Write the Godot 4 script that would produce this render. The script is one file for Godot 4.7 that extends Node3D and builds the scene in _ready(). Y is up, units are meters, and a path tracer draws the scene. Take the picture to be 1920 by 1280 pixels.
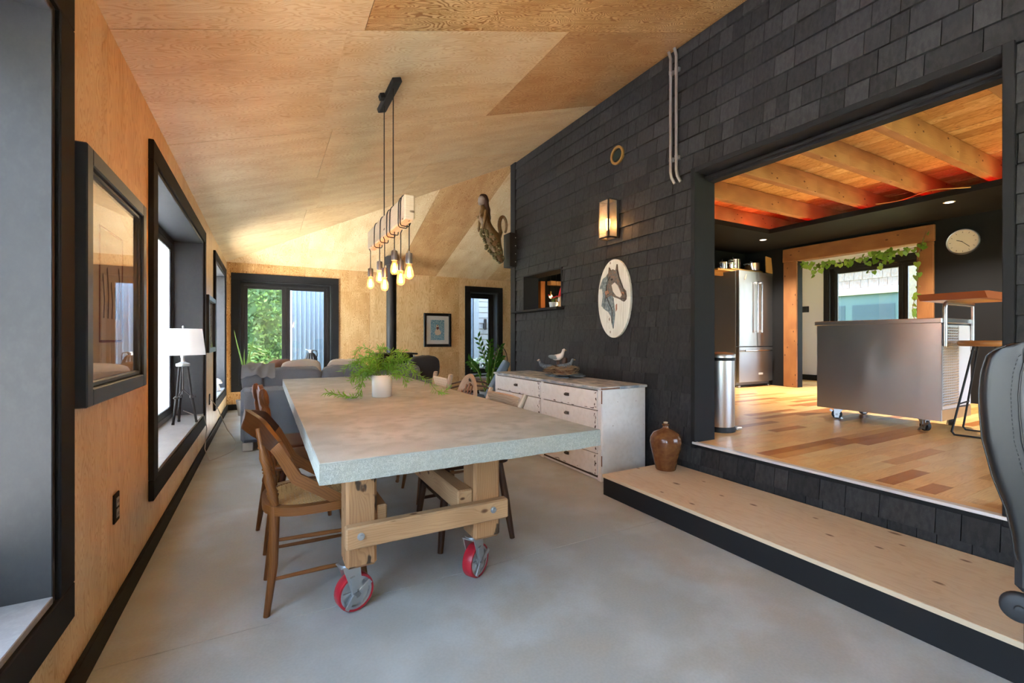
extends Node3D
# A dining room with a concrete table, seen towards a living room and, through an opening in a shingled wall, a kitchen.

var M := {}
var used := {}
var rng := RandomNumberGenerator.new()

# ---------------------------------------------------------------- geometry collector
class Geo:
	var v := PackedVector3Array()
	var n := PackedVector3Array()
	var t := PackedVector2Array()
	var ix := PackedInt32Array()
	var xf := Transform3D.IDENTITY

	func at(x: Transform3D) -> Geo:
		xf = x
		return self

	func vert(p: Vector3, nn: Vector3, uv: Vector2) -> int:
		v.append(xf * p)
		n.append((xf.basis * nn).normalized())
		t.append(uv)
		return v.size() - 1

	func face(a: int, b: int, c: int) -> void:
		var fn: Vector3 = (v[c] - v[a]).cross(v[b] - v[a])
		if fn.dot(n[a] + n[b] + n[c]) >= 0.0:
			ix.append(a); ix.append(b); ix.append(c)
		else:
			ix.append(a); ix.append(c); ix.append(b)

	func quad(a: Vector3, b: Vector3, c: Vector3, d: Vector3, nn: Vector3, ua: Vector2, ub: Vector2, uc: Vector2, ud: Vector2) -> void:
		var i := vert(a, nn, ua)
		vert(b, nn, ub); vert(c, nn, uc); vert(d, nn, ud)
		face(i, i + 1, i + 2); face(i, i + 2, i + 3)

	func uvof(p: Vector3, ax: int, grain: int, uo: Vector2) -> Vector2:
		var o := [0, 1, 2]
		o.erase(ax)
		var a: int = o[0]
		var b: int = o[1]
		if b == grain:
			var k := a; a = b; b = k
		return Vector2(p[a], p[b]) + uo

	# a plain or chamfered box from lo to hi; the texture's u runs along the grain axis
	func box(lo: Vector3, hi: Vector3, bev := 0.0, grain := 0, uo := Vector2.ZERO) -> Geo:
		var cc := (lo + hi) / 2.0
		var h := (hi - lo) / 2.0
		var b := minf(bev, minf(h.x, minf(h.y, h.z)) * 0.8)
		for ax in 3:
			var a1 := (ax + 1) % 3
			var a2 := (ax + 2) % 3
			for s in [-1.0, 1.0]:
				var q := []
				for k in [[-1, -1], [1, -1], [1, 1], [-1, 1]]:
					var p := Vector3.ZERO
					p[ax] = s * h[ax]; p[a1] = k[0] * (h[a1] - b); p[a2] = k[1] * (h[a2] - b)
					q.append(cc + p)
				var nn := Vector3.ZERO
				nn[ax] = s
				quad(q[0], q[1], q[2], q[3], nn, uvof(q[0], ax, grain, uo), uvof(q[1], ax, grain, uo), uvof(q[2], ax, grain, uo), uvof(q[3], ax, grain, uo))
		if b > 0.0:
			for ax in 3:
				var a1 := (ax + 1) % 3
				var a2 := (ax + 2) % 3
				for s1 in [-1.0, 1.0]:
					for s2 in [-1.0, 1.0]:
						var q := []
						for k in [[-1, 0], [1, 0], [1, 1], [-1, 1]]:
							var p := Vector3.ZERO
							p[ax] = k[0] * (h[ax] - b)
							if k[1] == 0:
								p[a1] = s1 * h[a1]; p[a2] = s2 * (h[a2] - b)
							else:
								p[a1] = s1 * (h[a1] - b); p[a2] = s2 * h[a2]
							q.append(cc + p)
						var nn := Vector3.ZERO
						nn[a1] = s1; nn[a2] = s2
						quad(q[0], q[1], q[2], q[3], nn.normalized(), uvof(q[0], a1, grain, uo), uvof(q[1], a1, grain, uo), uvof(q[2], a1, grain, uo), uvof(q[3], a1, grain, uo))
			for sx in [-1.0, 1.0]:
				for sy in [-1.0, 1.0]:
					for sz in [-1.0, 1.0]:
						var nn := Vector3(sx, sy, sz).normalized()
						var p0 := cc + Vector3(sx * h.x, sy * (h.y - b), sz * (h.z - b))
						var p1 := cc + Vector3(sx * (h.x - b), sy * h.y, sz * (h.z - b))
						var p2 := cc + Vector3(sx * (h.x - b), sy * (h.y - b), sz * h.z)
						var i := vert(p0, nn, uvof(p0, 0, grain, uo))
						vert(p1, nn, uvof(p1, 0, grain, uo)); vert(p2, nn, uvof(p2, 0, grain, uo))
						face(i, i + 1, i + 2)
		return self

	# a box of size s centred on c
	func cbox(c: Vector3, s: Vector3, bev := 0.0, grain := 0, uo := Vector2.ZERO) -> Geo:
		return box(c - s / 2.0, c + s / 2.0, bev, grain, uo)

	# a straight beam between two points with a w x h section (h along `up`)
	func beam(a: Vector3, b: Vector3, w: float, h: float, up := Vector3.UP, bev := 0.0) -> Geo:
		var keep := xf
		var x := (b - a).normalized()
		var z := x.cross(up).normalized()
		var y := z.cross(x)
		xf = keep * Transform3D(Basis(x, y, z), (a + b) / 2.0)
		cbox(Vector3.ZERO, Vector3((b - a).length(), h, w), bev, 0, Vector2(a.x + a.z, a.y))
		xf = keep
		return self

	# a round tube through pts; r is a number or an array of radii
	func tube(pts: Array, r, seg := 8, caps := true) -> Geo:
		var m := pts.size()
		var up := Vector3.UP
		var first: Vector3 = pts[1] - pts[0]
		if absf(first.normalized().dot(up)) > 0.9:
			up = Vector3.RIGHT
		var side := first.cross(up).normalized()
		var base := v.size()
		var run := 0.0
		for i in m:
			var d: Vector3
			if i == 0:
				d = pts[1] - pts[0]
			elif i == m - 1:
				d = pts[i] - pts[i - 1]
			else:
				d = (pts[i + 1] - pts[i]).normalized() + (pts[i] - pts[i - 1]).normalized()
			d = d.normalized()
			side = (side - d * side.dot(d)).normalized()
			var oth := d.cross(side)
			var rr: float = r[i] if r is Array else r
			if i > 0:
				run += (pts[i] - pts[i - 1]).length()
			var slope := 0.0
			if r is Array and i > 0 and i < m - 1:
				slope = clampf((r[i + 1] - r[i - 1]) / maxf((pts[i + 1] - pts[i - 1]).length(), 1e-5), -1.5, 1.5)
			for k in seg + 1:
				var a := TAU * k / seg
				var nn := side * cos(a) + oth * sin(a)
				vert(pts[i] + nn * rr, nn - d * slope, Vector2(run, a * maxf(rr, 0.004)))
		for i in m - 1:
			for k in seg:
				var p := base + i * (seg + 1) + k
				face(p, p + 1, p + seg + 2); face(p, p + seg + 2, p + seg + 1)
		if caps:
			for e in [0, m - 1]:
				var d: Vector3 = (pts[0] - pts[1]) if e == 0 else (pts[m - 1] - pts[m - 2])
				d = d.normalized()
				var c := vert(pts[e], d, Vector2.ZERO)
				var f := v.size()
				for k in seg:
					var q: int = base + e * (seg + 1) + k
					v.append(v[q]); n.append(n[c]); t.append(t[q])
				for k in seg:
					face(c, f + k, f + (k + 1) % seg)
		return self

	# a cylinder or cone between two points
	func cyl(a: Vector3, b: Vector3, r0: float, r1 := -1.0, seg := 12) -> Geo:
		return tube([a, b], [r0, r1 if r1 >= 0.0 else r0], seg)

	# a turned shape round the y axis of `fr`; prof is an array of Vector2(radius, height)
	func lathe(prof: Array, seg := 20, fr := Transform3D.IDENTITY) -> Geo:
		var keep := xf
		xf = keep * fr
		var m := prof.size()
		var run := 0.0
		for i in m - 1:
			var a: Vector2 = prof[i]
			var b: Vector2 = prof[i + 1]
			var d := b - a
			if d.length() < 1e-6:
				continue
			var na := Vector2(d.y, -d.x).normalized()
			var n0 := na
			var n1 := na
			if i > 0:
				var e: Vector2 = a - prof[i - 1]
				var ne := Vector2(e.y, -e.x).normalized()
				if e.length() > 1e-6 and ne.dot(na) > 0.6:
					n0 = (ne + na).normalized()
			if i < m - 2:
				var e: Vector2 = prof[i + 2] - b
				var ne := Vector2(e.y, -e.x).normalized()
				if e.length() > 1e-6 and ne.dot(na) > 0.6:
					n1 = (ne + na).normalized()
			var base := v.size()
			for k in seg + 1:
				var q := TAU * k / seg
				vert(Vector3(a.x * cos(q), a.y, a.x * sin(q)), Vector3(n0.x * cos(q), n0.y, n0.x * sin(q)), Vector2(run, q * 0.1))
				vert(Vector3(b.x * cos(q), b.y, b.x * sin(q)), Vector3(n1.x * cos(q), n1.y, n1.x * sin(q)), Vector2(run + d.length(), q * 0.1))
			for k in seg:
				var p := base + k * 2
				if a.x > 1e-5:
					face(p, p + 2, p + 3)
				if b.x > 1e-5:
					face(p, p + 3, p + 1)
			run += d.length()
		xf = keep
		return self

	func ball(c: Vector3, r: Vector3, seg := 14, rings := 8) -> Geo:
		var base := v.size()
		for i in rings + 1:
			var a := PI * i / rings
			for k in seg + 1:
				var b := TAU * k / seg
				var u := Vector3(sin(a) * cos(b), cos(a), sin(a) * sin(b))
				vert(c + u * r, (u / r).normalized(), Vector2(b * 0.1, a * 0.1))
		for i in rings:
			for k in seg:
				var p := base + i * (seg + 1) + k
				if i > 0:
					face(p, p + 1, p + seg + 2)
				if i < rings - 1:
					face(p, p + seg + 2, p + seg + 1)
		return self

	# a flat outline in the xy plane of `fr`, given thickness along z (centred)
	func extrude(poly: PackedVector2Array, depth: float, fr := Transform3D.IDENTITY) -> Geo:
		var keep := xf
		xf = keep * fr
		var tris := Geometry2D.triangulate_polygon(poly)
		for s in [-1.0, 1.0]:
			var base := v.size()
			for p in poly:
				vert(Vector3(p.x, p.y, s * depth / 2.0), Vector3(0, 0, s), p)
			for k in range(0, tris.size(), 3):
				face(base + tris[k], base + tris[k + 1], base + tris[k + 2])
		var cw := 1.0 if Geometry2D.is_polygon_clockwise(poly) else -1.0
		for k in poly.size():
			var a := poly[k]
			var b := poly[(k + 1) % poly.size()]
			var d := (b - a).normalized()
			var nn := Vector3(-d.y, d.x, 0) * cw
			quad(Vector3(a.x, a.y, -depth / 2), Vector3(b.x, b.y, -depth / 2), Vector3(b.x, b.y, depth / 2), Vector3(a.x, a.y, depth / 2), nn, a, b, b + Vector2(0.01, 0.01), a + Vector2(0.01, 0.01))
		xf = keep
		return self

	# a smooth sheet: fn(u, v) -> Vector3 for u, v in 0..1; normals from differences, turned by `flip`
	func sheet(fn: Callable, nu: int, nv: int, flip := 1.0, us := 1.0, vs := 1.0) -> Geo:
		var base := v.size()
		for i in nu + 1:
			for k in nv + 1:
				var a := float(i) / nu
				var b := float(k) / nv
				var e := 0.004
				var du: Vector3 = fn.call(a + e, b) - fn.call(a - e, b)
				var dv: Vector3 = fn.call(a, b + e) - fn.call(a, b - e)
				var nn := du.cross(dv) * flip
				if nn.length() < 1e-12:
					nn = Vector3.UP
				vert(fn.call(a, b), nn.normalized(), Vector2(a * us, b * vs))
		for i in nu:
			for k in nv:
				var p := base + i * (nv + 1) + k
				face(p, p + nv + 1, p + nv + 2); face(p, p + nv + 2, p + 1)
		return self

	# a rectangular strap bent along pts; `outs` are the directions of its broad face
	func strap(pts: Array, outs: Array, wid, thick: float) -> Geo:
		var m := pts.size()
		var rings := []
		for i in m:
			var d: Vector3 = (pts[mini(i + 1, m - 1)] - pts[maxi(i - 1, 0)]).normalized()
			var o: Vector3 = (outs[i] - d * outs[i].dot(d)).normalized()
			var s := d.cross(o)
			var w: float = wid[i] if wid is Array else wid
			rings.append([pts[i] + s * w / 2 + o * thick / 2, pts[i] - s * w / 2 + o * thick / 2, pts[i] - s * w / 2 - o * thick / 2, pts[i] + s * w / 2 - o * thick / 2, o, -s, -o, s])
		for f in 4:
			var base := v.size()
			var run := 0.0
			for i in m:
				if i > 0:
					run += (pts[i] - pts[i - 1]).length()
				vert(rings[i][f], rings[i][4 + f], Vector2(run, 0.0))
				vert(rings[i][(f + 1) % 4], rings[i][4 + f], Vector2(run, 0.05))
			for i in m - 1:
				var p := base + i * 2
				face(p, p + 1, p + 3); face(p, p + 3, p + 2)
		for e in [0, m - 1]:
			var d: Vector3 = (pts[0] - pts[1]) if e == 0 else (pts[m - 1] - pts[m - 2])
			var q: Array = rings[e]
			quad(q[0], q[1], q[2], q[3], d.normalized(), Vector2.ZERO, Vector2(0.05, 0), Vector2(0.05, 0.02), Vector2(0, 0.02))
		return self

	# a soft pillow of full size s, centred on c; e1 gives the roundness
	func pillow(c: Vector3, s: Vector3, e := 0.5, seed_ := 1, amp := 0.01, seg := 20) -> Geo:
		var nz := FastNoiseLite.new()
		nz.seed = seed_
		nz.frequency = 5.0
		var f := func(a: float, b: float) -> Vector3:
			var th := (a - 0.5) * PI
			var ph := b * TAU
			var ce := func(w: float) -> float: return signf(cos(w)) * pow(absf(cos(w)), e)
			var se := func(w: float) -> float: return signf(sin(w)) * pow(absf(sin(w)), e)
			var p := Vector3(ce.call(th) * ce.call(ph) * s.x / 2, se.call(th) * s.y / 2, ce.call(th) * se.call(ph) * s.z / 2)
			return c + p + p.normalized() * nz.get_noise_3d(p.x + c.x, p.y, p.z + c.z) * amp
		var base := v.size()
		var nu := seg
		var nv := seg * 2
		for i in nu + 1:
			for k in nv + 1:
				var a := float(i) / nu
				var b := float(k) / nv
				var aa := clampf(a, 0.02, 0.98)
				var du: Vector3 = f.call(aa + 0.01, b) - f.call(aa - 0.01, b)
				var dv: Vector3 = f.call(aa, b + 0.01) - f.call(aa, b - 0.01)
				var p: Vector3 = f.call(a, b)
				var nn := du.cross(dv).normalized()
				if nn.dot(p - c) < 0.0:
					nn = -nn
				if i == 0 or i == nu:
					nn = Vector3(0, signf(a - 0.5), 0)
				vert(p, nn, Vector2(p.x + p.y, p.z + p.y))
		for i in nu:
			for k in nv:
				var p := base + i * (nv + 1) + k
				face(p, p + nv + 1, p + nv + 2); face(p, p + nv + 2, p + 1)
		return self

	func mesh() -> ArrayMesh:
		var a := []
		a.resize(Mesh.ARRAY_MAX)
		a[Mesh.ARRAY_VERTEX] = v
		a[Mesh.ARRAY_NORMAL] = n
		a[Mesh.ARRAY_TEX_UV] = t
		a[Mesh.ARRAY_INDEX] = ix
		var m := ArrayMesh.new()
		m.add_surface_from_arrays(Mesh.PRIMITIVE_TRIANGLES, a)
		return m

# ---------------------------------------------------------------- naming
func numbered(called: String) -> String:
	var k: int = used.get(called, 0)
	used[called] = k + 1
	return called if k == 0 else "%s_%03d" % [called, k]

func thing(called: String, label: String, category: String, where := Vector3.ZERO, turn := 0.0, group := "") -> Node3D:
	var o := Node3D.new()
	o.name = numbered(called)
	add_child(o, true)
	o.position = where
	o.rotation.y = turn
	o.set_meta("label", label)
	o.set_meta("category", category)
	if group:
		o.set_meta("group", group)
	return o

func obj(called: String, g, m: Material, parent: Node = null) -> MeshInstance3D:
	var o := MeshInstance3D.new()
	o.mesh = g.mesh() if g is Geo else g
	o.material_override = m
	o.name = called if parent else numbered(called)
	(parent if parent else self).add_child(o, true)
	return o

func tag(o: Node, label: String, category: String, group := "") -> Node:
	o.set_meta("label", label)
	o.set_meta("category", category)
	if group:
		o.set_meta("group", group)
	return o

func struct(called: String, g, m: Material, label := "") -> MeshInstance3D:
	var o := obj(called, g, m)
	o.set_meta("kind", "structure")
	if label:
		o.set_meta("label", label)
	return o

func stuff(called: String, g, m: Material, parent: Node) -> MeshInstance3D:
	var o := obj(called, g, m, parent)
	o.set_meta("kind", "stuff")
	return o

func G() -> Geo:
	return Geo.new()

func T(p: Vector3, ry := 0.0) -> Transform3D:
	return Transform3D(Basis(Vector3.UP, ry), p)

func copy(o: Node3D, label: String, where: Vector3, turn := 0.0) -> Node3D:
	var c: Node3D = o.duplicate()
	var s := String(o.name)
	var rx := RegEx.create_from_string("_[0-9]{3}$")
	c.name = numbered(rx.sub(s, ""))
	add_child(c, true)
	c.position = where
	c.rotation.y = turn
	c.set_meta("label", label)
	return c

# ---------------------------------------------------------------- materials
func mat(called: String, col: Color, rough := 0.7, metal := 0.0, tex: Texture2D = null, sc := Vector3.ONE, tri := false) -> StandardMaterial3D:
	var m := StandardMaterial3D.new()
	m.albedo_color = col
	m.roughness = rough
	m.metallic = metal
	if tex:
		m.albedo_texture = tex
		m.uv1_scale = sc
		if tri:
			m.uv1_triplanar = true
			m.uv1_world_triplanar = true
	m.resource_name = called
	M[called] = m
	return m

func bump(m: StandardMaterial3D, tex: Texture2D, depth: float) -> StandardMaterial3D:
	m.heightmap_enabled = true
	m.heightmap_texture = tex
	m.heightmap_scale = depth
	return m

func noise(sd: int, fr: float, oct := 4, type := FastNoiseLite.TYPE_SIMPLEX_SMOOTH) -> FastNoiseLite:
	var q := FastNoiseLite.new()
	q.seed = sd
	q.frequency = fr
	q.noise_type = type
	q.fractal_octaves = oct
	return q

func noise_bytes(sd: int, fr: float, oct: int, w: int, h: int, sx := 1.0, sy := 1.0) -> PackedByteArray:
	var q := noise(sd, fr, oct)
	var im := q.get_image(maxi(8, int(w * sx)), maxi(8, int(h * sy)), false, false, true)
	im.convert(Image.FORMAT_L8)
	if im.get_width() != w or im.get_height() != h:
		im.resize(w, h, Image.INTERPOLATE_CUBIC)
	return im.get_data()

# a square of noise whose edges meet, by fading a margin into the far side
func seamless(nz: FastNoiseLite, s: int) -> PackedByteArray:
	var m := s / 4
	var w := s + m
	var im := nz.get_image(w, w, false, false, true)
	im.convert(Image.FORMAT_L8)
	var a := im.get_data()
	for y in w:
		for x in m:
			var k := float(x) / m
			a[y * w + x] = int(lerpf(a[y * w + x + s], a[y * w + x], k))
	for y in m:
		var k := float(y) / m
		for x in s:
			a[y * w + x] = int(lerpf(a[(y + s) * w + x], a[y * w + x], k))
	var out := PackedByteArray()
	for y in s:
		out.append_array(a.slice(y * w, y * w + s))
	return out

func tex_from(data: PackedByteArray, w: int, h: int, fmt := Image.FORMAT_RGB8) -> ImageTexture:
	return ImageTexture.create_from_image(Image.create_from_data(w, h, false, fmt, data))

# wood with growth-ring figure; u runs along the grain. wav: how wavy, rings: lines across the texture
func wood_tex(sd: int, w: int, h: int, rings: float, wav: float, c0: Color, c1: Color, contrast := 1.0, knots := 0, stain := 0.0) -> ImageTexture:
	var nb := noise_bytes(sd, 0.012, 3, w, h, 0.22, 1.0)
	var nf := noise_bytes(sd + 7, 0.10, 2, w, h, 0.06, 1.0)
	var ns := noise_bytes(sd + 13, 0.006, 2, w, h, 0.5, 1.0)
	var nt := noise_bytes(sd + 23, 0.014, 4, w, h, 0.35, 1.0)
	var out := PackedByteArray()
	out.resize(w * h * 3)
	var kn := []
	var r := RandomNumberGenerator.new()
	r.seed = sd
	for k in knots:
		kn.append([r.randf() * w, r.randf() * h, r.randf_range(4.0, 9.0)])
	var i := 0
	for y in h:
		for x in w:
			var q := float(y) / h * rings + (nb[i] / 255.0 - 0.5) * wav
			var kd := 0.0
			for k in kn:
				var dx: float = (x - k[0]) * 0.5
				var dy: float = y - k[1]
				var d2 := dx * dx + dy * dy
				var rr: float = k[2] * k[2]
				if d2 < rr * 30.0:
					q += 2.2 * exp(-d2 / (rr * 5.0))
					if d2 < rr:
						kd = maxf(kd, 1.0 - d2 / rr)
			var f := q - floorf(q)
			var line := smoothstep(0.4, 0.88, f) * (1.0 - smoothstep(0.88, 1.0, f))
			var s := clampf(line * 0.85 * contrast + (nf[i] / 255.0 - 0.5) * 0.35 * contrast + (ns[i] / 255.0 - 0.5) * 0.5 + 0.18, 0.0, 1.0)
			s = maxf(s, kd * 1.0)
			var c := c0.lerp(c1, s)
			if stain > 0.0:
				c = c.lerp(Color(0.16, 0.13, 0.11), smoothstep(1.0 - stain, 1.08 - stain, nt[i] / 255.0) * 0.75)
			if kd > 0.0:
				c = c.lerp(Color(0.25, 0.14, 0.07), kd * 0.6)
			out[i * 3] = int(c.r * 255.0); out[i * 3 + 1] = int(c.g * 255.0); out[i * 3 + 2] = int(c.b * 255.0)
			i += 1
	return tex_from(out, w, h)

# blotchy mineral or paint: two noises mixed between three colours, with specks
func mottle_tex(sd: int, s: int, fa: float, fb: float, c0: Color, c1: Color, c2: Color, fine := 0.12) -> ImageTexture:
	var ab := seamless(noise(sd, fa, 5), s)
	var bb := seamless(noise(sd + 3, fb, 4), s)
	var db := seamless(noise(sd + 5, 0.2, 2), s)
	var out := PackedByteArray()
	out.resize(s * s * 3)
	for i in s * s:
		var c := c0.lerp(c1, smoothstep(0.25, 0.75, ab[i] / 255.0)).lerp(c2, smoothstep(0.3, 1.0, bb[i] / 255.0))
		var k := 1.0 + (db[i] / 255.0 - 0.5) * fine
		out[i * 3] = int(clampf(c.r * k, 0, 1) * 255.0); out[i * 3 + 1] = int(clampf(c.g * k, 0, 1) * 255.0); out[i * 3 + 2] = int(clampf(c.b * k, 0, 1) * 255.0)
	return tex_from(out, s, s)

func grey_tex(sd: int, s: int, fr: float, oct: int, lo := 0.0, hi := 1.0) -> ImageTexture:
	var b := seamless(noise(sd, fr, oct), s)
	for i in b.size():
		b[i] = int(clampf(smoothstep(lo, hi, b[i] / 255.0), 0, 1) * 255.0)
	return tex_from(b, s, s, Image.FORMAT_L8)

func srgb(r: int, g: int, b: int) -> Color:
	return Color(r / 255.0, g / 255.0, b / 255.0)

# ---------------------------------------------------------------- the place
const XL := -0.52
const XR := 2.78
const ZF := -8.2
const ZB := 2.4
const EAVE := 2.28
const SX := 0.318
const SZ := 0.34
const ZC := -5.11
const YK := 0.342
const XK := 7.29

func cy(x: float, z: float) -> float:
	return minf(EAVE + SX * (x - XL), EAVE + SZ * (z - ZF))

func _ready() -> void:
	rng.seed = 20
	camera_and_sky()
	materials()
	small_mats()
	dining_shell()
	shingles()
	kitchen_shell()
	outside()
	table()
	chairs()
	dining_things()
	pendant()
	living()
	kitchen_things()
	near_chair()

func camera_and_sky() -> void:
	var cam := Camera3D.new()
	cam.name = "camera"
	cam.projection = Camera3D.PROJECTION_FRUSTUM
	cam.near = 0.05
	cam.far = 200.0
	cam.size = 2.0 * 0.05 * 640.0 / 850.0
	cam.frustum_offset = Vector2(0, -5.0 / 850.0 * 0.05)
	cam.position = Vector3(0, 1.10, 0)
	cam.rotation_degrees = Vector3(0, -28.577, 0)
	add_child(cam)
	cam.current = true
	var sk := ProceduralSkyMaterial.new()
	sk.sky_top_color = Color(0.76, 0.87, 1.0)
	sk.sky_horizon_color = Color(0.87, 0.94, 1.0)
	sk.ground_bottom_color = Color(0.5, 0.5, 0.48)
	sk.ground_horizon_color = Color(0.8, 0.8, 0.8)
	sk.energy_multiplier = 1.0
	var sky := Sky.new()
	sky.sky_material = sk
	var e := Environment.new()
	e.background_mode = Environment.BG_SKY
	e.sky = sky
	e.background_energy_multiplier = 1.0
	e.tonemap_mode = Environment.TONE_MAPPER_LINEAR
	e.tonemap_exposure = 27.0
	e.sdfgi_enabled = true
	e.ssao_enabled = true
	e.ssil_enabled = true
	# a high sun beyond the far end of the house: it lights the terrace outside the left windows
	var sun := DirectionalLight3D.new()
	sun.name = "sun"
	sun.light_color = Color(1.0, 0.97, 0.94)
	sun.light_energy = 3.0
	sun.light_angular_distance = 1.0
	sun.shadow_enabled = true
	sun.sky_mode = DirectionalLight3D.SKY_MODE_LIGHT_ONLY
	sun.rotation_degrees = Vector3(-52, 180, 0)
	add_child(sun)
	var we := WorldEnvironment.new()
	we.name = "environment"
	we.environment = e
	add_child(we)

func lamp_omni(parent: Node, where: Vector3, col: Color, energy: float, size: float) -> void:
	var l := OmniLight3D.new()
	l.name = "glow"
	l.light_color = col
	l.light_energy = energy
	l.light_size = size
	l.omni_range = 14.0
	l.omni_attenuation = 2.0
	l.shadow_enabled = true
	parent.add_child(l, true)
	l.position = where

func glow_mat(called: String, col: Color, e: float) -> StandardMaterial3D:
	var m := mat(called, col, 0.4)
	m.emission_enabled = true
	m.emission = col
	m.emission_energy_multiplier = e
	return m

func materials() -> void:
	var ply_a := wood_tex(11, 1280, 640, 16.0, 15.0, srgb(240, 216, 172), srgb(206, 163, 106), 0.6)
	var ply_b := wood_tex(29, 1280, 640, 14.0, 16.0, srgb(236, 207, 156), srgb(192, 143, 86), 0.9)
	var ply_c := wood_tex(57, 1024, 512, 26.0, 8.0, srgb(240, 213, 166), srgb(208, 166, 110), 0.6)
	var ply_d := wood_tex(83, 1280, 640, 10.0, 20.0, srgb(232, 197, 138), srgb(168, 114, 56), 1.2)
	var ps := Vector3(1.0 / 2.44, 1.0 / 1.22, 1)
	for k in [["ply_a", ply_a, Color(1, 1, 1)], ["ply_b", ply_b, Color(1, 0.98, 0.96)], ["ply_c", ply_c, Color(1, 0.98, 0.96)], ["ply_d", ply_d, Color(1, 1, 1)], ["ply_dark", ply_b, Color(0.9, 0.84, 0.78)], ["ply_pale", ply_c, Color(1.0, 1.0, 1.0)]]:
		mat(k[0], k[2], 0.42, 0.0, k[1], ps)
	var tread := wood_tex(101, 1024, 512, 12.0, 5.0, srgb(234, 219, 196), srgb(216, 192, 162), 0.45, 20)
	mat("ply_tread", Color(0.93, 0.92, 0.9), 0.5, 0.0, tread, Vector3(1.0 / 2.0, 1.0 / 1.0, 1))
	mat("ply_edge", srgb(206, 190, 160), 0.7)
	# concrete
	var conc := mottle_tex(5, 1024, 0.005, 0.008, srgb(204, 206, 205), srgb(188, 189, 186), srgb(190, 186, 178), 0.06)
	var concb := grey_tex(9, 512, 0.03, 4)
	var fl := mat("concrete_floor", Color(0.91, 0.93, 0.94), 0.4, 0.0, conc, Vector3(0.36, 0.36, 0.36), true)
	mat("joint_grout", srgb(232, 232, 228), 0.9)
	var tc := mottle_tex(15, 1024, 0.004, 0.012, srgb(196, 198, 193), srgb(180, 182, 177), srgb(168, 170, 165), 0.08)
	mat("concrete_top", Color(0.9, 0.93, 0.93), 0.6, 0.0, tc, Vector3(0.7, 0.7, 0.7), true)
	var ts := mottle_tex(16, 512, 0.05, 0.12, srgb(196, 198, 193), srgb(180, 182, 177), srgb(168, 170, 165), 0.2)
	bump(mat("concrete_side", Color(0.9, 0.93, 0.93), 0.8, 0.0, ts, Vector3(2.2, 2.2, 2.2), true), ts, 0.5)
	# black paint
	var pb := grey_tex(33, 512, 0.02, 5)
	var bp := mottle_tex(31, 512, 0.02, 0.03, srgb(66, 66, 67), srgb(56, 56, 57), srgb(74, 73, 73), 0.14)
	for k in [["shingle_a", 0.86], ["shingle_b", 0.81], ["shingle_c", 0.92], ["shingle_d", 0.76]]:
		var m := mat(k[0], Color(k[1], k[1], k[1]), 0.5, 0.0, bp, Vector3(2.6, 1.1, 2.6), true)
		m.metallic_specular = 0.25
		m.roughness = 0.65
	mat("black_trim", srgb(34, 34, 35), 0.42)
	for k in ["black_trim"]:
		M[k].metallic_specular = 0.3
		M[k].roughness = 0.7
	mat("black_matt", srgb(26, 26, 27), 0.6)
	mat("black_core", srgb(20, 20, 20), 0.8)
	mat("black_wall", srgb(32, 33, 35), 0.6)
	M.black_wall.metallic_specular = 0.2
	mat("grey_reveal", Color(1, 1, 1), 0.5, 0.0, mottle_tex(35, 512, 0.012, 0.05, srgb(50, 50, 51), srgb(47, 47, 48), srgb(53, 53, 53), 0.05), Vector3(1.2, 0.7, 1.2), true)
	mat("grey_sill", Color(1, 1, 1), 0.5, 0.0, mottle_tex(36, 512, 0.012, 0.05, srgb(150, 149, 148), srgb(142, 141, 140), srgb(156, 154, 152), 0.05), Vector3(1.2, 1.2, 1.2), true)
	mat("black_frame", srgb(34, 34, 36), 0.35)
	mat("white_paint", srgb(226, 226, 228), 0.6)
	mat("house_core", srgb(70, 54, 38), 0.8)
	var gl := mat("pane_clear", Color(0.03, 0.035, 0.04, 0.06), 0.0)
	gl.transparency = BaseMaterial3D.TRANSPARENCY_ALPHA
	var gt := mat("pane_tinted", Color(0.02, 0.025, 0.03, 0.36), 0.0)
	gt.transparency = BaseMaterial3D.TRANSPARENCY_ALPHA
	var bl := mat("blind_cloth", srgb(232, 232, 230), 0.9)
	bl.backlight_enabled = true
	bl.backlight = Color(0.85, 0.85, 0.85)
	mat("steel", srgb(214, 216, 218), 0.34, 1.0)
	mat("steel_dark", srgb(160, 162, 166), 0.36, 1.0)
	mat("chrome", srgb(225, 226, 228), 0.12, 1.0)
	mat("zinc", srgb(190, 196, 200), 0.38, 0.9)
	mat("aluminium", srgb(226, 226, 226), 0.4, 0.3)
	# woods
	var oak := wood_tex(141, 512, 256, 34.0, 3.0, srgb(160, 112, 66), srgb(120, 78, 42), 0.6)
	mat("oak", Color(0.82, 0.76, 0.68), 0.38, 0.0, oak, Vector3(1.6, 3.2, 1))
	mat("oak_dark", Color(0.45, 0.38, 0.32), 0.38, 0.0, oak, Vector3(1.6, 3.2, 1))
	mat("oak_red", Color(0.6, 0.42, 0.34), 0.4, 0.0, oak, Vector3(1.6, 3.2, 1))
	mat("oak_grey", Color(1, 1, 1), 0.4, 0.0, wood_tex(143, 512, 256, 30.0, 3.0, srgb(176, 160, 138), srgb(134, 116, 94), 0.6), Vector3(1.6, 3.2, 1))
	var tim := wood_tex(151, 1024, 256, 34.0, 3.0, srgb(202, 168, 130), srgb(150, 112, 78), 0.28, 8)
	var tims := wood_tex(152, 1024, 256, 34.0, 3.0, srgb(190, 152, 112), srgb(134, 96, 64), 0.32, 6, 0.24)
	bump(mat("timber_stained", Color(0.95, 0.92, 0.88), 0.75, 0.0, tims, Vector3(0.8, 2.4, 1)), tims, 0.25)
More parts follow.
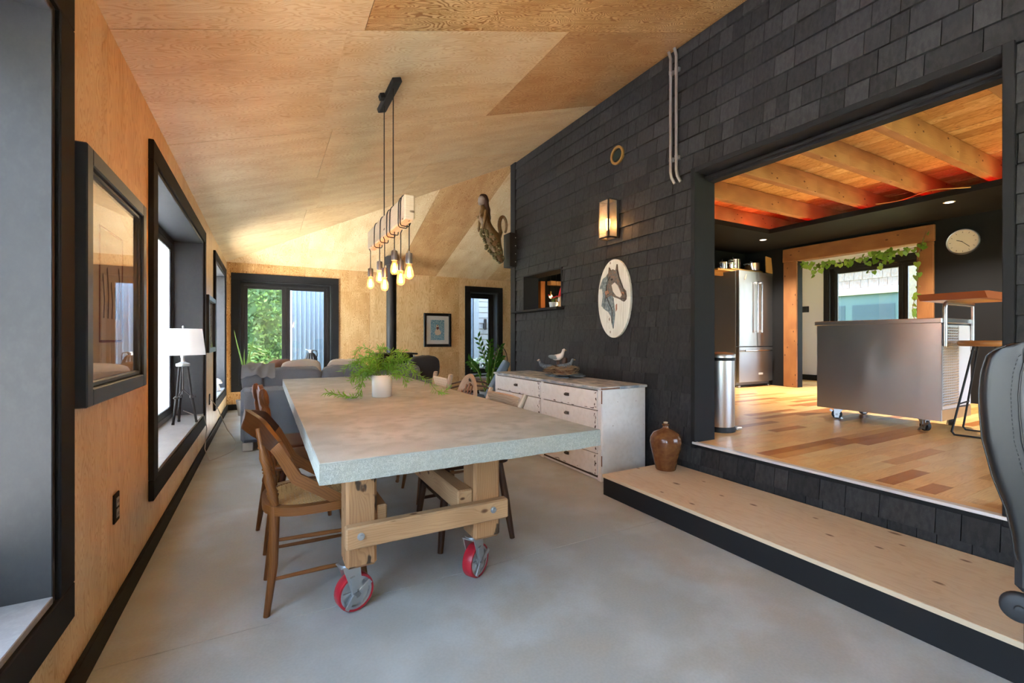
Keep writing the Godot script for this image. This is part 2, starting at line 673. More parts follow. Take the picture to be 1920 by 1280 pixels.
	bump(mat("timber", Color(0.92, 0.89, 0.84), 0.75, 0.0, tim, Vector3(0.8, 3.0, 1)), tim, 0.25)
	bump(mat("timber_pale", Color(1.0, 0.98, 0.94), 0.7, 0.0, tim, Vector3(0.8, 3.0, 1)), tim, 0.2)
	bump(mat("timber_warm", Color(0.76, 0.62, 0.46), 0.7, 0.0, tim, Vector3(0.8, 3.0, 1)), tim, 0.25)
	bump(mat("joist_wood", Color(1.0, 0.88, 0.74), 0.7, 0.0, tim, Vector3(0.8, 3.0, 1)), tim, 0.25)
	bump(mat("pine_pale", Color(1, 1, 1), 0.7, 0.0, wood_tex(155, 512, 256, 20.0, 2.0, srgb(236, 218, 188), srgb(214, 188, 150), 0.35, 4), Vector3(1.2, 4.0, 1)), tim, 0.1)
	var deck := wood_tex(161, 1024, 256, 12.0, 6.0, srgb(248, 214, 146), srgb(206, 154, 86), 0.9, 5)
	for k in [["deck_a", Color(1, 1, 1)], ["deck_b", Color(0.95, 0.9, 0.84)], ["deck_c", Color(0.84, 0.76, 0.66)]]:
		mat(k[0], k[1], 0.7, 0.0, deck, Vector3(0.7, 4.0, 1))
	var str_ := wood_tex(171, 1024, 256, 16.0, 2.5, srgb(246, 210, 154), srgb(220, 170, 110), 0.5)
	for k in [["strip_a", Color(1, 0.98, 0.92)], ["strip_b", Color(1, 0.93, 0.82)], ["strip_c", Color(0.9, 0.78, 0.62)], ["strip_d", Color(1, 0.96, 0.86)], ["strip_e", Color(0.78, 0.6, 0.44)]]:
		mat(k[0], k[1], 0.28, 0.0, str_, Vector3(0.9, 4.0, 1))

# rectangles (Rect2) left of r once the holes are taken out
func minus(r: Rect2, holes: Array) -> Array:
	var out := [r]
	for h: Rect2 in holes:
		var nx := []
		for q: Rect2 in out:
			if not q.intersects(h):
				nx.append(q)
				continue
			var i := q.intersection(h)
			if i.position.y > q.position.y:
				nx.append(Rect2(q.position.x, q.position.y, q.size.x, i.position.y - q.position.y))
			if i.end.y < q.end.y:
				nx.append(Rect2(q.position.x, i.end.y, q.size.x, q.end.y - i.end.y))
			if i.position.x > q.position.x:
				nx.append(Rect2(q.position.x, i.position.y, i.position.x - q.position.x, i.size.y))
			if i.end.x < q.end.x:
				nx.append(Rect2(i.end.x, i.position.y, q.end.x - i.end.x, i.size.y))
		out = nx
	return out.filter(func(q): return q.size.x > 0.003 and q.size.y > 0.003)

# a flat sheet of thickness th over a polygon of (x, z) on a sloping plane
func slope_sheet(g: Geo, poly: PackedVector2Array, main: bool, th: float, lift: float, uo: Vector2) -> void:
	var nn := Vector3(-SX, 1, 0).normalized() if main else Vector3(0, 1, -SZ).normalized()
	var f := func(p: Vector2, k: float) -> Vector3:
		var y := EAVE + SX * (p.x - XL) if main else EAVE + SZ * (p.y - ZF)
		return Vector3(p.x, y, p.y) + nn * k
	var tr := Geometry2D.triangulate_polygon(poly)
	for s in [0, 1]:
		var base := g.v.size()
		for p in poly:
			g.vert(f.call(p, lift + th * s), nn * (1.0 if s == 1 else -1.0), (Vector2(p.x * 1.05, p.y) if main else Vector2(p.y * 1.05, p.x)) + uo)
		for k in range(0, tr.size(), 3):
			g.face(base + tr[k], base + tr[k + 1], base + tr[k + 2])
	var mid := Vector2.ZERO
	for p in poly:
		mid += p / poly.size()
	for k in poly.size():
		var a := poly[k]
		var b := poly[(k + 1) % poly.size()]
		var o := Vector2(b.y - a.y, a.x - b.x).normalized()
		if o.dot((a + b) / 2 - mid) < 0:
			o = -o
		g.quad(f.call(a, lift), f.call(b, lift), f.call(b, lift + th), f.call(a, lift + th), Vector3(o.x, 0, o.y), a, b, b, a)

func rect_poly(x0: float, z0: float, x1: float, z1: float) -> PackedVector2Array:
	return PackedVector2Array([Vector2(x0, z0), Vector2(x1, z0), Vector2(x1, z1), Vector2(x0, z1)])

# a window built in a frame whose x runs along the wall, y up and z into the room; (0, 0) is the opening's lower corner
func window(called: String, fr: Transform3D, w: float, h: float, depth: float, cuts: Array, opt := {}) -> Node3D:
	var o := Node3D.new()
	o.name = called
	add_child(o, true)
	o.transform = fr
	o.set_meta("kind", "structure")
	var tw: float = opt.get("trim", 0.1)
	var rt := 0.02
	var outer: float = depth + 0.05
	if tw > 0.0:
		for r in [Rect2(-tw, 0, tw, h), Rect2(w, 0, tw, h), Rect2(-tw, h, w + 2 * tw, tw), Rect2(-tw, -tw, w + 2 * tw, tw)]:
			obj("casing", G().box(Vector3(r.position.x, r.position.y, 0.0005), Vector3(r.end.x, r.end.y, 0.024), 0.003), M.black_trim, o)
	var rm: Material = opt.get("reveal", M.grey_reveal)
	obj("jamb", G().box(Vector3(-0.0, 0, -outer), Vector3(rt, h, 0.012), 0.002), rm, o)
	obj("jamb", G().box(Vector3(w - rt, 0, -outer), Vector3(w, h, 0.012), 0.002), rm, o)
	obj("head_board", G().box(Vector3(rt, h - rt, -outer), Vector3(w - rt, h, 0.012), 0.002), rm, o)
	obj("window_sill", G().box(Vector3(rt, 0, -outer), Vector3(w - rt, rt, 0.014), 0.002), opt.get("sill", M.grey_sill), o)
	# fixed frame and sashes
	var f := G()
	var fw := 0.045
	f.box(Vector3(rt, rt, -depth - 0.04), Vector3(rt + fw, h - rt, -depth + 0.02), 0.004)
	f.box(Vector3(w - rt - fw, rt, -depth - 0.04), Vector3(w - rt, h - rt, -depth + 0.02), 0.004)
	f.box(Vector3(rt + fw, h - rt - fw, -depth - 0.04), Vector3(w - rt - fw, h - rt, -depth + 0.02), 0.004)
	f.box(Vector3(rt + fw, rt, -depth - 0.04), Vector3(w - rt - fw, rt + fw, -depth + 0.02), 0.004)
	obj("window_frame", f, M.black_frame, o)
	var edges := [rt + fw]
	for c in cuts:
		edges.append(c)
	edges.append(w - rt - fw)
	for k in edges.size() - 1:
		var a: float = edges[k] + (0.0 if k == 0 else 0.012)
		var b: float = edges[k + 1] - (0.0 if k == edges.size() - 2 else 0.012)
		if k > 0:
			obj("mullion", G().box(Vector3(edges[k] - 0.012, rt + fw, -depth - 0.035), Vector3(edges[k] + 0.012, h - rt - fw, -depth + 0.022), 0.003), M.black_frame, o)
		var s := G()
		var sw := 0.05
		var y0 := rt + fw
		var y1 := h - rt - fw
		s.box(Vector3(a, y0, -depth - 0.025), Vector3(a + sw, y1, -depth + 0.012), 0.004)
		s.box(Vector3(b - sw, y0, -depth - 0.025), Vector3(b, y1, -depth + 0.012), 0.004)
		s.box(Vector3(a + sw, y0, -depth - 0.025), Vector3(b - sw, y0 + sw, -depth + 0.012), 0.004)
		s.box(Vector3(a + sw, y1 - sw, -depth - 0.025), Vector3(b - sw, y1, -depth + 0.012), 0.004)
		var sash := obj("sash", s, M.black_frame, o)
		obj("pane", G().box(Vector3(a + sw - 0.004, y0 + sw - 0.004, -depth - 0.012), Vector3(b - sw + 0.004, y1 - sw + 0.004, -depth - 0.008)), opt.get("glass", M.pane_clear), sash)
		if opt.get("blind", false):
			obj("window_screen", G().box(Vector3(a + sw + 0.004, y0 + sw + 0.002, -depth - 0.003), Vector3(b - sw - 0.004, y1 - sw - 0.002, -depth - 0.001)), M.blind_cloth, sash)
		if opt.get("crank", false) and k == 0:
			var c := G()
			c.cbox(Vector3(a + 0.2, y0 + 0.022, -depth + 0.022), Vector3(0.06, 0.03, 0.02), 0.005)
			c.tube([Vector3(a + 0.2, y0 + 0.03, -depth + 0.035), Vector3(a + 0.21, y0 + 0.08, -depth + 0.05), Vector3(a + 0.23, y0 + 0.13, -depth + 0.045)], 0.008, 8)
			c.ball(Vector3(a + 0.235, y0 + 0.14, -depth + 0.045), Vector3(0.011, 0.018, 0.011), 8, 6)
			obj("crank_handle", c, M.black_matt, sash)
	return o

func dining_shell() -> void:
	# floor: one poured slab with saw-cut joints
	var base := struct("floor", G().box(Vector3(XL - 0.34, -0.15, ZF - 0.3), Vector3(6.2, -0.0025, ZB + 0.2)), M.joint_grout, "concrete floor with pale saw-cut joints")
	var zs := [ZB + 0.2, 0.55, -1.985, -4.55, -7.1, ZF - 0.3]
	var xs := [XL - 0.34, 6.2]
	for i in zs.size() - 1:
		for k in xs.size() - 1:
			obj("slab", G().box(Vector3(xs[k] + 0.0015, -0.0024, zs[i + 1] + 0.0015), Vector3(xs[k + 1] - 0.0015, 0.0, zs[i] - 0.0015)), M.concrete_floor, base)
	# left wall with three deep windows
	var holes := []
	var wins := [[0.42, -1.70], [-3.0, -5.13], [-6.28, -7.72], [2.25, 0.75]]
	for w in wins:
		holes.append(Rect2(w[1], 0.38, w[0] - w[1], 1.63))
	var core := G()
	for r: Rect2 in minus(Rect2(ZF - 0.3, 0, ZB + 0.2 - ZF + 0.3, EAVE + 0.03), holes):
		core.box(Vector3(XL - 0.34, r.position.y, r.position.x), Vector3(XL - 0.0122, r.end.y, r.end.x))
	var wall := struct("wall_left", core, M.house_core, "plywood panelled wall with deep black window openings")
	var seams := [ZB, 1.35, 0.13, -1.06, -2.22, -3.43, -4.55, -5.69, -6.72, ZF]
	var kinds := ["ply_a", "ply_c", "ply_a", "ply_a", "ply_c", "ply_a", "ply_c", "ply_c", "ply_a"]
	for i in seams.size() - 1:
		var g := G()
		for r: Rect2 in minus(Rect2(seams[i + 1] + 0.001, 0.0, seams[i] - seams[i + 1] - 0.002, EAVE), holes):
			g.box(Vector3(XL - 0.012, r.position.y, r.position.x), Vector3(XL, r.end.y, r.end.x), 0.0, 1, Vector2(i * 0.77, i * 0.31))
		obj("panel", g, M[kinds[i]], wall)
	var bb := struct("baseboard_left", G().box(Vector3(XL + 0.0005, 0.0005, ZF + 0.02), Vector3(XL + 0.018, 0.088, ZB), 0.003), M.black_trim)
	for i in 4:
		var w: Array = wins[i]
		var fr := Transform3D(Basis(Vector3(0, 0, -1), Vector3.UP, Vector3(1, 0, 0)), Vector3(XL, 0.38, w[0]))
		var wd: float = w[0] - w[1]
		window("window_%d" % [1, 2, 3, 6][i], fr, wd, 1.63, 0.23, [wd / 2], {"blind": i == 1, "crank": true, "trim": 0.105, "glass": M.pane_tinted if i == 0 else M.pane_clear})
	# far wall
	var hf := [Rect2(-0.36, 0.38, 1.36, 1.64), Rect2(3.52, 0.38, 0.62, 1.65)]
	core = G()
	for r: Rect2 in minus(Rect2(XL - 0.34, 0, 6.2 - XL + 0.34, EAVE + 0.03), hf):
		core.box(Vector3(r.position.x, r.position.y, ZF - 0.3), Vector3(r.end.x, r.end.y, ZF - 0.0122))
	wall = struct("wall_far", core, M.house_core, "plywood panelled end wall of the living area")
	seams = [XL, 0.58, 1.62, 2.7, 3.3, 4.5, 5.4, 6.0]
	kinds = ["ply_d", "ply_b", "ply_c", "ply_b", "ply_c", "ply_d", "ply_b"]
	for i in seams.size() - 1:
		var g := G()
		for r: Rect2 in minus(Rect2(seams[i] + 0.001, 0.0, seams[i + 1] - seams[i] - 0.002, EAVE), hf):
			g.box(Vector3(r.position.x, r.position.y, ZF - 0.012), Vector3(r.end.x, r.end.y, ZF), 0.0, 1, Vector2(i * 0.53, i * 0.37))
		obj("panel", g, M[kinds[i]], wall)
	struct("baseboard_far", G().box(Vector3(XL + 0.02, 0.0005, ZF + 0.0005), Vector3(6.0, 0.088, ZF + 0.018), 0.003), M.black_trim)
	window("window_4", T(Vector3(-0.36, 0.38, ZF)), 1.36, 1.64, 0.2, [0.665], {"glass": M.pane_tinted, "reveal": M.black_trim, "sill": M.black_trim})
	window("window_5", T(Vector3(3.52, 0.38, ZF)), 0.62, 1.65, 0.2, [], {"glass": M.pane_tinted})
	# right end of the living area and the wall behind the shingled corner
	var dg := G()
	var da := Vector3(XR + 0.16, 0, ZC - 0.06)
	var db := Vector3(4.62, 0, ZF - 0.05)
	var dl := (db - da).length()
	dg.extrude(PackedVector2Array([Vector2(0, 0), Vector2(dl, 0), Vector2(dl, cy(4.0, ZF) + 0.02), Vector2(0, EAVE + SZ * (da.z - ZF) + 0.02)]), 0.1, Transform3D(Basis((db - da) / dl, Vector3.UP, ((db - da) / dl).cross(Vector3.UP)), da))
	struct("wall_living_right", dg, M.black_wall, "partition between the living area and the kitchen")
	# wall behind the camera
	core = G()
	core.box(Vector3(XL - 0.34, 0, ZB), Vector3(XR + 0.4, 4.0, ZB + 0.2))
	struct("wall_back", core, M.ply_a, "wall behind the camera")
	# ceiling
	core = G()
	var zh := func(x: float) -> float: return ZF + SX / SZ * (x - XL)
	var xr := XR + 0.19
	var main := PackedVector2Array([Vector2(XL - 0.34, ZF - 0.32), Vector2(XL - 0.34, ZB + 0.2), Vector2(xr, ZB + 0.2), Vector2(xr, zh.call(xr))])
	slope_sheet(core, main, true, 0.15, 0.0122, Vector2.ZERO)
	slope_sheet(core, PackedVector2Array([Vector2(XL - 0.34, ZF - 0.32), Vector2(xr, zh.call(xr)), Vector2(6.2, zh.call(xr)), Vector2(6.2, ZF - 0.32)]), false, 0.15, 0.0122, Vector2.ZERO)
	var ceil := struct("ceiling", core, M.house_core, "sloping plywood ceiling that turns down in a hip towards the far wall")
	var hip := PackedVector2Array([Vector2(XL, ZF + 0.002), Vector2(XL, ZB), Vector2(XR + 0.01, ZB), Vector2(XR + 0.01, zh.call(XR + 0.01))])
	var rows := [ZB, 1.3, 0.1, -1.08, -2.25, -3.43, -4.57, -5.69, -6.8, ZF]
	var joints := [1.6, 0.42, 1.6, 0.42, 1.62, 0.42, 1.5, 0.42, 0.9]
	var kk := [["ply_a", "ply_a"], ["ply_a", "ply_c"], ["ply_a", "ply_a"], ["ply_a", "ply_d"], ["ply_a", "ply_dark"], ["ply_a", "ply_a"], ["ply_a", "ply_c"], ["ply_pale", "ply_c"], ["ply_c", "ply_a"]]
	for i in rows.size() - 1:
		for k in 2:
			var x0: float = XL if k == 0 else joints[i] + 0.0015
			var x1: float = joints[i] - 0.0015 if k == 0 else XR + 0.01
			for poly in Geometry2D.intersect_polygons(rect_poly(x0, rows[i + 1] + 0.002, x1, rows[i] - 0.002), hip):
				var g := G()
				slope_sheet(g, poly, true, 0.012, 0.0, Vector2(i * 1.13 + k * 0.4, i * 0.41 + k * 0.23))
				obj("panel", g, M[kk[i][k]], ceil)
	var tail := PackedVector2Array([Vector2(XL + 0.002, ZF), Vector2(XR + 0.01, zh.call(XR + 0.01) - 0.002), Vector2(6.0, ZC), Vector2(6.0, ZF)])
	var cols := [XL, 0.58, 1.62, 2.06, 2.83, 3.9, 5.0, 6.0]
	var ck := ["ply_c", "ply_a", "ply_a", "ply_dark", "ply_a", "ply_b", "ply_a"]
	for i in cols.size() - 1:
		for poly in Geometry2D.intersect_polygons(rect_poly(cols[i] + 0.001, ZF, cols[i + 1] - 0.001, ZC), tail):
			var g := G()
			slope_sheet(g, poly, false, 0.012, 0.0, Vector2(i * 0.67, i * 0.29))
			obj("panel", g, M[ck[i]], ceil)

# ---------------------------------------------------------------- the black shingled wall
func shingles() -> void:
	var hs := [Rect2(-2.29, 0.30, 1.61, 2.04), Rect2(-4.80, 1.44, 0.82, 0.425)]
	var core := G()
	for r: Rect2 in minus(Rect2(ZC, 0, ZB + 0.2 - ZC, 3.41), hs):
		core.box(Vector3(XR + 0.012, r.position.y, r.position.x), Vector3(XR + 0.19, r.end.y, r.end.x))
	var wall := struct("wall_right", core, M.black_core, "wall of black painted shingles")
	# one wedge, thicker at its lower edge; each shingle is a stretched copy of it
	var wedge := G()
	var a := [Vector3(0.011, 0, 0), Vector3(0.011, 0, 1), Vector3(-0.011, 0, 1), Vector3(-0.011, 0, 0), Vector3(0.011, 1, 0), Vector3(0.011, 1, 1), Vector3(0.005, 1, 1), Vector3(0.005, 1, 0)]
	var z2 := Vector2.ZERO
	wedge.quad(a[3], a[2], a[6], a[7], Vector3(-1, 0.01, 0).normalized(), z2, Vector2(1, 0), Vector2(1, 1), Vector2(0, 1))
	wedge.quad(a[0], a[1], a[5], a[4], Vector3(1, 0, 0), z2, z2, z2, z2)
	wedge.quad(a[0], a[1], a[2], a[3], Vector3(0, -1, 0), z2, z2, z2, z2)
	wedge.quad(a[4], a[5], a[6], a[7], Vector3(0, 1, 0), z2, z2, z2, z2)
	wedge.quad(a[0], a[3], a[7], a[4], Vector3(0, 0, -1), z2, z2, z2, z2)
	wedge.quad(a[1], a[2], a[6], a[5], Vector3(0, 0, 1), z2, z2, z2, z2)
	var wm := wedge.mesh()
	var r := RandomNumberGenerator.new()
	r.seed = 77
	var list := []
	var row := 0
	var y0 := 1.326 - 0.127 * 11
	while y0 < 3.3:
		var z := ZC + 0.125 - r.randf() * 0.06
		while z < 0.35:
			var w := r.randf_range(0.075, 0.15) if r.randf() < 0.72 else r.randf_range(0.15, 0.235)
			var yb := maxf(y0, 0.0) + r.randf_range(-0.002, 0.002)
			for q: Rect2 in minus(Rect2(maxf(z, ZC + 0.118), yb, w - 0.0035, minf(y0 + 0.1265, 3.325) - yb), hs + [Rect2(-5.2, 0.0, 0.0, 0.0)]):
				list.append([q, r.randi() % 4])
			z += w
		y0 += 0.127
		row += 1
	# which show largest from where one stands: near and unhidden first
	for s in list:
		var q: Rect2 = s[0]
		var c := q.get_center()
		var d := sin(deg_to_rad(28.577)) * XR - cos(deg_to_rad(28.577)) * c.x
		var px := 960.0 + 850.0 * (XR * cos(deg_to_rad(28.577)) + c.x * sin(deg_to_rad(28.577))) / maxf(d, 0.1)
		var py := 635.0 - (c.y - 1.1) * 850.0 / maxf(d, 0.1)
		var seen := d > 0.2 and px > 900 and px < 1935 and py > -20 and py < 1290
		s.append(q.get_area() / (d * d * d) if seen else 0.0)
	list.sort_custom(func(p, q): return p[2] > q[2])
	var names := ["shingle_a", "shingle_b", "shingle_c", "shingle_d"]
	var rest := G()
	for i in list.size():
		var q: Rect2 = list[i][0]
		if i < 300:
			var o := obj("shingle", wm, M[names[list[i][1]]], wall)
			o.position = Vector3(XR, q.position.y, q.position.x)
			o.scale = Vector3(1, q.size.y, q.size.x)
		else:
			var b := q
			var x0: float = XR - 0.010 - (list[i][1]) * 0.0006
			rest.quad(Vector3(x0, b.position.y, b.position.x), Vector3(x0, b.position.y, b.end.x), Vector3(XR + 0.005, b.end.y, b.end.x), Vector3(XR + 0.005, b.end.y, b.position.x), Vector3(-1, 0.08, 0).normalized(), z2, z2, z2, z2)
			rest.quad(Vector3(x0, b.position.y, b.position.x), Vector3(x0, b.position.y, b.end.x), Vector3(XR + 0.012, b.position.y, b.end.x), Vector3(XR + 0.012, b.position.y, b.position.x), Vector3(0, -1, 0), z2, z2, z2, z2)
			for e in [[b.position.x, -1.0], [b.end.x, 1.0]]:
				rest.quad(Vector3(x0, b.position.y, e[0]), Vector3(XR + 0.012, b.position.y, e[0]), Vector3(XR + 0.012, b.end.y, e[0]), Vector3(XR + 0.005, b.end.y, e[0]), Vector3(0, 0, e[1]), z2, z2, z2, z2)
	stuff("small_shingles", rest, M.shingle_a, wall)
	# corner board, lining of the wide opening, threshold, hatch lining
	struct("trim_1", G().box(Vector3(XR - 0.016, 0, ZC - 0.006), Vector3(XR + 0.012, 3.33, ZC + 0.112), 0.003), M.black_trim)
	struct("trim_2", G().box(Vector3(XR - 0.022, 0.30, -2.31), Vector3(XR + 0.20, 2.355, -2.272), 0.003), M.black_trim)
	struct("trim_3", G().box(Vector3(XR - 0.022, 0.30, -0.698), Vector3(XR + 0.20, 2.355, -0.66), 0.003), M.black_trim)
	struct("trim_4", G().box(Vector3(XR - 0.022, 2.317, -2.272), Vector3(XR + 0.20, 2.355, -0.698), 0.003), M.black_trim)
	var rail := G()
	rail.box(Vector3(XR + 0.12, 2.27, -2.271), Vector3(XR + 0.195, 2.316, -0.699), 0.004)
	rail.cyl(Vector3(XR + 0.10, 2.295, -2.271), Vector3(XR + 0.10, 2.295, -0.699), 0.014)
	struct("trim_5", rail, M.black_trim)
	struct("trim_6", G().box(Vector3(XR - 0.03, YK - 0.012, -2.29), Vector3(XR + 0.01, YK + 0.004, -0.66), 0.002), M.aluminium, "pale metal edge strip along the kitchen floor")
	var lin := G()
	lin.box(Vector3(XR - 0.012, 1.44, -4.80), Vector3(XR + 0.2, 1.865, -4.785))
	lin.box(Vector3(XR - 0.012, 1.44, -3.995), Vector3(XR + 0.2, 1.865, -3.98))
	lin.box(Vector3(XR - 0.012, 1.85, -4.785), Vector3(XR + 0.2, 1.865, -3.995))
	struct("trim_7", lin, M.black_trim, "black lining of the small hatch in the shingled wall")
	struct("trim_8", G().box(Vector3(XR - 0.1, 1.415, -4.95), Vector3(XR + 0.2, 1.44, -3.95), 0.003), M.black_trim, "black ledge under the small hatch")
	# the plywood step below the opening
	var st := thing("plywood_step", "long plywood topped step with black front below kitchen opening", "step", Vector3(2.1, 0, -2.51))
	obj("riser_board", G().box(Vector3(0.0, 0.0005, 0.004), Vector3(0.03, 0.122, 2.9), 0.002), M.black_trim, st)
	obj("end_board", G().box(Vector3(0.03, 0.0005, 0.004), Vector3(0.655, 0.122, 0.034), 0.002), M.black_trim, st)
	obj("tread", G().box(Vector3(-0.006, 0.1225, 0.0), Vector3(0.655, 0.143, 2.9), 0.0015, 2), M.ply_tread, st)
	obj("tread_edge", G().box(Vector3(-0.0075, 0.1235, 0.001), Vector3(-0.0055, 0.1415, 2.9)), M.ply_edge, st)

# ---------------------------------------------------------------- kitchen and the room beyond it
func kitchen_shell() -> void:
	var x0 := XR + 0.01
	var base := struct("floor_kitchen", G().box(Vector3(x0, 0.16, ZC + 0.15), Vector3(9.0, YK - 0.0125, 1.7)), M.black_core, "honey coloured hardwood strip floor")
	var r := RandomNumberGenerator.new()
	r.seed = 5
	var boards := []
	var z := ZC + 0.15
	while z < 1.7:
		var x := x0 + 0.002
		if z > -2.3 and z < -0.7:
			x = x0 + 0.075
		x += 0.0
		var first := true
		while x < 8.99:
			var l := r.randf_range(0.35, 1.15)
			if first:
				l *= r.randf_range(0.3, 1.0)
			first = false
			boards.append([x, z, minf(l, 8.99 - x), r.randi() % 9])
			x += l
		z += 0.0835
	# a plank runs along the threshold
	obj("board", G().box(Vector3(x0 + 0.002, YK - 0.012, -2.3), Vector3(x0 + 0.073, YK, -0.66), 0.0, 2), M.strip_d, base)
	for b in boards:
		var dx: float = b[0] + b[2] / 2
		var d: float = 0.478 * dx - 0.878 * b[1]
		var px: float = 960.0 + 850.0 * (dx * 0.878 + b[1] * 0.478) / maxf(d, 0.1)
		b.append(b[2] / (d * d * d) if d > 0.5 and px > 1290 and px < 1925 and dx < 8.0 else 0.0)
	boards.sort_custom(func(p, q): return p[4] > q[4])
	var names := ["strip_a", "strip_b", "strip_c", "strip_d", "strip_a", "strip_b", "strip_d", "strip_e", "strip_b"]
	var rest := G()
	for i in boards.size():
		var b: Array = boards[i]
		var g: Geo = G() if i < 298 else rest
		var top := 0.0 if i < 298 else 0.0
		g.box(Vector3(b[0] + 0.0006, YK - 0.012, b[1] + 0.0006), Vector3(b[0] + b[2] - 0.0006, YK + top, b[1] + 0.0829), 0.0, 0, Vector2(i * 0.37, i * 0.13))
		if i < 298:
			obj("board", g, M[names[b[3]]], base)
	stuff("far_boards", rest, M.strip_b, base)
	# walls
	struct("wall_kitchen_far", G().box(Vector3(5.6, 0.16, ZC + 0.0), Vector3(9.0, 3.1, ZC + 0.15)), M.black_wall, "black painted end wall of the kitchen")
	# dark back kitchen that only the small hatch looks into
	struct("wall_back_kitchen", G().box(Vector3(4.5, 0.16, -7.75), Vector3(5.75, 3.1, -7.6)).box(Vector3(5.6, 0.16, -7.6), Vector3(5.75, 3.1, ZC)), M.black_wall, "black walls of the back kitchen behind the hatch")
	var bk := PackedVector2Array([Vector2(XR + 0.2, -ZC), Vector2(5.75, -ZC), Vector2(5.75, 7.75), Vector2(4.46, 7.75)])
	var lay := Basis(Vector3.RIGHT, -PI / 2)
	struct("floor_back_kitchen", G().extrude(bk, 0.18, Transform3D(lay, Vector3(0, YK - 0.091, 0))), M.strip_b)
	struct("ceiling_back_kitchen", G().extrude(bk, 0.1, Transform3D(lay, Vector3(0, 2.5, 0))), M.black_wall)
	struct("trim_13", G().box(Vector3(4.60, YK, -7.42), Vector3(4.70, 2.2, -7.3), 0.006, 1), M.timber_warm, "timber post seen through the small hatch")
	struct("trim_14", G().box(Vector3(4.82, 2.14, -7.42), Vector3(5.58, 2.22, -7.3), 0.006, 0), M.timber_pale, "pale timber lintel seen through the small hatch")
	var core := G()
	for q: Rect2 in minus(Rect2(ZC + 0.15, 0.16, 1.7 - ZC - 0.15, 2.94), [Rect2(-4.07, 0.16, 1.48, 2.15)]):
		core.box(Vector3(XK, q.position.y, q.position.x), Vector3(XK + 0.12, q.end.y, q.end.x))
	struct("wall_kitchen_back", core, M.black_wall, "black painted wall with a timber framed opening")
	core = G()
	for q: Rect2 in minus(Rect2(XR + 0.19, 0.16, 9.0 - XR - 0.19, 2.94), [Rect2(3.1, 0.5, 3.9, 1.95)]):
		core.box(Vector3(q.position.x, q.position.y, 1.7), Vector3(q.end.x, q.end.y, 1.85))
	struct("wall_kitchen_front", core, M.black_wall)
	window("window_7", Transform3D(Basis(Vector3(-1, 0, 0), Vector3.UP, Vector3(0, 0, -1)), Vector3(7.0, 0.5, 1.7)), 3.9, 1.95, 0.1, [1.3, 2.6], {"trim": 0.08, "glass": M.pane_tinted})
	# heavy timbers round the opening
	struct("trim_9", G().box(Vector3(XK - 0.035, YK + 0.0005, -4.28), Vector3(XK + 0.13, 2.309, -4.075), 0.008, 1), M.timber_warm, "rough sawn timber post beside the fridge")
	struct("trim_10", G().box(Vector3(XK - 0.035, YK + 0.0005, -2.595), Vector3(XK + 0.13, 2.309, -2.43), 0.008, 1), M.timber_warm, "rough sawn timber post near the clock")
	struct("trim_11", G().box(Vector3(XK - 0.04, 2.31, -4.29), Vector3(XK + 0.13, 2.52, -2.42), 0.008, 2), M.timber_warm, "rough sawn timber lintel over the opening")
	# ceiling: deck boards on joists
	var deck := struct("ceiling_kitchen", G().box(Vector3(XR + 0.19, 2.885, ZC - 0.1), Vector3(9.0, 3.1, 1.85)), M.black_core, "old board ceiling on open joists")
	var x := XR + 0.19
	var i := 0
	var dn := ["deck_a", "deck_b", "deck_a", "deck_c", "deck_b"]
	while x < XK:
		var w := r.randf_range(0.11, 0.17)
		var zz := ZC + 0.15 - r.randf() * 1.0
		while zz < 1.7:
			var l := r.randf_range(1.6, 2.8)
			obj("ceiling_board", G().box(Vector3(x + 0.002, 2.86 + r.randf() * 0.004, maxf(zz, ZC + 0.15)), Vector3(minf(x + w, XK) - 0.005, 2.884, minf(zz + l, 1.7) - 0.003), 0.0, 2, Vector2(i * 0.41, i * 0.17)), M[dn[r.randi() % 5]], deck)
			zz += l
			i += 1
		x += w
	for zz in [-4.58, -3.95, -3.33, -2.71, -2.14, -1.62, -1.0, -0.4, 0.2, 0.8, 1.4]:
		obj("joist", G().box(Vector3(XR + 0.191, 2.665, zz - 0.075), Vector3(XK - 0.002, 2.8595, zz), 0.006, 0, Vector2(zz, zz * 3)), M.joist_wood, deck)
	obj("bridging", G().beam(Vector3(5.0, 2.74, -4.575), Vector3(5.75, 2.74, -4.03), 0.05, 0.14), M.joist_wood, deck)
	# dropped black soffit round the edge with red strip light on top
	var s := G()
	s.box(Vector3(6.15, 2.56, -3.82), Vector3(XK - 0.001, 2.575, 1.699))
	s.box(Vector3(6.15, 2.575, -3.82), Vector3(6.17, 2.622, 1.699))
	s.box(Vector3(XR + 0.20, 2.56, ZC + 0.151), Vector3(XK - 0.001, 2.575, -3.82))
	s.box(Vector3(XR + 0.20, 2.575, -3.84), Vector3(6.17, 2.622, -3.82))
	struct("trim_12", s, M.black_wall, "black dropped soffit round the kitchen ceiling")
	var red := glow_mat("red_light", Color(1.0, 0.05, 0.02), 0.4)
	var led := thing("led_strip_light", "red glowing strip light behind the black soffit edge", "light", Vector3(6.24, 2.576, -3.9))
	obj("strip", G().box(Vector3(0, 0, 0.1), Vector3(0.012, 0.01, 5.5)).box(Vector3(-3.2, 0, 0.0), Vector3(-0.02, 0.01, 0.012)), red, led)
	for zz in [0.35, 0.95, 1.55, 2.1, 2.6, 3.3]:
		lamp_omni(led, Vector3(0.006, 0.03, zz), Color(1.0, 0.06, 0.02), 0.0009, 0.02)
	for xx in [-0.4, -1.2]:
		lamp_omni(led, Vector3(xx, 0.03, 0.006), Color(1.0, 0.06, 0.02), 0.0009, 0.02)
	# recessed lights
	var lit := glow_mat("downlight_glow", Color(1.0, 0.96, 0.9), 0.4)
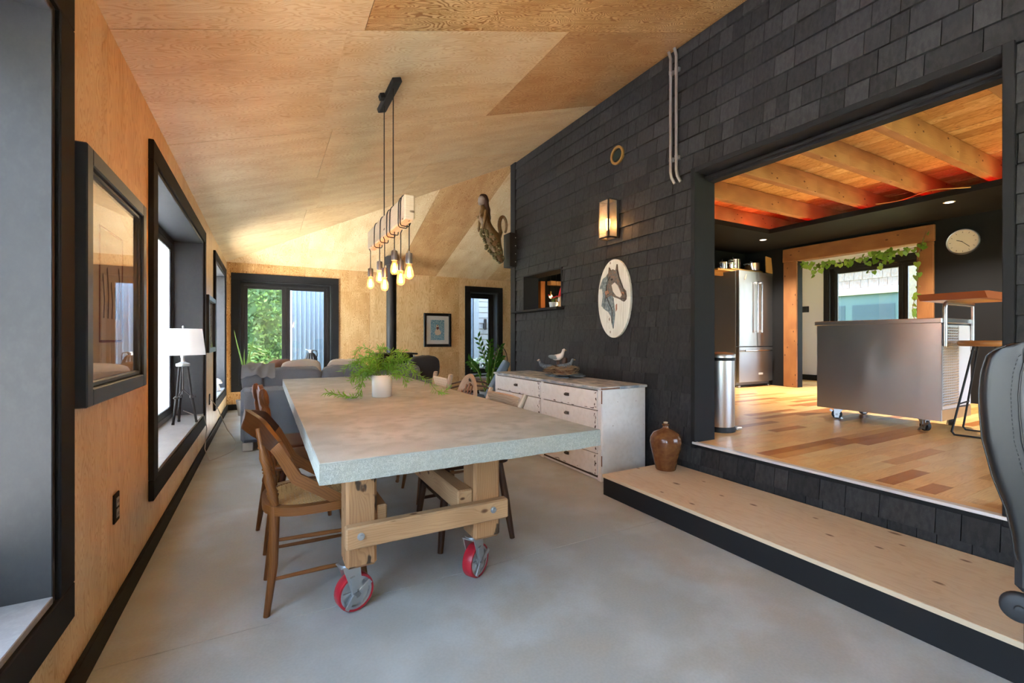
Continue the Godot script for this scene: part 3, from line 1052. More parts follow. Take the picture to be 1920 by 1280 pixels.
	var spots := [[6.42, -2.02, "recessed downlight in the soffit above the round clock"], [6.45, -4.1, "recessed downlight in the soffit above the fridge"]]
	for k in spots.size():
		var d := thing("recessed_light", spots[k][2], "light", Vector3(spots[k][0], 2.56, spots[k][1]), 0.0, "recessed kitchen lights")
		obj("ring", G().lathe([Vector2(0.036, -0.001), Vector2(0.036, -0.004), Vector2(0.046, -0.004), Vector2(0.05, -0.0005)], 24), M.white_paint, d)
		obj("lamp", G().lathe([Vector2(0.0, -0.003), Vector2(0.036, -0.003)], 24), lit, d)
		var l := SpotLight3D.new()
		l.name = "beam"
		l.light_color = Color(1.0, 0.95, 0.88)
		l.light_energy = 0.45
		l.spot_angle = 62.0
		l.spot_angle_attenuation = 0.8
		l.spot_range = 14.0
		l.light_size = 0.04
		l.shadow_enabled = true
		d.add_child(l)
		l.position = Vector3(0, -0.012, 0)
		l.rotation_degrees = Vector3(-90, 0, 0)
	# room beyond
	core = G()
	core.box(Vector3(XK + 0.12, YK, ZC + 0.15), Vector3(8.8, 2.75, ZC + 0.17))
	core.box(Vector3(XK + 0.12, YK, -0.6), Vector3(9.0, 2.75, -0.45))
	for q: Rect2 in minus(Rect2(ZC + 0.15, 0.16, 4.5, 2.6), [Rect2(-4.39, 0.62, 2.5, 1.74)]):
		core.box(Vector3(8.8, q.position.y, q.position.x), Vector3(9.0, q.end.y, q.end.x))
	struct("wall_beyond", core, M.white_paint, "white walls of the room beyond the kitchen")
	struct("ceiling_beyond", G().box(Vector3(XK + 0.12, 2.7, ZC), Vector3(9.0, 2.8, -0.45)), M.white_paint)
	struct("baseboard_beyond", G().box(Vector3(8.785, YK + 0.0005, ZC + 0.17), Vector3(8.7995, YK + 0.1, -0.6)), M.black_trim)
	window("window_8", Transform3D(Basis(Vector3(0, 0, 1), Vector3.UP, Vector3(-1, 0, 0)), Vector3(8.8, 0.62, -4.39)), 2.5, 1.74, 0.08, [1.05], {"trim": 0.07, "glass": M.pane_tinted, "reveal": M.black_trim, "sill": M.black_trim})

# ---------------------------------------------------------------- outdoors
func outside() -> void:
	var grass := mottle_tex(61, 256, 0.03, 0.08, srgb(120, 130, 84), srgb(96, 112, 64), srgb(150, 146, 104), 0.3)
	mat("lawn", Color(1, 1, 1), 0.95, 0.0, grass, Vector3(0.4, 0.4, 0.4), true)
	mat("terrace_pale", srgb(190, 192, 194), 0.9)
	struct("terrace_outside", G().box(Vector3(-9, -0.159, -10), Vector3(XL - 0.36, -0.1, 8)), M.terrace_pale, "pale paved terrace along the left windows")
	struct("ground_outside", G().box(Vector3(-60, -0.4, -60), Vector3(60, -0.16, 60)), M.lawn, "lawn round the house")

	mat("corrugated", srgb(128, 146, 162), 0.5, 0.1)
	mat("siding_white", srgb(150, 158, 162), 0.7)
	mat("grey_door", srgb(70, 68, 70), 0.6)
	mat("trim_white", srgb(200, 204, 206), 0.6)
	mat("teal_frame", srgb(70, 96, 100), 0.5)
	mat("far_pane", srgb(70, 86, 96), 0.08)
	mat("cedar_pale", Color(1, 1, 1), 0.8, 0.0, mottle_tex(66, 256, 0.05, 0.05, srgb(132, 124, 116), srgb(114, 108, 102), srgb(122, 100, 84), 0.2), Vector3(2, 0.7, 2), true)
	for k in [["leaf_mid", 104, 134, 62], ["leaf_dark", 62, 92, 46], ["leaf_warm", 140, 142, 76]]:
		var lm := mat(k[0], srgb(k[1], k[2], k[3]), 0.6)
		lm.backlight_enabled = true
		lm.backlight = srgb(k[1], k[2], k[3])
	mat("bark", srgb(80, 68, 56), 0.9)
	mat("petal_white", srgb(220, 222, 214), 0.7)
	# hedge-like trees beyond the far window
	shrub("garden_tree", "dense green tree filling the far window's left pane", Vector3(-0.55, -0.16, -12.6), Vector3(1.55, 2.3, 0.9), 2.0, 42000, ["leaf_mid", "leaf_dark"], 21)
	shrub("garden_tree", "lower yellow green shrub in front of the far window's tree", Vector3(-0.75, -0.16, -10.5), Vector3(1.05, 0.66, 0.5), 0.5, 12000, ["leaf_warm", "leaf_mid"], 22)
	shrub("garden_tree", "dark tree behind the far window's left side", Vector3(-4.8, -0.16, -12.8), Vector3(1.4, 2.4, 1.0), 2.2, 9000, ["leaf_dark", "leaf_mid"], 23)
	# corrugated outbuilding
	var cb := thing("corrugated_shed", "blue grey corrugated metal shed outside the far window", "shed", Vector3(0.47, -0.16, -9.9))
	var ribs := 46
	var pw := 3.86 / ribs
	for k in range(0, ribs, 2):
		var g := G()
		for q in 2:
			var x := (k + q) * pw
			g.box(Vector3(x + 0.001, 0, -0.02), Vector3(x + pw * 0.62, 3.6, 0.0))
			g.extrude(PackedVector2Array([Vector2(x + pw * 0.6, -0.001), Vector2(x + pw * 0.68, 0.022), Vector2(x + pw * 0.9, 0.022), Vector2(x + pw, -0.001)]), 3.6, Transform3D(Basis(Vector3.RIGHT, -PI / 2) * Basis().scaled(Vector3(1, -1, 1)), Vector3(0, 1.8, 0)))
		obj("metal_sheet", g, M.corrugated, cb)
	obj("corner_flashing", G().box(Vector3(-0.06, 0, -1.5), Vector3(-0.0005, 3.6, 0.02), 0.004), M.trim_white, cb)
	obj("side_wall", G().box(Vector3(0, 0, -1.5), Vector3(3.86, 3.6, -0.021)), M.corrugated, cb)
	# clapboard house front seen in the narrow far window
	var hs := thing("clapboard_wall", "white clapboard house front with dark door outside narrow window", "house", Vector3(4.35, -0.16, -9.6))
	for k in 24:
		obj("clapboard", G().at(Transform3D(Basis(Vector3.RIGHT, -0.09), Vector3(0, k * 0.125, 0.0))).box(Vector3(0.0, 0.0, 0.0), Vector3(0.36, 0.14, 0.014)), M.siding_white, hs)
	obj("backing", G().box(Vector3(0, 0, -0.6), Vector3(2.2, 3.1, -0.012)), M.siding_white, hs)
	obj("door_surround", G().box(Vector3(0.361, 0.0, -0.01), Vector3(0.46, 2.4, 0.04), 0.004), M.grey_door, hs)
	obj("door", G().box(Vector3(0.461, 0.0, -0.01), Vector3(1.3, 2.3, 0.02), 0.004), M.grey_door, hs)
	obj("wall_light", G().box(Vector3(0.1, 1.5, 0.012), Vector3(0.16, 1.62, 0.03), 0.004).cyl(Vector3(0.13, 1.47, 0.08), Vector3(0.13, 1.72, 0.08), 0.035), M.black_matt, hs)
	shrub("flowering_shrub", "white flowering shrub low outside the narrow far window", Vector3(4.1, -0.16, -8.95), Vector3(0.42, 0.22, 0.25), 0.62, 2600, ["leaf_mid", "petal_white"], 24)
	# shingled neighbour beyond the kitchen window
	var nb := thing("shingled_house", "pale cedar shingled house with teal framed windows beyond the kitchen", "house", Vector3(11.2, -0.16, -9.0))
	obj("wall_core", G().box(Vector3(0.02, 0, 0), Vector3(1.0, 4.6, 4.72)), M.cedar_pale, nb)
	var rr := RandomNumberGenerator.new()
	rr.seed = 44
	var row := 0
	for k in 12:
		var z := 2.4 + rr.randf() * 0.1
		while z < 4.72:
			var w := rr.randf_range(0.13, 0.26)
			obj("shingle", G().at(Transform3D(Basis(Vector3(0, 0, 1), -0.06), Vector3(0.006, 2.36 + k * 0.17, 0))).box(Vector3(-0.012, 0, z), Vector3(0.0, 0.18, minf(z + w, 4.73) - 0.006)), M.cedar_pale, nb)
			z += w
	obj("fascia", G().box(Vector3(-0.1, 2.2, 0), Vector3(0.018, 2.34, 4.74), 0.006), M.siding_white, nb)
	obj("window_band", G().box(Vector3(-0.02, 0.6, 1.0), Vector3(0.018, 2.19, 4.7)), M.teal_frame, nb)
	for k in 4:
		obj("window_pane", G().box(Vector3(-0.028, 0.8, 1.2 + k * 0.9), Vector3(-0.021, 1.98, 1.96 + k * 0.9)), M.far_pane, nb)
	shrub("garden_tree", "leafy tree beyond the kitchen window's right pane", Vector3(13.8, -0.16, -3.1), Vector3(1.3, 2.2, 1.1), 2.2, 14000, ["leaf_mid", "leaf_warm"], 25)

func shrub(called: String, label: String, where: Vector3, rad: Vector3, cy_: float, count: int, kinds: Array, sd: int) -> void:
	var t := thing(called, label, "shrub" if called == "flowering_shrub" else "tree", where)
	obj("trunk", G().tube([Vector3.ZERO, Vector3(0.03, cy_ * 0.6, 0.02), Vector3(0.0, cy_, 0)], [0.08, 0.06, 0.03], 8), M.bark, t)
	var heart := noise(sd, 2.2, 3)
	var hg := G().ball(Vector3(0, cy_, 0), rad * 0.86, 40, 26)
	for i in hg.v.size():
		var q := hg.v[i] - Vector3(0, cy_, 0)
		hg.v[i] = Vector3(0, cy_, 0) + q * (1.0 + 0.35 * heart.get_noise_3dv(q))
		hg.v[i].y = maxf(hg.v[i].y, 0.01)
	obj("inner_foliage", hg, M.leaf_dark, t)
	var r := RandomNumberGenerator.new()
	r.seed = sd
	for k in kinds.size():
		var g := G()
		for i in count / kinds.size():
			var d := Vector3(r.randfn(), r.randfn(), r.randfn()).normalized()
			var q := d * rad * 0.86
			# leaves gather in tufts of one kind on a bumpy crown
			var tuft := heart.get_noise_3dv(q * 1.7 + Vector3(7, 3, 1))
			if kinds.size() > 1 and (tuft > 0.05) != (k == 0) and r.randf() < 0.75:
				continue
			var p := Vector3(0, cy_, 0) + q * (1.0 + 0.35 * heart.get_noise_3dv(q)) * r.randf_range(0.98, 1.16)
			p.y = maxf(p.y, 0.03)
			var nn := (d + Vector3(r.randfn(), r.randfn() + 0.5, r.randfn()) * 0.5).normalized()
			var u := nn.cross(Vector3(r.randfn(), r.randfn(), r.randfn())).normalized()
			var s := r.randf_range(0.03, 0.065)
			var v := nn.cross(u) * s * 0.5
			u *= s
			var i0 := g.vert(p - u, nn, Vector2.ZERO)
			g.vert(p + v + nn * 0.006, nn, Vector2(1, 0)); g.vert(p + u, nn, Vector2(1, 1)); g.vert(p - v + nn * 0.006, nn, Vector2(0, 1))
			g.face(i0, i0 + 1, i0 + 2); g.face(i0, i0 + 2, i0 + 3)
		stuff("foliage", g, M[kinds[k]], t)

# ---------------------------------------------------------------- concrete table on casters
func caster(called: String, parent: Node, where: Vector3, turn: float, r: float, top: float, tread_m: Material, side := 1.0, rim := 0.86) -> void:
	# the wheel stands at `where` (floor contact below it); the fork reaches up to `top`
	var c := Node3D.new()
	c.name = called
	parent.add_child(c, true)
	c.position = where
	c.rotation.y = turn
	var ax := Transform3D(Basis(Vector3(0, 0, 1), PI / 2), Vector3(0, r, 0))
	var w := r * 0.32
	obj("tyre", G().lathe([Vector2(r * rim, -w), Vector2(r * 0.97, -w), Vector2(r, -w * 0.8), Vector2(r, w * 0.8), Vector2(r * 0.97, w), Vector2(r * rim, w), Vector2(r * rim, -w)], 32, ax), tread_m, c)
	var hub := G().lathe([Vector2(0.0, -w * 0.55), Vector2(r * 0.72, -w * 0.5), Vector2(r * 0.74, -w * 0.92), Vector2(r * 0.86, -w * 0.95), Vector2(r * 0.86, w * 0.95), Vector2(r * 0.74, w * 0.92), Vector2(r * 0.72, w * 0.5), Vector2(0.0, w * 0.55)], 28, ax)
	for s in [-1.0, 1.0]:
		for k in 6:
			var a := TAU * k / 6.0
			hub.beam(Vector3(s * w * 0.62, r + sin(a) * r * 0.2, cos(a) * r * 0.2), Vector3(s * w * 0.62, r + sin(a) * r * 0.74, cos(a) * r * 0.74), 0.012, w * 0.3, Vector3.RIGHT)
		hub.cyl(Vector3(s * w * 0.3, r, 0), Vector3(s * w * 1.15, r, 0), r * 0.26, -1, 16)
	obj("hub", hub, M.zinc, c)
	# fork: two cheeks leaning from the swivel to the axle, joined by a crown
	var f := G()
	var lean := -r * 0.32
	var pts := PackedVector2Array([Vector2(-0.016, r - 0.03), Vector2(0.016, r - 0.03), Vector2(0.022, r + 0.01), Vector2(lean + 0.036, top - 0.008), Vector2(lean - 0.034, top - 0.008), Vector2(-0.022, r + 0.01)])
	for s in [-1.0, 1.0]:
		f.extrude(pts, 0.005, Transform3D(Basis(Vector3.UP, PI / 2), Vector3(s * (w * 1.25), 0, 0)))
	f.box(Vector3(-w * 1.3, top - 0.012, -lean - 0.04), Vector3(w * 1.3, top - 0.006, -lean + 0.04), 0.001)
	f.cyl(Vector3(0, top - 0.007, -lean), Vector3(0, top - 0.0005, -lean), 0.036, -1, 20)
	obj("fork", f, M.zinc, c)
	var b := G()
	b.cyl(Vector3(-w * 1.55, r, 0), Vector3(w * 1.55, r, 0), 0.011, -1, 6)
	b.cyl(Vector3(-w * 1.38, r, 0), Vector3(w * 1.38, r, 0), 0.017, -1, 16)
	obj("axle_bolt", b, M.steel_dark, c)
	var l := G()
	l.beam(Vector3(side * w * 1.45, r + 0.01, 0.012), Vector3(side * w * 1.5, r + 0.075, -lean * 0.9), 0.02, 0.006, Vector3.RIGHT)
	l.beam(Vector3(side * w * 1.42, r - 0.004, 0.01), Vector3(side * w * 1.5, r - 0.05, 0.045), 0.016, 0.006, Vector3.RIGHT)
	l.beam(Vector3(side * w * 1.42, r + 0.004, -0.01), Vector3(side * w * 1.5, r + 0.036, -0.055), 0.018, 0.006, Vector3.RIGHT)
	obj("brake_lever", l, M.zinc, c)

func table() -> void:
	var t := thing("dining_table", "long concrete topped dining table on timber legs with red caster wheels", "table", Vector3(0.69, 0, -3.15))
	var o := Vector3(-0.69, 0, 3.15)
	var g := G().at(T(o))
	# rough cast slab: side faces are wavy, top flat
	var x0 := 0.145
	var x1 := 1.235
	var z0 := -1.492
	var z1 := -4.79
	var yb := 0.652
	var yt := 0.72
	obj("tabletop", G().at(T(o)).box(Vector3(x0 + 0.0005, yt - 0.004, z1 + 0.0005), Vector3(x1 - 0.0005, yt, z0 - 0.0005), 0.0015), M.concrete_top, t)
	var nz := noise(3, 9.0, 3)
	var sides := G().at(T(o))
	var loop := [[Vector3(x0, 0, z0), Vector3(x1, 0, z0), Vector3(0, 0, 1)], [Vector3(x1, 0, z0), Vector3(x1, 0, z1), Vector3(1, 0, 0)], [Vector3(x1, 0, z1), Vector3(x0, 0, z1), Vector3(0, 0, -1)], [Vector3(x0, 0, z1), Vector3(x0, 0, z0), Vector3(-1, 0, 0)]]
	for e in loop:
		var a: Vector3 = e[0]
		var b: Vector3 = e[1]
		var out: Vector3 = e[2]
		var cnt := int((b - a).length() / 0.012)
		sides.sheet(func(u: float, w: float) -> Vector3:
			var p := a.lerp(b, u) + Vector3(0, lerpf(yb, yt - 0.003, w), 0)
			var edge := 4.0 * w * (1.0 - w) * 1.0
			return p + out * (nz.get_noise_3dv(p * 1.2) * 0.004 * minf(1.0, edge)) + Vector3(0, nz.get_noise_3dv(p * 0.8) * 0.004 * (1.0 - w), 0), cnt, 6, 1.0)
	# turn the side normals outwards whichever way the sheet ran
	for i in sides.n.size():
		var p := sides.v[i] - Vector3(0, yt - 0.035, 0)
		var cx := p.x - ((x0 + x1) / 2 - 0.69)
		var cz := p.z - ((z0 + z1) / 2 + 3.15)
		if sides.n[i].dot(Vector3(cx / (x1 - x0), 0, cz / (z0 - z1))) < 0:
			sides.n[i] = -sides.n[i]
	sides.box(Vector3(x0 + 0.004, yb + 0.002, z1 + 0.004), Vector3(x1 - 0.004, yt - 0.007, z0 - 0.004))
	obj("slab_edge", sides, M.concrete_side, t)
	var legs := [[0.275, -1.845, "stained timber leg"], [0.815, -1.845, ""], [0.275, -4.3, ""], [0.815, -4.3, ""]]
	for k in 4:
		var l: Array = legs[k]
		var w := 0.118 if k % 2 == 0 else 0.13
		obj("leg", G().at(T(o)).box(Vector3(l[0], 0.2, l[1] - 0.135), Vector3(l[0] + w, yb, l[1]), 0.012, 1, Vector2(k * 0.7 + 0.25, k * 0.23)), M.timber_stained, t)
		var cx: float = l[0] + w / 2 + o.x
		var cz: float = l[1] - 0.067 + o.z
		var front := k < 2
		caster("caster", t, Vector3(cx - 0.015 if k == 0 else cx - 0.02, 0, cz + (-0.02 if front else 0.02)), deg_to_rad(-76.0 if k == 0 else (-58.0 if k == 1 else 30.0 + k * 40.0)), 0.075, 0.2, M.caster_red, 1.0)
	var bo := [[-1.80, "brace"], [-4.485, "brace"]]
	for k in 2:
		var zc: float = -1.844 if k == 0 else -4.436
		var s := 1.0 if k == 0 else -1.0
		var br := obj("cross_brace", G().at(T(o)).box(Vector3(0.268, 0.297, minf(zc, zc + s * 0.046)), Vector3(0.962, 0.383, maxf(zc, zc + s * 0.046)), 0.006, 0, Vector2(k, 0.4)), M.timber_pale if k == 0 else M.timber, t)
		for bx in [0.322, 0.885]:
			var b := G().at(T(o))
			b.cyl(Vector3(bx, 0.345, zc + s * 0.046), Vector3(bx, 0.345, zc + s * 0.05), 0.014, -1, 16)
			b.cyl(Vector3(bx, 0.345, zc + s * 0.05), Vector3(bx, 0.345, zc + s * 0.058), 0.009, -1, 6)
			obj("bolt", b, M.zinc, br)
	obj("side_rail", G().at(T(o)).box(Vector3(0.394, 0.33, -4.3), Vector3(0.436, 0.43, -1.86), 0.006, 2), M.timber, t)
	obj("side_rail", G().at(T(o)).box(Vector3(0.742, 0.335, -4.3), Vector3(0.8145, 0.432, -1.86), 0.006, 2, Vector2(0.3, 0.5)), M.timber_pale, t)
	# white pot with an asparagus-like fern
	var pw := Vector3(0.675, 0.7205, -3.03)
	var pot := thing("potted_fern", "feathery green fern trailing from a white pot on the table", "plant", pw)
	obj("pot", G().lathe([Vector2(0.0, 0.0), Vector2(0.058, 0.0), Vector2(0.062, 0.004), Vector2(0.066, 0.14), Vector2(0.063, 0.143), Vector2(0.06, 0.14), Vector2(0.057, 0.12), Vector2(0.0, 0.12)], 32), M.glaze_white, pot)
	obj("soil", G().lathe([Vector2(0.0, 0.124), Vector2(0.057, 0.122)], 20), M.soil, pot)
	var r := RandomNumberGenerator.new()
	r.seed = 42
	var stems := []
	# the long trailing ones first, then a bushy crown
	stems.append([Vector3(0, 0.13, 0), Vector3(-0.12, 0.19, 0.0), Vector3(-0.14, 0.06, 0.07), Vector3(-0.17, 0.012, 0.10), Vector3(-0.33, 0.045, -0.06)])
	stems.append([Vector3(0.02, 0.13, 0), Vector3(0.17, 0.18, 0.09), Vector3(0.27, 0.10, 0.15), Vector3(0.31, 0.035, 0.20), Vector3(0.36, 0.02, 0.18), Vector3(0.40, 0.06, 0.19)])
	stems.append([Vector3(-0.02, 0.13, 0), Vector3(-0.10, 0.2, 0.03), Vector3(-0.15, 0.16, 0.07), Vector3(-0.17, 0.04, 0.1)])
	stems.append([Vector3(0.01, 0.13, 0), Vector3(0.06, 0.22, 0.0), Vector3(0.14, 0.30, 0.05)])
	for k in 34:
		var a := r.randf() * TAU
		var l := r.randf_range(0.08, 0.25)
		var h := r.randf_range(0.03, 0.19) * (1.0 if l < 0.18 else 0.7)
		var d := Vector3(cos(a), 0, sin(a))
		stems.append([Vector3(d.x * 0.03, 0.12, d.z * 0.03), d * l * 0.45 + Vector3(0, 0.13 + h, 0), d * l * 0.8 + Vector3(0, 0.12 + h * 1.1, 0), d * l + Vector3(0, 0.09 + h * (0.5 + r.randf() * 0.7), 0)])
	var sg := G()
	var lg := G()
	for st in stems:
		var cv := Curve3D.new()
		for i in st.size():
			var tan := Vector3.ZERO
			if i > 0 and i < st.size() - 1:
				tan = (st[i + 1] - st[i - 1]) * 0.22
			cv.add_point(st[i], -tan, tan)
		var len := cv.get_baked_length()
		var pts := []
		var n := maxi(5, int(len / 0.03))
		for i in n + 1:
			pts.append(cv.sample_baked(len * i / n))
		sg.tube(pts, 0.0016, 4, false)
		var s := 0.05
		while s < len:
			var p := cv.sample_baked(s)
			var d := (cv.sample_baked(minf(s + 0.01, len)) - cv.sample_baked(s - 0.01)).normalized()
			for q in 2:
				var side := d.cross(Vector3(r.randf() - 0.5, r.randf() - 0.5, r.randf() - 0.5)).normalized()
				var tip := p + side * r.randf_range(0.024, 0.046) + d * r.randf_range(0.012, 0.03) + Vector3(0, -0.004, 0)
				if tip.y < 0.004:
					tip.y = 0.004 + r.randf() * 0.01
				var wv := (tip - p).cross(d).normalized() * 0.0034
				var mid := (p + tip) / 2 + d * 0.003
				var nn := (tip - p).cross(wv).normalized()
				if nn.y < 0:
					nn = -nn
				var i0 := lg.vert(p, nn, Vector2.ZERO)
				lg.vert(mid + wv, nn, Vector2(1, 0)); lg.vert(tip, nn, Vector2(1, 1)); lg.vert(mid - wv, nn, Vector2(0, 1))
				lg.face(i0, i0 + 1, i0 + 2); lg.face(i0, i0 + 2, i0 + 3)
			s += 0.009
	obj("stems", sg, M.stem_green, pot)
	stuff("needles", lg, M.fern_green, pot)

# ---------------------------------------------------------------- chairs
# a turned part along a line: prof is [fraction, radius] pairs
func turned(g: Geo, a: Vector3, b: Vector3, prof: Array, seg := 10) -> void:
	var pts := []
	var rr := []
	for p in prof:
		pts.append(a.lerp(b, p[0]))
		rr.append(p[1])
	g.tube(pts, rr, seg)

func leg_prof(r: float) -> Array:
	return [[0.0, r * 0.8], [0.08, r], [0.28, r * 1.15], [0.3, r * 1.3], [0.33, r * 1.3], [0.35, r * 1.1], [0.7, r * 0.9], [1.0, r * 0.65]]

func post_prof(r: float) -> Array:
	return [[0.0, r * 0.9], [0.10, r * 1.05], [0.13, r * 1.3], [0.15, r], [0.17, r * 1.3], [0.2, r], [0.33, r * 1.15], [0.42, r * 0.8], [0.44, r * 1.1], [0.46, r * 0.8], [0.48, r * 1.1], [0.5, r * 0.85], [0.62, r * 1.1], [0.74, r * 0.7], [0.76, r * 0.95], [0.78, r * 0.7], [1.0, r * 0.6]]

# chairs are built facing +x, base point on the floor under the middle of the seat
func chairs() -> void:
	# bent-arm chair with a cane seat
	var c := thing("cane_seat_chair", "brown bentwood chair with woven cane seat at the table's near left corner", "chair", Vector3(0.2, 0, -2.2))
	var ring := []
	var outs := []
	for k in 33:
		var a := TAU * k / 32.0
		var ca := cos(a)
		var sa := sin(a)
		ring.append(Vector3(signf(ca) * pow(absf(ca), 0.7) * 0.195, 0.412, signf(sa) * pow(absf(sa), 0.7) * 0.195))
		outs.append(Vector3(0, 1, 0))
	obj("seat_frame", G().strap(ring, outs, 0.036, 0.034), M.oak, c)
	# woven cane: thin strands both ways and diagonals
	var cane := G()
	for k in 21:
		var q := -0.18 + 0.018 * k
		var ext := 0.187 * pow(1.0 - pow(absf(q) / 0.187, 2.86), 0.35)
		for d in [0.0, 0.006]:
			cane.cbox(Vector3(0, 0.4225, q + d), Vector3(ext * 2, 0.0014, 0.0028))
			cane.cbox(Vector3(q + d, 0.4238, 0), Vector3(0.0028, 0.0014, ext * 2))
	for k in 27:
		var q := -0.25 + 0.0192 * k
		var m := 0.35
		for s in [-1.0, 1.0]:
			var a := Vector3(-0.17, 0.425, 0)
			var pts := []
			for i in 60:
				var x := -0.18 + 0.36 * i / 59.0
				var z: float = s * x + q
				if pow(absf(x) / 0.187, 2.86) + pow(absf(z) / 0.187, 2.86) < 1.0:
					pts.append(Vector3(x, 0.4252, z))
			if pts.size() > 3:
				cane.beam(pts[0], pts[-1], 0.0042, 0.0012)
	var seatc := stuff("cane_weave", cane, M.cane, c)
	var rl := [Vector3(-0.195, 0, 0.155), Vector3(-0.195, 0, -0.155)]
	for k in 2:
		var z: float = rl[k].z
		var s := signf(z)
		var g := G()
		g.tube([Vector3(-0.195, 0.0, z * 1.02), Vector3(-0.17, 0.2, z), Vector3(-0.165, 0.43, z * 0.92)], [0.0125, 0.017, 0.02], 10)
		obj("leg", g, M.oak, c)
		g = G()
		turned(g, Vector3(-0.165, 0.43, z * 0.92), Vector3(-0.225, 0.745, z * 0.86), post_prof(0.018))
		obj("back_post", g, M.oak, c)
		g = G()
		g.tube([Vector3(0.19, 0.0, s * 0.165), Vector3(0.165, 0.2, s * 0.15), Vector3(0.16, 0.405, s * 0.145)], [0.011, 0.015, 0.018], 10)
		obj("leg", g, M.oak, c)
		obj("stretcher", G().tube([Vector3(-0.18, 0.14, z), Vector3(0.0, 0.14, s * 0.15), Vector3(0.172, 0.138, s * 0.152)], [0.007, 0.0095, 0.007], 8), M.oak, c)
		obj("stretcher", G().tube([Vector3(-0.168, 0.292, z * 0.96), Vector3(0.0, 0.285, s * 0.147), Vector3(0.163, 0.28, s * 0.148)], [0.007, 0.0095, 0.007], 8), M.oak, c)
	obj("stretcher", G().tube([Vector3(0.168, 0.22, -0.15), Vector3(0.168, 0.22, 0.15)], 0.008, 8), M.oak, c)
	obj("stretcher", G().tube([Vector3(-0.172, 0.26, -0.15), Vector3(-0.172, 0.26, 0.15)], 0.008, 8), M.oak, c)
	# the bent back rail that sweeps forward and down to the seat
	var cv := Curve3D.new()
	var key := [[Vector3(0.075, 0.428, 0.188), Vector3(-0.08, 0.012, 0.0)], [Vector3(-0.09, 0.54, 0.184), Vector3(-0.04, 0.065, 0.0)], [Vector3(-0.155, 0.665, 0.176), Vector3(-0.025, 0.045, -0.005)], [Vector3(-0.215, 0.738, 0.132), Vector3(-0.028, 0.016, -0.034)], [Vector3(-0.272, 0.765, 0.0), Vector3(0.0, 0.0, -0.062)], [Vector3(-0.215, 0.738, -0.132), Vector3(0.028, -0.016, -0.034)], [Vector3(-0.155, 0.665, -0.176), Vector3(0.025, -0.045, -0.005)], [Vector3(-0.09, 0.54, -0.184), Vector3(0.04, -0.065, 0.0)], [Vector3(0.075, 0.428, -0.188), Vector3(0.08, -0.012, 0.0)]]
	for q in key:
		cv.add_point(q[0], -q[1], q[1])
	var pts := []
	var os := []
	var ws := []
	var L := cv.get_baked_length()
	for i in 61:
		var p := cv.sample_baked(L * i / 60.0)
		pts.append(p)
		var m := absf(i - 30) / 30.0
		os.append(Vector3(p.x * 0.8 - 0.05, 0.0, p.z).normalized().lerp(Vector3(0, 0, signf(p.z)), clampf(m * 1.6 - 0.6, 0, 1)) + Vector3(0, 0.18, 0))
		ws.append(lerpf(0.078, 0.046, smoothstep(0.15, 0.5, m)))
	var side1 := G().strap(pts.slice(0, 19), os.slice(0, 19), ws.slice(0, 19), 0.019)
	obj("arm", side1, M.oak, c)
	obj("arm", G().strap(pts.slice(42, 61), os.slice(42, 61), ws.slice(42, 61), 0.019), M.oak, c)
	obj("back_rail", G().strap(pts.slice(18, 43), os.slice(18, 43), ws.slice(18, 43), 0.022), M.oak_dark, c)

	# press-back chair with turned posts
	c = thing("press_back_chair", "carved press back wooden chair second along the table's left side", "chair", Vector3(0.19, 0, -2.83), deg_to_rad(6))
	obj("seat", G().pillow(Vector3(0.0, 0.432, 0), Vector3(0.40, 0.038, 0.40), 0.35, 2, 0.0, 12), M.oak, c)
	for s in [-1.0, 1.0]:
		var g := G()
		turned(g, Vector3(-0.165, 0.43, s * 0.165), Vector3(-0.222, 0.845, s * 0.175), [[0.0, 0.016], [0.3, 0.017], [0.36, 0.022], [0.38, 0.016], [0.55, 0.02], [0.74, 0.022], [0.78, 0.016], [0.82, 0.023], [0.9, 0.024], [0.97, 0.018], [1.0, 0.008]])
		obj("back_post", g, M.oak, c)
		g = G()
		turned(g, Vector3(-0.15, 0.42, s * 0.15), Vector3(-0.21, 0.0, s * 0.18), leg_prof(0.017))
		obj("leg", g, M.oak, c)
		g = G()
		turned(g, Vector3(0.15, 0.42, s * 0.15), Vector3(0.185, 0.0, s * 0.18), leg_prof(0.017))
		obj("leg", g, M.oak, c)
		obj("stretcher", G().tube([Vector3(-0.18, 0.2, s * 0.165), Vector3(0.17, 0.2, s * 0.165)], 0.009, 8), M.oak, c)
	var crest := PackedVector2Array()
	for k in 25:
		var u := k / 24.0
		crest.append(Vector2((u - 0.5) * 0.335, 0.045 + 0.04 * sin(u * PI) + 0.012 * cos(u * TAU * 2.0)))
	for k in 13:
		var u := 1.0 - k / 12.0
		crest.append(Vector2((u - 0.5) * 0.335, -0.05 - 0.012 * sin(u * PI * 3.0)))
	var fr := Transform3D(Basis(Vector3.UP, PI / 2), Vector3(-0.202, 0.755, 0)) * Transform3D(Basis(Vector3.RIGHT, -0.13), Vector3.ZERO)
	var cr := obj("crest_rail", G().extrude(crest, 0.02, fr), M.oak, c)
	var car := G()
	for k in 7:
		var u := (k - 3) / 3.0
		for q in 10:
			var a := TAU * q / 10.0
			car.ball(fr * Vector3(u * 0.115 + cos(a) * 0.018, 0.005 + sin(a) * 0.022, 0.011), Vector3(0.005, 0.005, 0.006), 6, 4)
	obj("carving", car, M.oak, cr)
	for k in 5:
		var g := G()
		turned(g, Vector3(-0.168, 0.445, -0.11 + k * 0.055), Vector3(-0.193, 0.712, -0.11 + k * 0.055), [[0.0, 0.007], [0.2, 0.009], [0.25, 0.012], [0.3, 0.008], [0.6, 0.0085], [0.65, 0.011], [0.7, 0.007], [1.0, 0.006]], 8)
		obj("spindle", g, M.oak, c)
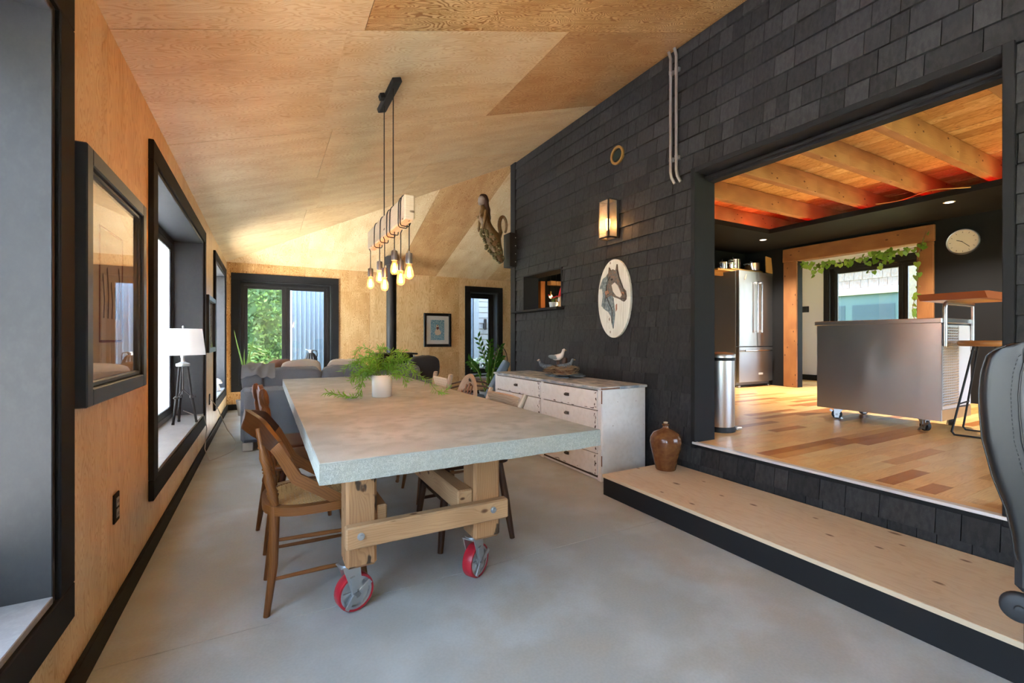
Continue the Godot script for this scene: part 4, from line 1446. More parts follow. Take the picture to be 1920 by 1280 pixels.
	obj("lower_rail", G().strap([Vector3(-0.176, 0.53, -0.168), Vector3(-0.176, 0.53, 0.168)], [Vector3(-1, 0.1, 0), Vector3(-1, 0.1, 0)], 0.03, 0.014), M.oak, c)

	# red-brown stool further along
	c = thing("wooden_stool", "red brown wooden stool with splayed legs third on table's left side", "stool", Vector3(0.24, 0, -3.3))
	obj("seat", G().pillow(Vector3(0, 0.425, 0), Vector3(0.36, 0.045, 0.42), 0.3, 4, 0.0, 12), M.oak_red, c)
	for sx in [-1.0, 1.0]:
		for sz in [-1.0, 1.0]:
			var g := G()
			turned(g, Vector3(sx * 0.11, 0.41, sz * 0.13), Vector3(sx * 0.19, 0.0, sz * 0.2), [[0.0, 0.014], [0.4, 0.018], [1.0, 0.012]], 8)
			obj("leg", g, M.oak_red, c)
		obj("stretcher", G().tube([Vector3(sx * 0.155, 0.18, -0.165), Vector3(sx * 0.155, 0.18, 0.165)], 0.008, 8), M.oak_red, c)

	# right side: plank-back chair, hoop-back chair, perforated-panel chair; all face the table (-x)
	c = thing("plank_back_chair", "wooden chair with wide plank back rail nearest the white dresser", "chair", Vector3(1.0, 0, -2.42), PI)
	obj("seat", G().pillow(Vector3(0.0, 0.435, 0), Vector3(0.42, 0.05, 0.42), 0.3, 8, 0.0, 12), M.oak_dark, c)
	for s in [-1.0, 1.0]:
		var g := G()
		g.tube([Vector3(-0.17, 0.44, s * 0.17), Vector3(-0.215, 0.62, s * 0.2), Vector3(-0.285, 0.785, s * 0.22)], [0.017, 0.019, 0.015], 8)
		obj("back_post", g, M.oak_grey, c)
		g = G()
		turned(g, Vector3(-0.15, 0.42, s * 0.16), Vector3(-0.2, 0.0, s * 0.22), [[0.0, 0.018], [0.5, 0.022], [1.0, 0.015]], 8)
		obj("leg", g, M.oak_dark, c)
		g = G()
		turned(g, Vector3(0.16, 0.42, s * 0.16), Vector3(0.21, 0.0, s * 0.2), [[0.0, 0.018], [0.5, 0.022], [1.0, 0.015]], 8)
		obj("leg", g, M.oak_dark, c)
		obj("stretcher", G().tube([Vector3(-0.18, 0.16, s * 0.2), Vector3(0.19, 0.16, s * 0.19)], 0.01, 8), M.oak_dark, c)
	obj("stretcher", G().tube([Vector3(0.185, 0.26, -0.185), Vector3(0.185, 0.26, 0.185)], 0.01, 8), M.oak_dark, c)
	var bp := []
	var bo := []
	for k in 13:
		var u := k / 12.0 * 2.0 - 1.0
		bp.append(Vector3(-0.268 - 0.03 * (1.0 - u * u), 0.715, u * 0.205))
		bo.append(Vector3(-1, 0.35, u * 0.3))
	obj("back_rail", G().strap(bp, bo, 0.105, 0.016), M.oak_grey, c)

	c = thing("hoop_back_chair", "hoop back wooden chair with pierced crest between two other chairs", "chair", Vector3(1.09, 0, -3.13), PI)
	obj("seat", G().pillow(Vector3(0.0, 0.435, 0), Vector3(0.42, 0.045, 0.42), 0.4, 9, 0.0, 12), M.oak, c)
	var hp := []
	var ho := []
	var hw := []
	for k in 33:
		var a := PI * k / 32.0
		var z := cos(a) * 0.2
		var y := 0.44 + sin(a) * 0.36
		hp.append(Vector3(-0.165 - (y - 0.44) * 0.28, y, z))
		ho.append(Vector3(-1, 0.28, 0))
		hw.append(0.03 + 0.045 * pow(sin(a), 2.0))
	obj("hoop", G().strap(hp, ho, hw, 0.02), M.oak_grey, c)
	obj("piercing", G().extrude(PackedVector2Array([Vector2(-0.024, -0.012), Vector2(-0.012, -0.006), Vector2(0.0, -0.012), Vector2(0.012, -0.006), Vector2(0.024, -0.012), Vector2(0.02, 0.008), Vector2(0.0, 0.016), Vector2(-0.02, 0.008)]), 0.0225, Transform3D(Basis(Vector3.UP, PI / 2) * Basis(Vector3.RIGHT, 0.27), Vector3(-0.266, 0.793, 0))), M.black_core, c)
	for k in 5:
		var z := -0.11 + 0.055 * k
		var top := 0.44 + 0.33 * sqrt(1.0 - pow(z / 0.2, 2.0))
		var g := G()
		turned(g, Vector3(-0.16, 0.45, z * 0.8), Vector3(-0.165 - (top - 0.44) * 0.28, top, z), [[0.0, 0.007], [0.4, 0.01], [1.0, 0.006]], 6)
		obj("spindle", g, M.oak, c)
	for sx in [-1.0, 1.0]:
		for s in [-1.0, 1.0]:
			var g := G()
			turned(g, Vector3(sx * 0.14, 0.42, s * 0.14), Vector3(sx * 0.2, 0.0, s * 0.19), leg_prof(0.016), 8)
			obj("leg", g, M.oak, c)
	for s in [-1.0, 1.0]:
		var g := G()
		turned(g, Vector3(-0.175, 0.17, s * 0.168), Vector3(0.175, 0.17, s * 0.168), [[0.0, 0.007], [0.3, 0.01], [0.4, 0.014], [0.44, 0.009], [0.5, 0.015], [0.56, 0.009], [0.6, 0.014], [0.7, 0.01], [1.0, 0.007]], 8)
		obj("stretcher", g, M.oak, c)

	c = thing("perforated_panel_chair", "wooden chair with pale perforated back panel farthest on table's right side", "chair", Vector3(1.09, 0, -3.66), PI)
	obj("seat", G().pillow(Vector3(0.0, 0.435, 0), Vector3(0.42, 0.045, 0.42), 0.4, 10, 0.0, 12), M.oak, c)
	for s in [-1.0, 1.0]:
		var g := G()
		g.tube([Vector3(-0.17, 0.44, s * 0.165), Vector3(-0.235, 0.80, s * 0.185)], [0.018, 0.019], 10)
		g.ball(Vector3(-0.236, 0.806, s * 0.185), Vector3(0.019, 0.008, 0.019), 10, 6)
		obj("back_post", g, M.oak_grey, c)
		for sx in [-1.0, 1.0]:
			g = G()
			turned(g, Vector3(sx * 0.14, 0.42, s * 0.14), Vector3(sx * 0.2, 0.0, s * 0.19), leg_prof(0.016), 8)
			g.ball(Vector3(sx * 0.2, 0.012, s * 0.19), Vector3(0.016, 0.012, 0.016), 8, 6)
			obj("leg", g, M.oak, c)
		obj("stretcher", G().tube([Vector3(-0.175, 0.17, s * 0.168), Vector3(0.175, 0.17, s * 0.168)], 0.009, 8), M.oak, c)
	fr = Transform3D(Basis(Vector3.UP, PI / 2) * Basis(Vector3.RIGHT, 0.18), Vector3(-0.222, 0.72, 0))
	var panel := obj("back_panel", G().at(fr).cbox(Vector3.ZERO, Vector3(0.335, 0.115, 0.012), 0.004), M.panel_pale, c)
	var dots := G().at(fr)
	for i in 15:
		for k in 5:
			if (i + k) % 2 == 0:
				dots.cyl(Vector3(-0.14 + i * 0.02, -0.04 + k * 0.02, -0.0068), Vector3(-0.14 + i * 0.02, -0.04 + k * 0.02, 0.0068), 0.0026, -1, 6)
	stuff("holes", dots, M.oak_dark, panel)
	for k in 6:
		var g := G()
		g.tube([Vector3(-0.172, 0.45, -0.12 + k * 0.048), Vector3(-0.21, 0.665, -0.13 + k * 0.052)], 0.007, 6)
		obj("spindle", g, M.oak, c)

# ---------------------------------------------------------------- things in the dining room
func frame_geo(w: float, h: float, fw: float, d: float) -> Geo:
	var g := G()
	g.box(Vector3(-w / 2, -h / 2, 0), Vector3(-w / 2 + fw, h / 2, d), 0.004)
	g.box(Vector3(w / 2 - fw, -h / 2, 0), Vector3(w / 2, h / 2, d), 0.004)
	g.box(Vector3(-w / 2 + fw, h / 2 - fw, 0), Vector3(w / 2 - fw, h / 2, d), 0.004)
	g.box(Vector3(-w / 2 + fw, -h / 2, 0), Vector3(w / 2 - fw, -h / 2 + fw, d), 0.004)
	return g

func picture(called: String, label: String, fr: Transform3D, w: float, h: float, fw: float, d: float, frame_m: Material, mount_m: Material, print_m: Material, pw: float, ph: float, inner := true) -> Node3D:
	var p := thing(called, label, "picture")
	p.transform = fr
	var f := obj("frame", frame_geo(w, h, fw, d), frame_m, p)
	if inner:
		obj("inner_moulding", frame_geo(w - fw * 2 - 0.002, h - fw * 2 - 0.002, 0.018, d * 0.72), frame_m, f)
	obj("mount", G().box(Vector3(-w / 2 + fw, -h / 2 + fw, 0.004), Vector3(w / 2 - fw, h / 2 - fw, 0.008)), mount_m, p)
	if print_m:
		obj("print", G().box(Vector3(-pw / 2, -ph / 2, 0.008), Vector3(pw / 2, ph / 2, 0.0095)), print_m, p)
	obj("glass", G().box(Vector3(-w / 2 + fw, -h / 2 + fw, d * 0.5), Vector3(w / 2 - fw, h / 2 - fw, d * 0.5 + 0.002)), M.picture_glass, p)
	return p

func outlet(label: String, fr: Transform3D, body: Material, w := 0.07, h := 0.115) -> void:
	var o := thing("wall_outlet", label, "outlet")
	o.transform = fr
	obj("cover_plate", G().box(Vector3(-w / 2, -h / 2, 0.0005), Vector3(w / 2, h / 2, 0.007), 0.003), body, o)
	var g := G()
	for s in [-1.0, 1.0]:
		g.cbox(Vector3(0, s * h * 0.19, 0.0085), Vector3(w * 0.46, h * 0.3, 0.003), 0.001)
	obj("socket", g, M.outlet_grey, o)
	g = G()
	for s in [-1.0, 1.0]:
		g.cbox(Vector3(-w * 0.1, s * h * 0.21, 0.0102), Vector3(0.003, 0.012, 0.001))
		g.cbox(Vector3(w * 0.1, s * h * 0.21, 0.0102), Vector3(0.003, 0.012, 0.001))
	obj("slots", g, M.black_core, o)

func small_mats() -> void:
	mat("print_blue", Color(1, 1, 1), 0.6, 0.0, mottle_tex(95, 128, 0.05, 0.06, srgb(120, 166, 184), srgb(90, 138, 162), srgb(206, 220, 220), 0.05), Vector3(5, 5, 5), true)
	mat("print_cream", srgb(226, 206, 178), 0.6)
	mat("dark_iron", srgb(50, 48, 46), 0.35, 0.5)
	glow_mat("sconce_glow", Color(1.0, 0.7, 0.4), 0.5)
	mat("caster_red", srgb(178, 36, 52), 0.35)
	mat("glaze_white", srgb(226, 226, 222), 0.12)
	mat("soil", srgb(60, 44, 32), 0.95)
	mat("stem_green", srgb(110, 140, 50), 0.6)
	var fg := mat("fern_green", srgb(112, 176, 60), 0.45)
	fg.backlight_enabled = true
	fg.backlight = srgb(90, 140, 30)
	mat("cane", srgb(202, 166, 112), 0.6)
	mat("panel_pale", srgb(214, 200, 178), 0.5)
	mat("frame_slate", srgb(54, 62, 72), 0.3)
	mat("frame_black", srgb(24, 24, 25), 0.35)
	mat("mount_white", srgb(222, 220, 214), 0.8)
	mat("mount_cream", srgb(206, 194, 170), 0.8)
	mat("outlet_grey", srgb(150, 154, 158), 0.4)
	var pg := mat("picture_glass", Color(0.02, 0.02, 0.02, 0.02), 0.0)
	pg.transparency = BaseMaterial3D.TRANSPARENCY_ALPHA
	var sh := mat("shade_white", srgb(250, 250, 248), 0.9)
	sh.backlight_enabled = true
	sh.backlight = Color(1.0, 1.0, 1.0)
	mat("cord_white", srgb(196, 196, 192), 0.5)
	mat("plaster_white", srgb(236, 232, 226), 0.7)
	var chip := mottle_tex(71, 1024, 0.006, 0.02, srgb(232, 231, 228), srgb(228, 226, 223), srgb(222, 220, 216), 0.03)
	# worn paint: small flakes where the brown wood shows
	var im := chip.get_image()
	var fl := noise(73, 0.018, 5, FastNoiseLite.TYPE_SIMPLEX)
	for y in 1024:
		for x in 1024:
			var q := fl.get_noise_2d(x * 0.55, y * 1.1)
			if q > 0.8:
				im.set_pixel(x, y, srgb(120, 96, 80).lerp(srgb(170, 150, 132), clampf((0.9 - q) * 6.0, 0, 1)))
	mat("worn_white", Color(1, 1, 1), 0.55, 0.0, ImageTexture.create_from_image(im), Vector3(0.9, 0.9, 0.9), true)
	var tp := mottle_tex(75, 512, 0.02, 0.012, srgb(214, 212, 208), srgb(190, 190, 188), srgb(108, 124, 138), 0.12)
	mat("worn_top", Color(1, 1, 1), 0.5, 0.0, tp, Vector3(1.1, 1.1, 1.1), true)
	mat("bare_wood", srgb(124, 84, 60), 0.7)
	mat("gap_brown", srgb(72, 62, 54), 0.9)
	mat("pewter", srgb(92, 90, 88), 0.4, 0.7)
	mat("jug_brown", Color(1, 1, 1), 0.14, 0.0, mottle_tex(77, 256, 0.02, 0.03, srgb(112, 74, 44), srgb(94, 56, 34), srgb(124, 86, 50), 0.05), Vector3(3, 3, 3), true)
	mat("cork", srgb(190, 168, 140), 0.8)
	mat("gold_brown", Color(1, 1, 1), 0.38, 0.1, mottle_tex(79, 256, 0.05, 0.07, srgb(118, 90, 56), srgb(70, 46, 28), srgb(160, 142, 92), 0.3), Vector3(6, 6, 6), true)
	mat("gold_green", Color(1, 1, 1), 0.5, 0.2, mottle_tex(80, 256, 0.05, 0.07, srgb(112, 108, 72), srgb(66, 62, 38), srgb(150, 140, 92), 0.3), Vector3(6, 6, 6), true)
	mat("skin_paint", srgb(160, 148, 138), 0.4)
	mat("hair_brown", srgb(62, 40, 28), 0.5)
	mat("bird_white", srgb(224, 220, 214), 0.6)
	mat("bird_grey", srgb(108, 120, 124), 0.6)
	mat("slate_blue", Color(1, 1, 1), 0.6, 0.0, mottle_tex(78, 256, 0.04, 0.06, srgb(92, 110, 122), srgb(62, 72, 80), srgb(140, 156, 164), 0.2), Vector3(5, 5, 5), true)
	mat("twig", srgb(142, 122, 94), 0.85)
	mat("rust_red", srgb(120, 60, 48), 0.7)
	var sg := mat("seedy_glass", Color(0.9, 0.86, 0.8, 0.1), 0.1)
	sg.transparency = BaseMaterial3D.TRANSPARENCY_ALPHA
	var bg := mat("bulb_glass", Color(1.0, 0.9, 0.75, 0.08), 0.02)
	bg.transparency = BaseMaterial3D.TRANSPARENCY_ALPHA
	glow_mat("filament_glow", Color(1.0, 0.62, 0.26), 4.0)
	mat("green_metal", srgb(30, 52, 46), 0.35, 0.4)
	mat("brass", srgb(190, 150, 84), 0.35, 0.8)
	mat("conduit_grey", srgb(176, 178, 180), 0.36, 0.8)
	# weathered boards and painted horse
	mat("board_white", Color(1, 1, 1), 0.7, 0.0, wood_tex(91, 512, 256, 14.0, 1.0, srgb(226, 226, 218), srgb(186, 184, 172), 0.5, 2), Vector3(1.6, 3.0, 1))
	mat("horse_dark", Color(1, 1, 1), 0.6, 0.0, mottle_tex(92, 256, 0.03, 0.03, srgb(84, 80, 74), srgb(100, 98, 92), srgb(134, 100, 78), 0.1), Vector3(4, 4, 4), true)
	mat("horse_blue", Color(1, 1, 1), 0.6, 0.0, mottle_tex(93, 256, 0.03, 0.03, srgb(112, 128, 130), srgb(86, 98, 104), srgb(150, 160, 160), 0.1), Vector3(4, 4, 4), true)
	mat("horse_white", srgb(210, 202, 190), 0.6)
	mat("horse_line", srgb(40, 36, 32), 0.6)
	mat("horse_rust", srgb(160, 110, 84), 0.6)

func dining_things() -> void:
	# big framed botanical print on the left wall
	var lf := Basis(Vector3(0, 0, -1), Vector3.UP, Vector3(1, 0, 0))
	var p := picture("framed_picture", "large slate blue framed glazed botanical print nearest on the plywood wall", Transform3D(lf, Vector3(XL + 0.001, 1.295, -2.235)), 0.79, 0.815, 0.055, 0.042, M.frame_slate, M.mount_cream, null, 0, 0)
	var st := frame_geo(0.30, 0.42, 0.012, 0.0105)
	obj("mount_line", st, M.rust_red, p)
	var ink := G()
	var r := RandomNumberGenerator.new()
	r.seed = 3
	for k in 5:
		var x := -0.1 + k * 0.05
		var h := r.randf_range(0.06, 0.16)
		ink.tube([Vector3(x, -0.12, 0.009), Vector3(x + 0.008, -0.12 + h * 0.6, 0.009), Vector3(x - 0.006, -0.12 + h * 1.3, 0.009)], 0.002, 4)
		ink.ball(Vector3(x - 0.006, -0.12 + h * 1.3, 0.009), Vector3(0.008, 0.018, 0.001), 8, 6)
	obj("drawing", ink, M.hair_brown, p)
	picture("framed_picture", "narrow dark framed picture between the second and third left windows", Transform3D(lf, Vector3(XL + 0.001, 1.25, -5.72)), 0.7, 0.58, 0.05, 0.035, M.frame_black, M.mount_white, null, 0, 0, false)
	outlet("black wall outlet with grey sockets low on the near plywood wall", Transform3D(lf, Vector3(XL, 0.435, -2.32)), M.black_trim)
	outlet("black wall outlet below the small left picture with a cord", Transform3D(lf, Vector3(XL, 0.46, -5.75)), M.black_trim)
	# tripod lamp on the sill of the second window
	var lw := Vector3(-0.60, 0.4015, -4.62)
	var lamp := thing("tripod_lamp", "white shaded tripod table lamp standing on the window sill", "lamp", lw, 0.3)
	for k in 3:
		var a := TAU * k / 3.0 + 0.4
		var d := Vector3(cos(a), 0, sin(a))
		var lg := G()
		lg.tube([d * 0.095, d * 0.062 + Vector3(0, 0.22, 0)], [0.009, 0.011], 8)
		lg.tube([d * 0.062 + Vector3(0.0, 0.2, 0), d * 0.032 + Vector3(0, 0.475, 0)], [0.008, 0.009], 8)
		lg.cyl(d * 0.096 + Vector3(0, 0, 0), d * 0.094 + Vector3(0, 0.015, 0), 0.011, -1, 8)
		var leg := obj("leg", lg, M.dark_iron, lamp)
		obj("clamp", G().cbox(d * 0.062 + Vector3(0, 0.215, 0), Vector3(0.03, 0.026, 0.03), 0.006).ball(d * 0.082 + Vector3(0, 0.215, 0), Vector3(0.01, 0.01, 0.01), 8, 6), M.pewter, leg)
		obj("brace", G().tube([d * 0.06 + Vector3(0, 0.215, 0), Vector3(0, 0.28, 0)], 0.004, 6), M.pewter, lamp)
	obj("centre_rod", G().tube([Vector3(0, 0.24, 0), Vector3(0, 0.55, 0)], 0.006, 8), M.pewter, lamp)
	obj("head", G().lathe([Vector2(0.0, 0.47), Vector2(0.045, 0.47), Vector2(0.05, 0.476), Vector2(0.05, 0.492), Vector2(0.03, 0.5), Vector2(0.014, 0.51), Vector2(0.014, 0.54), Vector2(0.018, 0.55), Vector2(0.018, 0.58), Vector2(0.0, 0.585)], 20), M.steel, lamp)
	obj("lamp_shade", G().lathe([Vector2(0.158, 0.565), Vector2(0.134, 0.782), Vector2(0.1325, 0.782), Vector2(0.1565, 0.565), Vector2(0.158, 0.565)], 40), M.shade_white, lamp)
	obj("finial", G().tube([Vector3(0, 0.57, 0), Vector3(0, 0.79, 0)], 0.003, 6).tube([Vector3(-0.133, 0.778, 0), Vector3(0.133, 0.778, 0)], 0.0025, 6).ball(Vector3(0, 0.797, 0), Vector3(0.008, 0.012, 0.008), 10, 6), M.steel, lamp)
	var cord := G()
	var cp := Curve3D.new()
	for q in [Vector3(-0.60, 0.50, -4.64), Vector3(-0.53, 0.43, -4.8), Vector3(-0.49, 0.40, -4.98), Vector3(-0.475, 0.28, -5.05), Vector3(-0.48, 0.10, -4.95), Vector3(-0.44, 0.006, -4.86), Vector3(-0.36, 0.006, -5.0), Vector3(-0.27, 0.006, -5.25), Vector3(-0.26, 0.05, -5.42), Vector3(-0.35, 0.15, -5.6), Vector3(-0.44, 0.36, -5.72), Vector3(-0.5, 0.455, -5.75)]:
		var i := cp.point_count
		cp.add_point(q)
	for i in range(1, cp.point_count - 1):
		var tn := (cp.get_point_position(i + 1) - cp.get_point_position(i - 1)) * 0.18
		cp.set_point_in(i, -tn)
		cp.set_point_out(i, tn)
	var pts := []
	for i in 81:
		pts.append(cp.sample_baked(cp.get_baked_length() * i / 80.0))
	cord.tube(pts, 0.0035, 6)
	tag(obj("lamp_cord", cord, M.cord_white), "pale lamp cord looping from the sill down to the floor", "cord")
	# little stacked mushroom ornament in the third window
	var mu := thing("mushroom_ornament", "small white mushroom shaped ornament in the farthest left window", "ornament", Vector3(-0.58, 0.4015, -7.2))
	obj("stem", G().lathe([Vector2(0.0, 0.0), Vector2(0.055, 0.0), Vector2(0.06, 0.02), Vector2(0.045, 0.07), Vector2(0.03, 0.1), Vector2(0.0, 0.1)], 18), M.plaster_white, mu)
	obj("cap", G().lathe([Vector2(0.0, 0.095), Vector2(0.075, 0.1), Vector2(0.078, 0.115), Vector2(0.06, 0.15), Vector2(0.025, 0.17), Vector2(0.0, 0.173)], 18), M.plaster_white, mu)

	# distressed dresser
	var dw := Vector3(2.27, 0, -2.715)
	var dr := thing("dresser", "distressed white painted dresser with small dark pulls against shingled wall", "dresser", dw)
	var D := 0.455
	var L := 1.85
	obj("body", G().box(Vector3(0.006, 0.0005, -L + 0.012), Vector3(D, 0.708, -0.012), 0.004), M.worn_white, dr)
	obj("carcass_front", G().box(Vector3(0.0045, 0.02, -L + 0.03), Vector3(0.0062, 0.70, -0.03)), M.gap_brown, dr)
	obj("dresser_top", G().box(Vector3(-0.018, 0.7085, -L - 0.012), Vector3(D, 0.73, 0.012), 0.005), M.worn_top, dr)
	for zz in [-0.034, -L + 0.034, -0.86]:
		obj("stile", G().box(Vector3(-0.004, 0.0005, zz - 0.022), Vector3(0.0055, 0.708, zz + 0.022), 0.002), M.worn_white, dr)
	obj("bare_corner", G().box(Vector3(-0.005, 0.60, -0.0125), Vector3(0.0, 0.70, -0.006)).box(Vector3(-0.005, 0.12, -0.0125), Vector3(0.0, 0.2, -0.006)).box(Vector3(-0.0185, 0.711, 0.004), Vector3(0.16, 0.722, 0.0125)), M.bare_wood, dr)
	var ys := [[0.045, 0.20], [0.215, 0.375], [0.39, 0.535], [0.55, 0.69]]
	for zc in [[-0.06, -0.835], [-0.885, -L + 0.06]]:
		for q in ys:
			var dwr := obj("drawer", G().box(Vector3(-0.012, q[0] - 0.004, zc[1] - 0.001), Vector3(0.0042, q[1] + 0.004, zc[0] + 0.001), 0.003), M.worn_white, dr)
			var m := Vector3(-0.012, (q[0] + q[1]) / 2 + 0.01, (zc[0] + zc[1]) / 2)
			var pl := G()
			pl.cbox(m + Vector3(-0.002, 0, 0), Vector3(0.004, 0.026, 0.055), 0.002)
			pl.lathe([Vector2(0.0, -0.021), Vector2(0.01, -0.021), Vector2(0.012, 0.0), Vector2(0.01, 0.021), Vector2(0.0, 0.021)], 12, Transform3D(Basis(Vector3.RIGHT, PI / 2), m + Vector3(-0.011, -0.001, 0)))
			obj("pull", pl, M.pewter, dwr)
			var ch := G()
			for c in 16:
				var z: float = (zc[0] - 0.004 - absf(r.randfn()) * 0.012) if c < 9 else lerpf(zc[1], zc[0], r.randf())
				var y: float = lerpf(q[0] + 0.005, q[1] - 0.005, r.randf()) if c < 9 else q[0] + absf(r.randfn()) * 0.006
				var sz := Vector2(r.randf_range(0.002, 0.007), r.randf_range(0.003, 0.014))
				if c >= 9:
					sz = Vector2(r.randf_range(0.006, 0.03), r.randf_range(0.0015, 0.004))
				ch.extrude(PackedVector2Array([Vector2(-sz.x, -sz.y * 0.6), Vector2(sz.x * 0.4, -sz.y), Vector2(sz.x, sz.y * 0.2), Vector2(sz.x * 0.2, sz.y), Vector2(-sz.x * 0.8, sz.y * 0.5)]), 0.0006, Transform3D(Basis(Vector3.UP, -PI / 2), Vector3(-0.0122, y, minf(z, zc[0]))))
			stuff("chipped_paint", ch, M.gap_brown, dwr)

	# driftwood-nest sculpture with a gull on top
	var gw := Vector3(2.50, 0.7305, -3.62)
	var slab_ := thing("slate_slab", "low pile of blue slate pieces under the nest on the dresser", "slate", gw)
	for k in 7:
		var a := r.randf() * TAU
		var g := G().at(Transform3D(Basis(Vector3.UP, r.randf() * 3.0), Vector3(r.randf_range(-0.10, 0.1), 0.0005 + 0.009 * (k % 4), r.randf_range(-0.2, 0.2))))
		g.extrude(PackedVector2Array([Vector2(-0.09, -0.05), Vector2(0.02, -0.07), Vector2(0.1, -0.03), Vector2(0.08, 0.06), Vector2(-0.02, 0.075), Vector2(-0.1, 0.03)]), 0.009, Transform3D(Basis(Vector3.RIGHT, PI / 2), Vector3(0, 0.0045, 0)))
		obj("slate_piece", g, M.slate_blue, slab_)
	for k in 2:
		var nw: Vector3 = gw + ([Vector3(-0.03, 0.038, 0.12), Vector3(0.02, 0.038, -0.14)][k])
		var n := thing("twig_nest", ["larger twig nest at the right of the gull sculpture", "smaller twig nest at the left of the gull sculpture"][k], "nest", nw)
		var tg := G()
		for i in 260:
			var a := r.randf() * TAU
			var rad := r.randf_range(0.05, 0.12) * (1.0 if k == 0 else 0.72)
			var y := r.randf_range(0.0, 0.075) * (1.0 if k == 0 else 0.85)
			var c := Vector3(cos(a) * rad, y, sin(a) * rad * 1.25)
			var d := Vector3(-sin(a), r.randf_range(-0.25, 0.25), cos(a)) * r.randf_range(0.02, 0.05) + Vector3(cos(a), 0, sin(a)) * r.randf_range(-0.015, 0.015)
			if c.y - absf(d.y) < 0:
				c.y = absf(d.y) + 0.001
			tg.tube([c - d, c + d], r.randf_range(0.0012, 0.0026), 4, false)
		stuff("twigs", tg, M.twig, n)
		obj("nest_cup", G().lathe([Vector2(0.0, 0.012), Vector2(0.06, 0.02), Vector2(0.085, 0.045), Vector2(0.06, 0.008), Vector2(0.0, 0.001)], 16, Transform3D(Basis().scaled(Vector3(1, 1, 1.2) * (1.0 if k == 0 else 0.72)), Vector3.ZERO)), M.bare_wood, n)
	var birds := [["white gull figure with grey wings standing on top of the pile", Vector3(0.0, 0.10, -0.05), -1.25, "bird_white", "bird_grey", 1.0], ["slate blue pigeon figure sitting right of the gull", Vector3(0.02, 0.075, 0.06), -0.5, "slate_blue", "slate_blue", 0.85], ["pale headed pigeon figure sitting left of the gull", Vector3(-0.05, 0.065, -0.19), 2.2, "slate_blue", "slate_blue", 0.8]]
	for k in 3:
		var q: Array = birds[k]
		var b := thing("bird_figure", q[0], "figurine", gw + q[1], q[2], "bird figures on the dresser")
		var sc: float = q[5]
		var up := 0.05 if k == 0 else 0.0
		var F := T(Vector3(0, up, 0))
		F.basis = F.basis.scaled(Vector3.ONE * sc)
		# body along x, head towards +x
		var rings := [[-0.085, 0.030, 0.003], [-0.06, 0.034, 0.014], [-0.025, 0.036, 0.028], [0.02, 0.042, 0.032], [0.05, 0.058, 0.026], [0.066, 0.078, 0.017], [0.072, 0.096, 0.014], [0.078, 0.108, 0.0165], [0.086, 0.113, 0.014], [0.096, 0.112, 0.006]]
		var bp := []
		var br := []
		for t in rings:
			bp.append(Vector3(t[0], t[1], 0)); br.append(t[2])
		obj("body", G().at(F).tube(bp, br, 12), M[q[3]] if k != 2 else M.slate_blue, b)
		for s in [-1.0, 1.0]:
			obj("wing", G().at(F * Transform3D(Basis(Vector3.FORWARD, 0.1), Vector3(-0.03, 0.042, s * 0.026))).ball(Vector3.ZERO, Vector3(0.062, 0.022, 0.008), 12, 6), M[q[4]], b)
			if k == 0:
				obj("leg", G().tube([Vector3(0.012, -0.001, s * 0.013), Vector3(0.01, 0.06, s * 0.012)], 0.003, 6), M.bare_wood, b)
		obj("beak", G().at(F).cyl(Vector3(0.094, 0.112, 0), Vector3(0.115, 0.108, 0), 0.0045, 0.001, 8), M.brass, b)
		if k == 2:
			obj("head", G().at(F).ball(Vector3(0.083, 0.111, 0), Vector3(0.018, 0.016, 0.016), 10, 8), M.bird_white, b)
	var drift := thing("driftwood_stump", "dark driftwood stump behind the standing gull figure", "driftwood", gw + Vector3(0.05, 0.037, -0.03))
	obj("stump", G().tube([Vector3(0, 0, 0), Vector3(0.01, 0.06, 0.01), Vector3(0.005, 0.13, 0.03), Vector3(0.01, 0.15, 0.035)], [0.035, 0.026, 0.03, 0.018], 9), M.hair_brown, drift)

	# oval plaque with a horse's head
	var fr := Transform3D(Basis(Vector3(0, 0, 1), Vector3.UP, Vector3(-1, 0, 0)), Vector3(XR - 0.008, 1.462, -3.14))
	var pq := thing("horse_plaque", "oval whitewashed wooden plaque with a horse head on shingled wall", "plaque")
	pq.transform = fr
	var ov := PackedVector2Array()
	for k in 48:
		ov.append(Vector2(cos(TAU * k / 48.0) * 0.215, sin(TAU * k / 48.0) * 0.352))
	var og := G().at(Transform3D(Basis(Vector3(0, 0, 1), PI / 2), Vector3.ZERO))
	var ov2 := PackedVector2Array()
	for q in ov:
		ov2.append(Vector2(q.y, q.x))
	og.extrude(ov2, 0.022, T(Vector3(0, 0, 0.011)))
	obj("board", og, M.board_white, pq)
	# outlines traced in plaque units: x right, y up (metres)
	var head := PackedVector2Array([Vector2(-0.06, 0.235), Vector2(-0.052, 0.285), Vector2(-0.03, 0.25), Vector2(-0.005, 0.262), Vector2(0.02, 0.25), Vector2(0.036, 0.25), Vector2(0.052, 0.3), Vector2(0.062, 0.24), Vector2(0.075, 0.19), Vector2(0.1, 0.14), Vector2(0.13, 0.08), Vector2(0.16, 0.055), Vector2(0.168, 0.01), Vector2(0.165, -0.02), Vector2(0.14, -0.038), Vector2(0.115, -0.028), Vector2(0.1, -0.018), Vector2(0.05, 0.0), Vector2(0.02, 0.01), Vector2(-0.02, 0.03), Vector2(-0.06, 0.02), Vector2(-0.11, 0.0), Vector2(-0.13, 0.08), Vector2(-0.15, 0.12), Vector2(-0.13, 0.18), Vector2(-0.1, 0.2)])
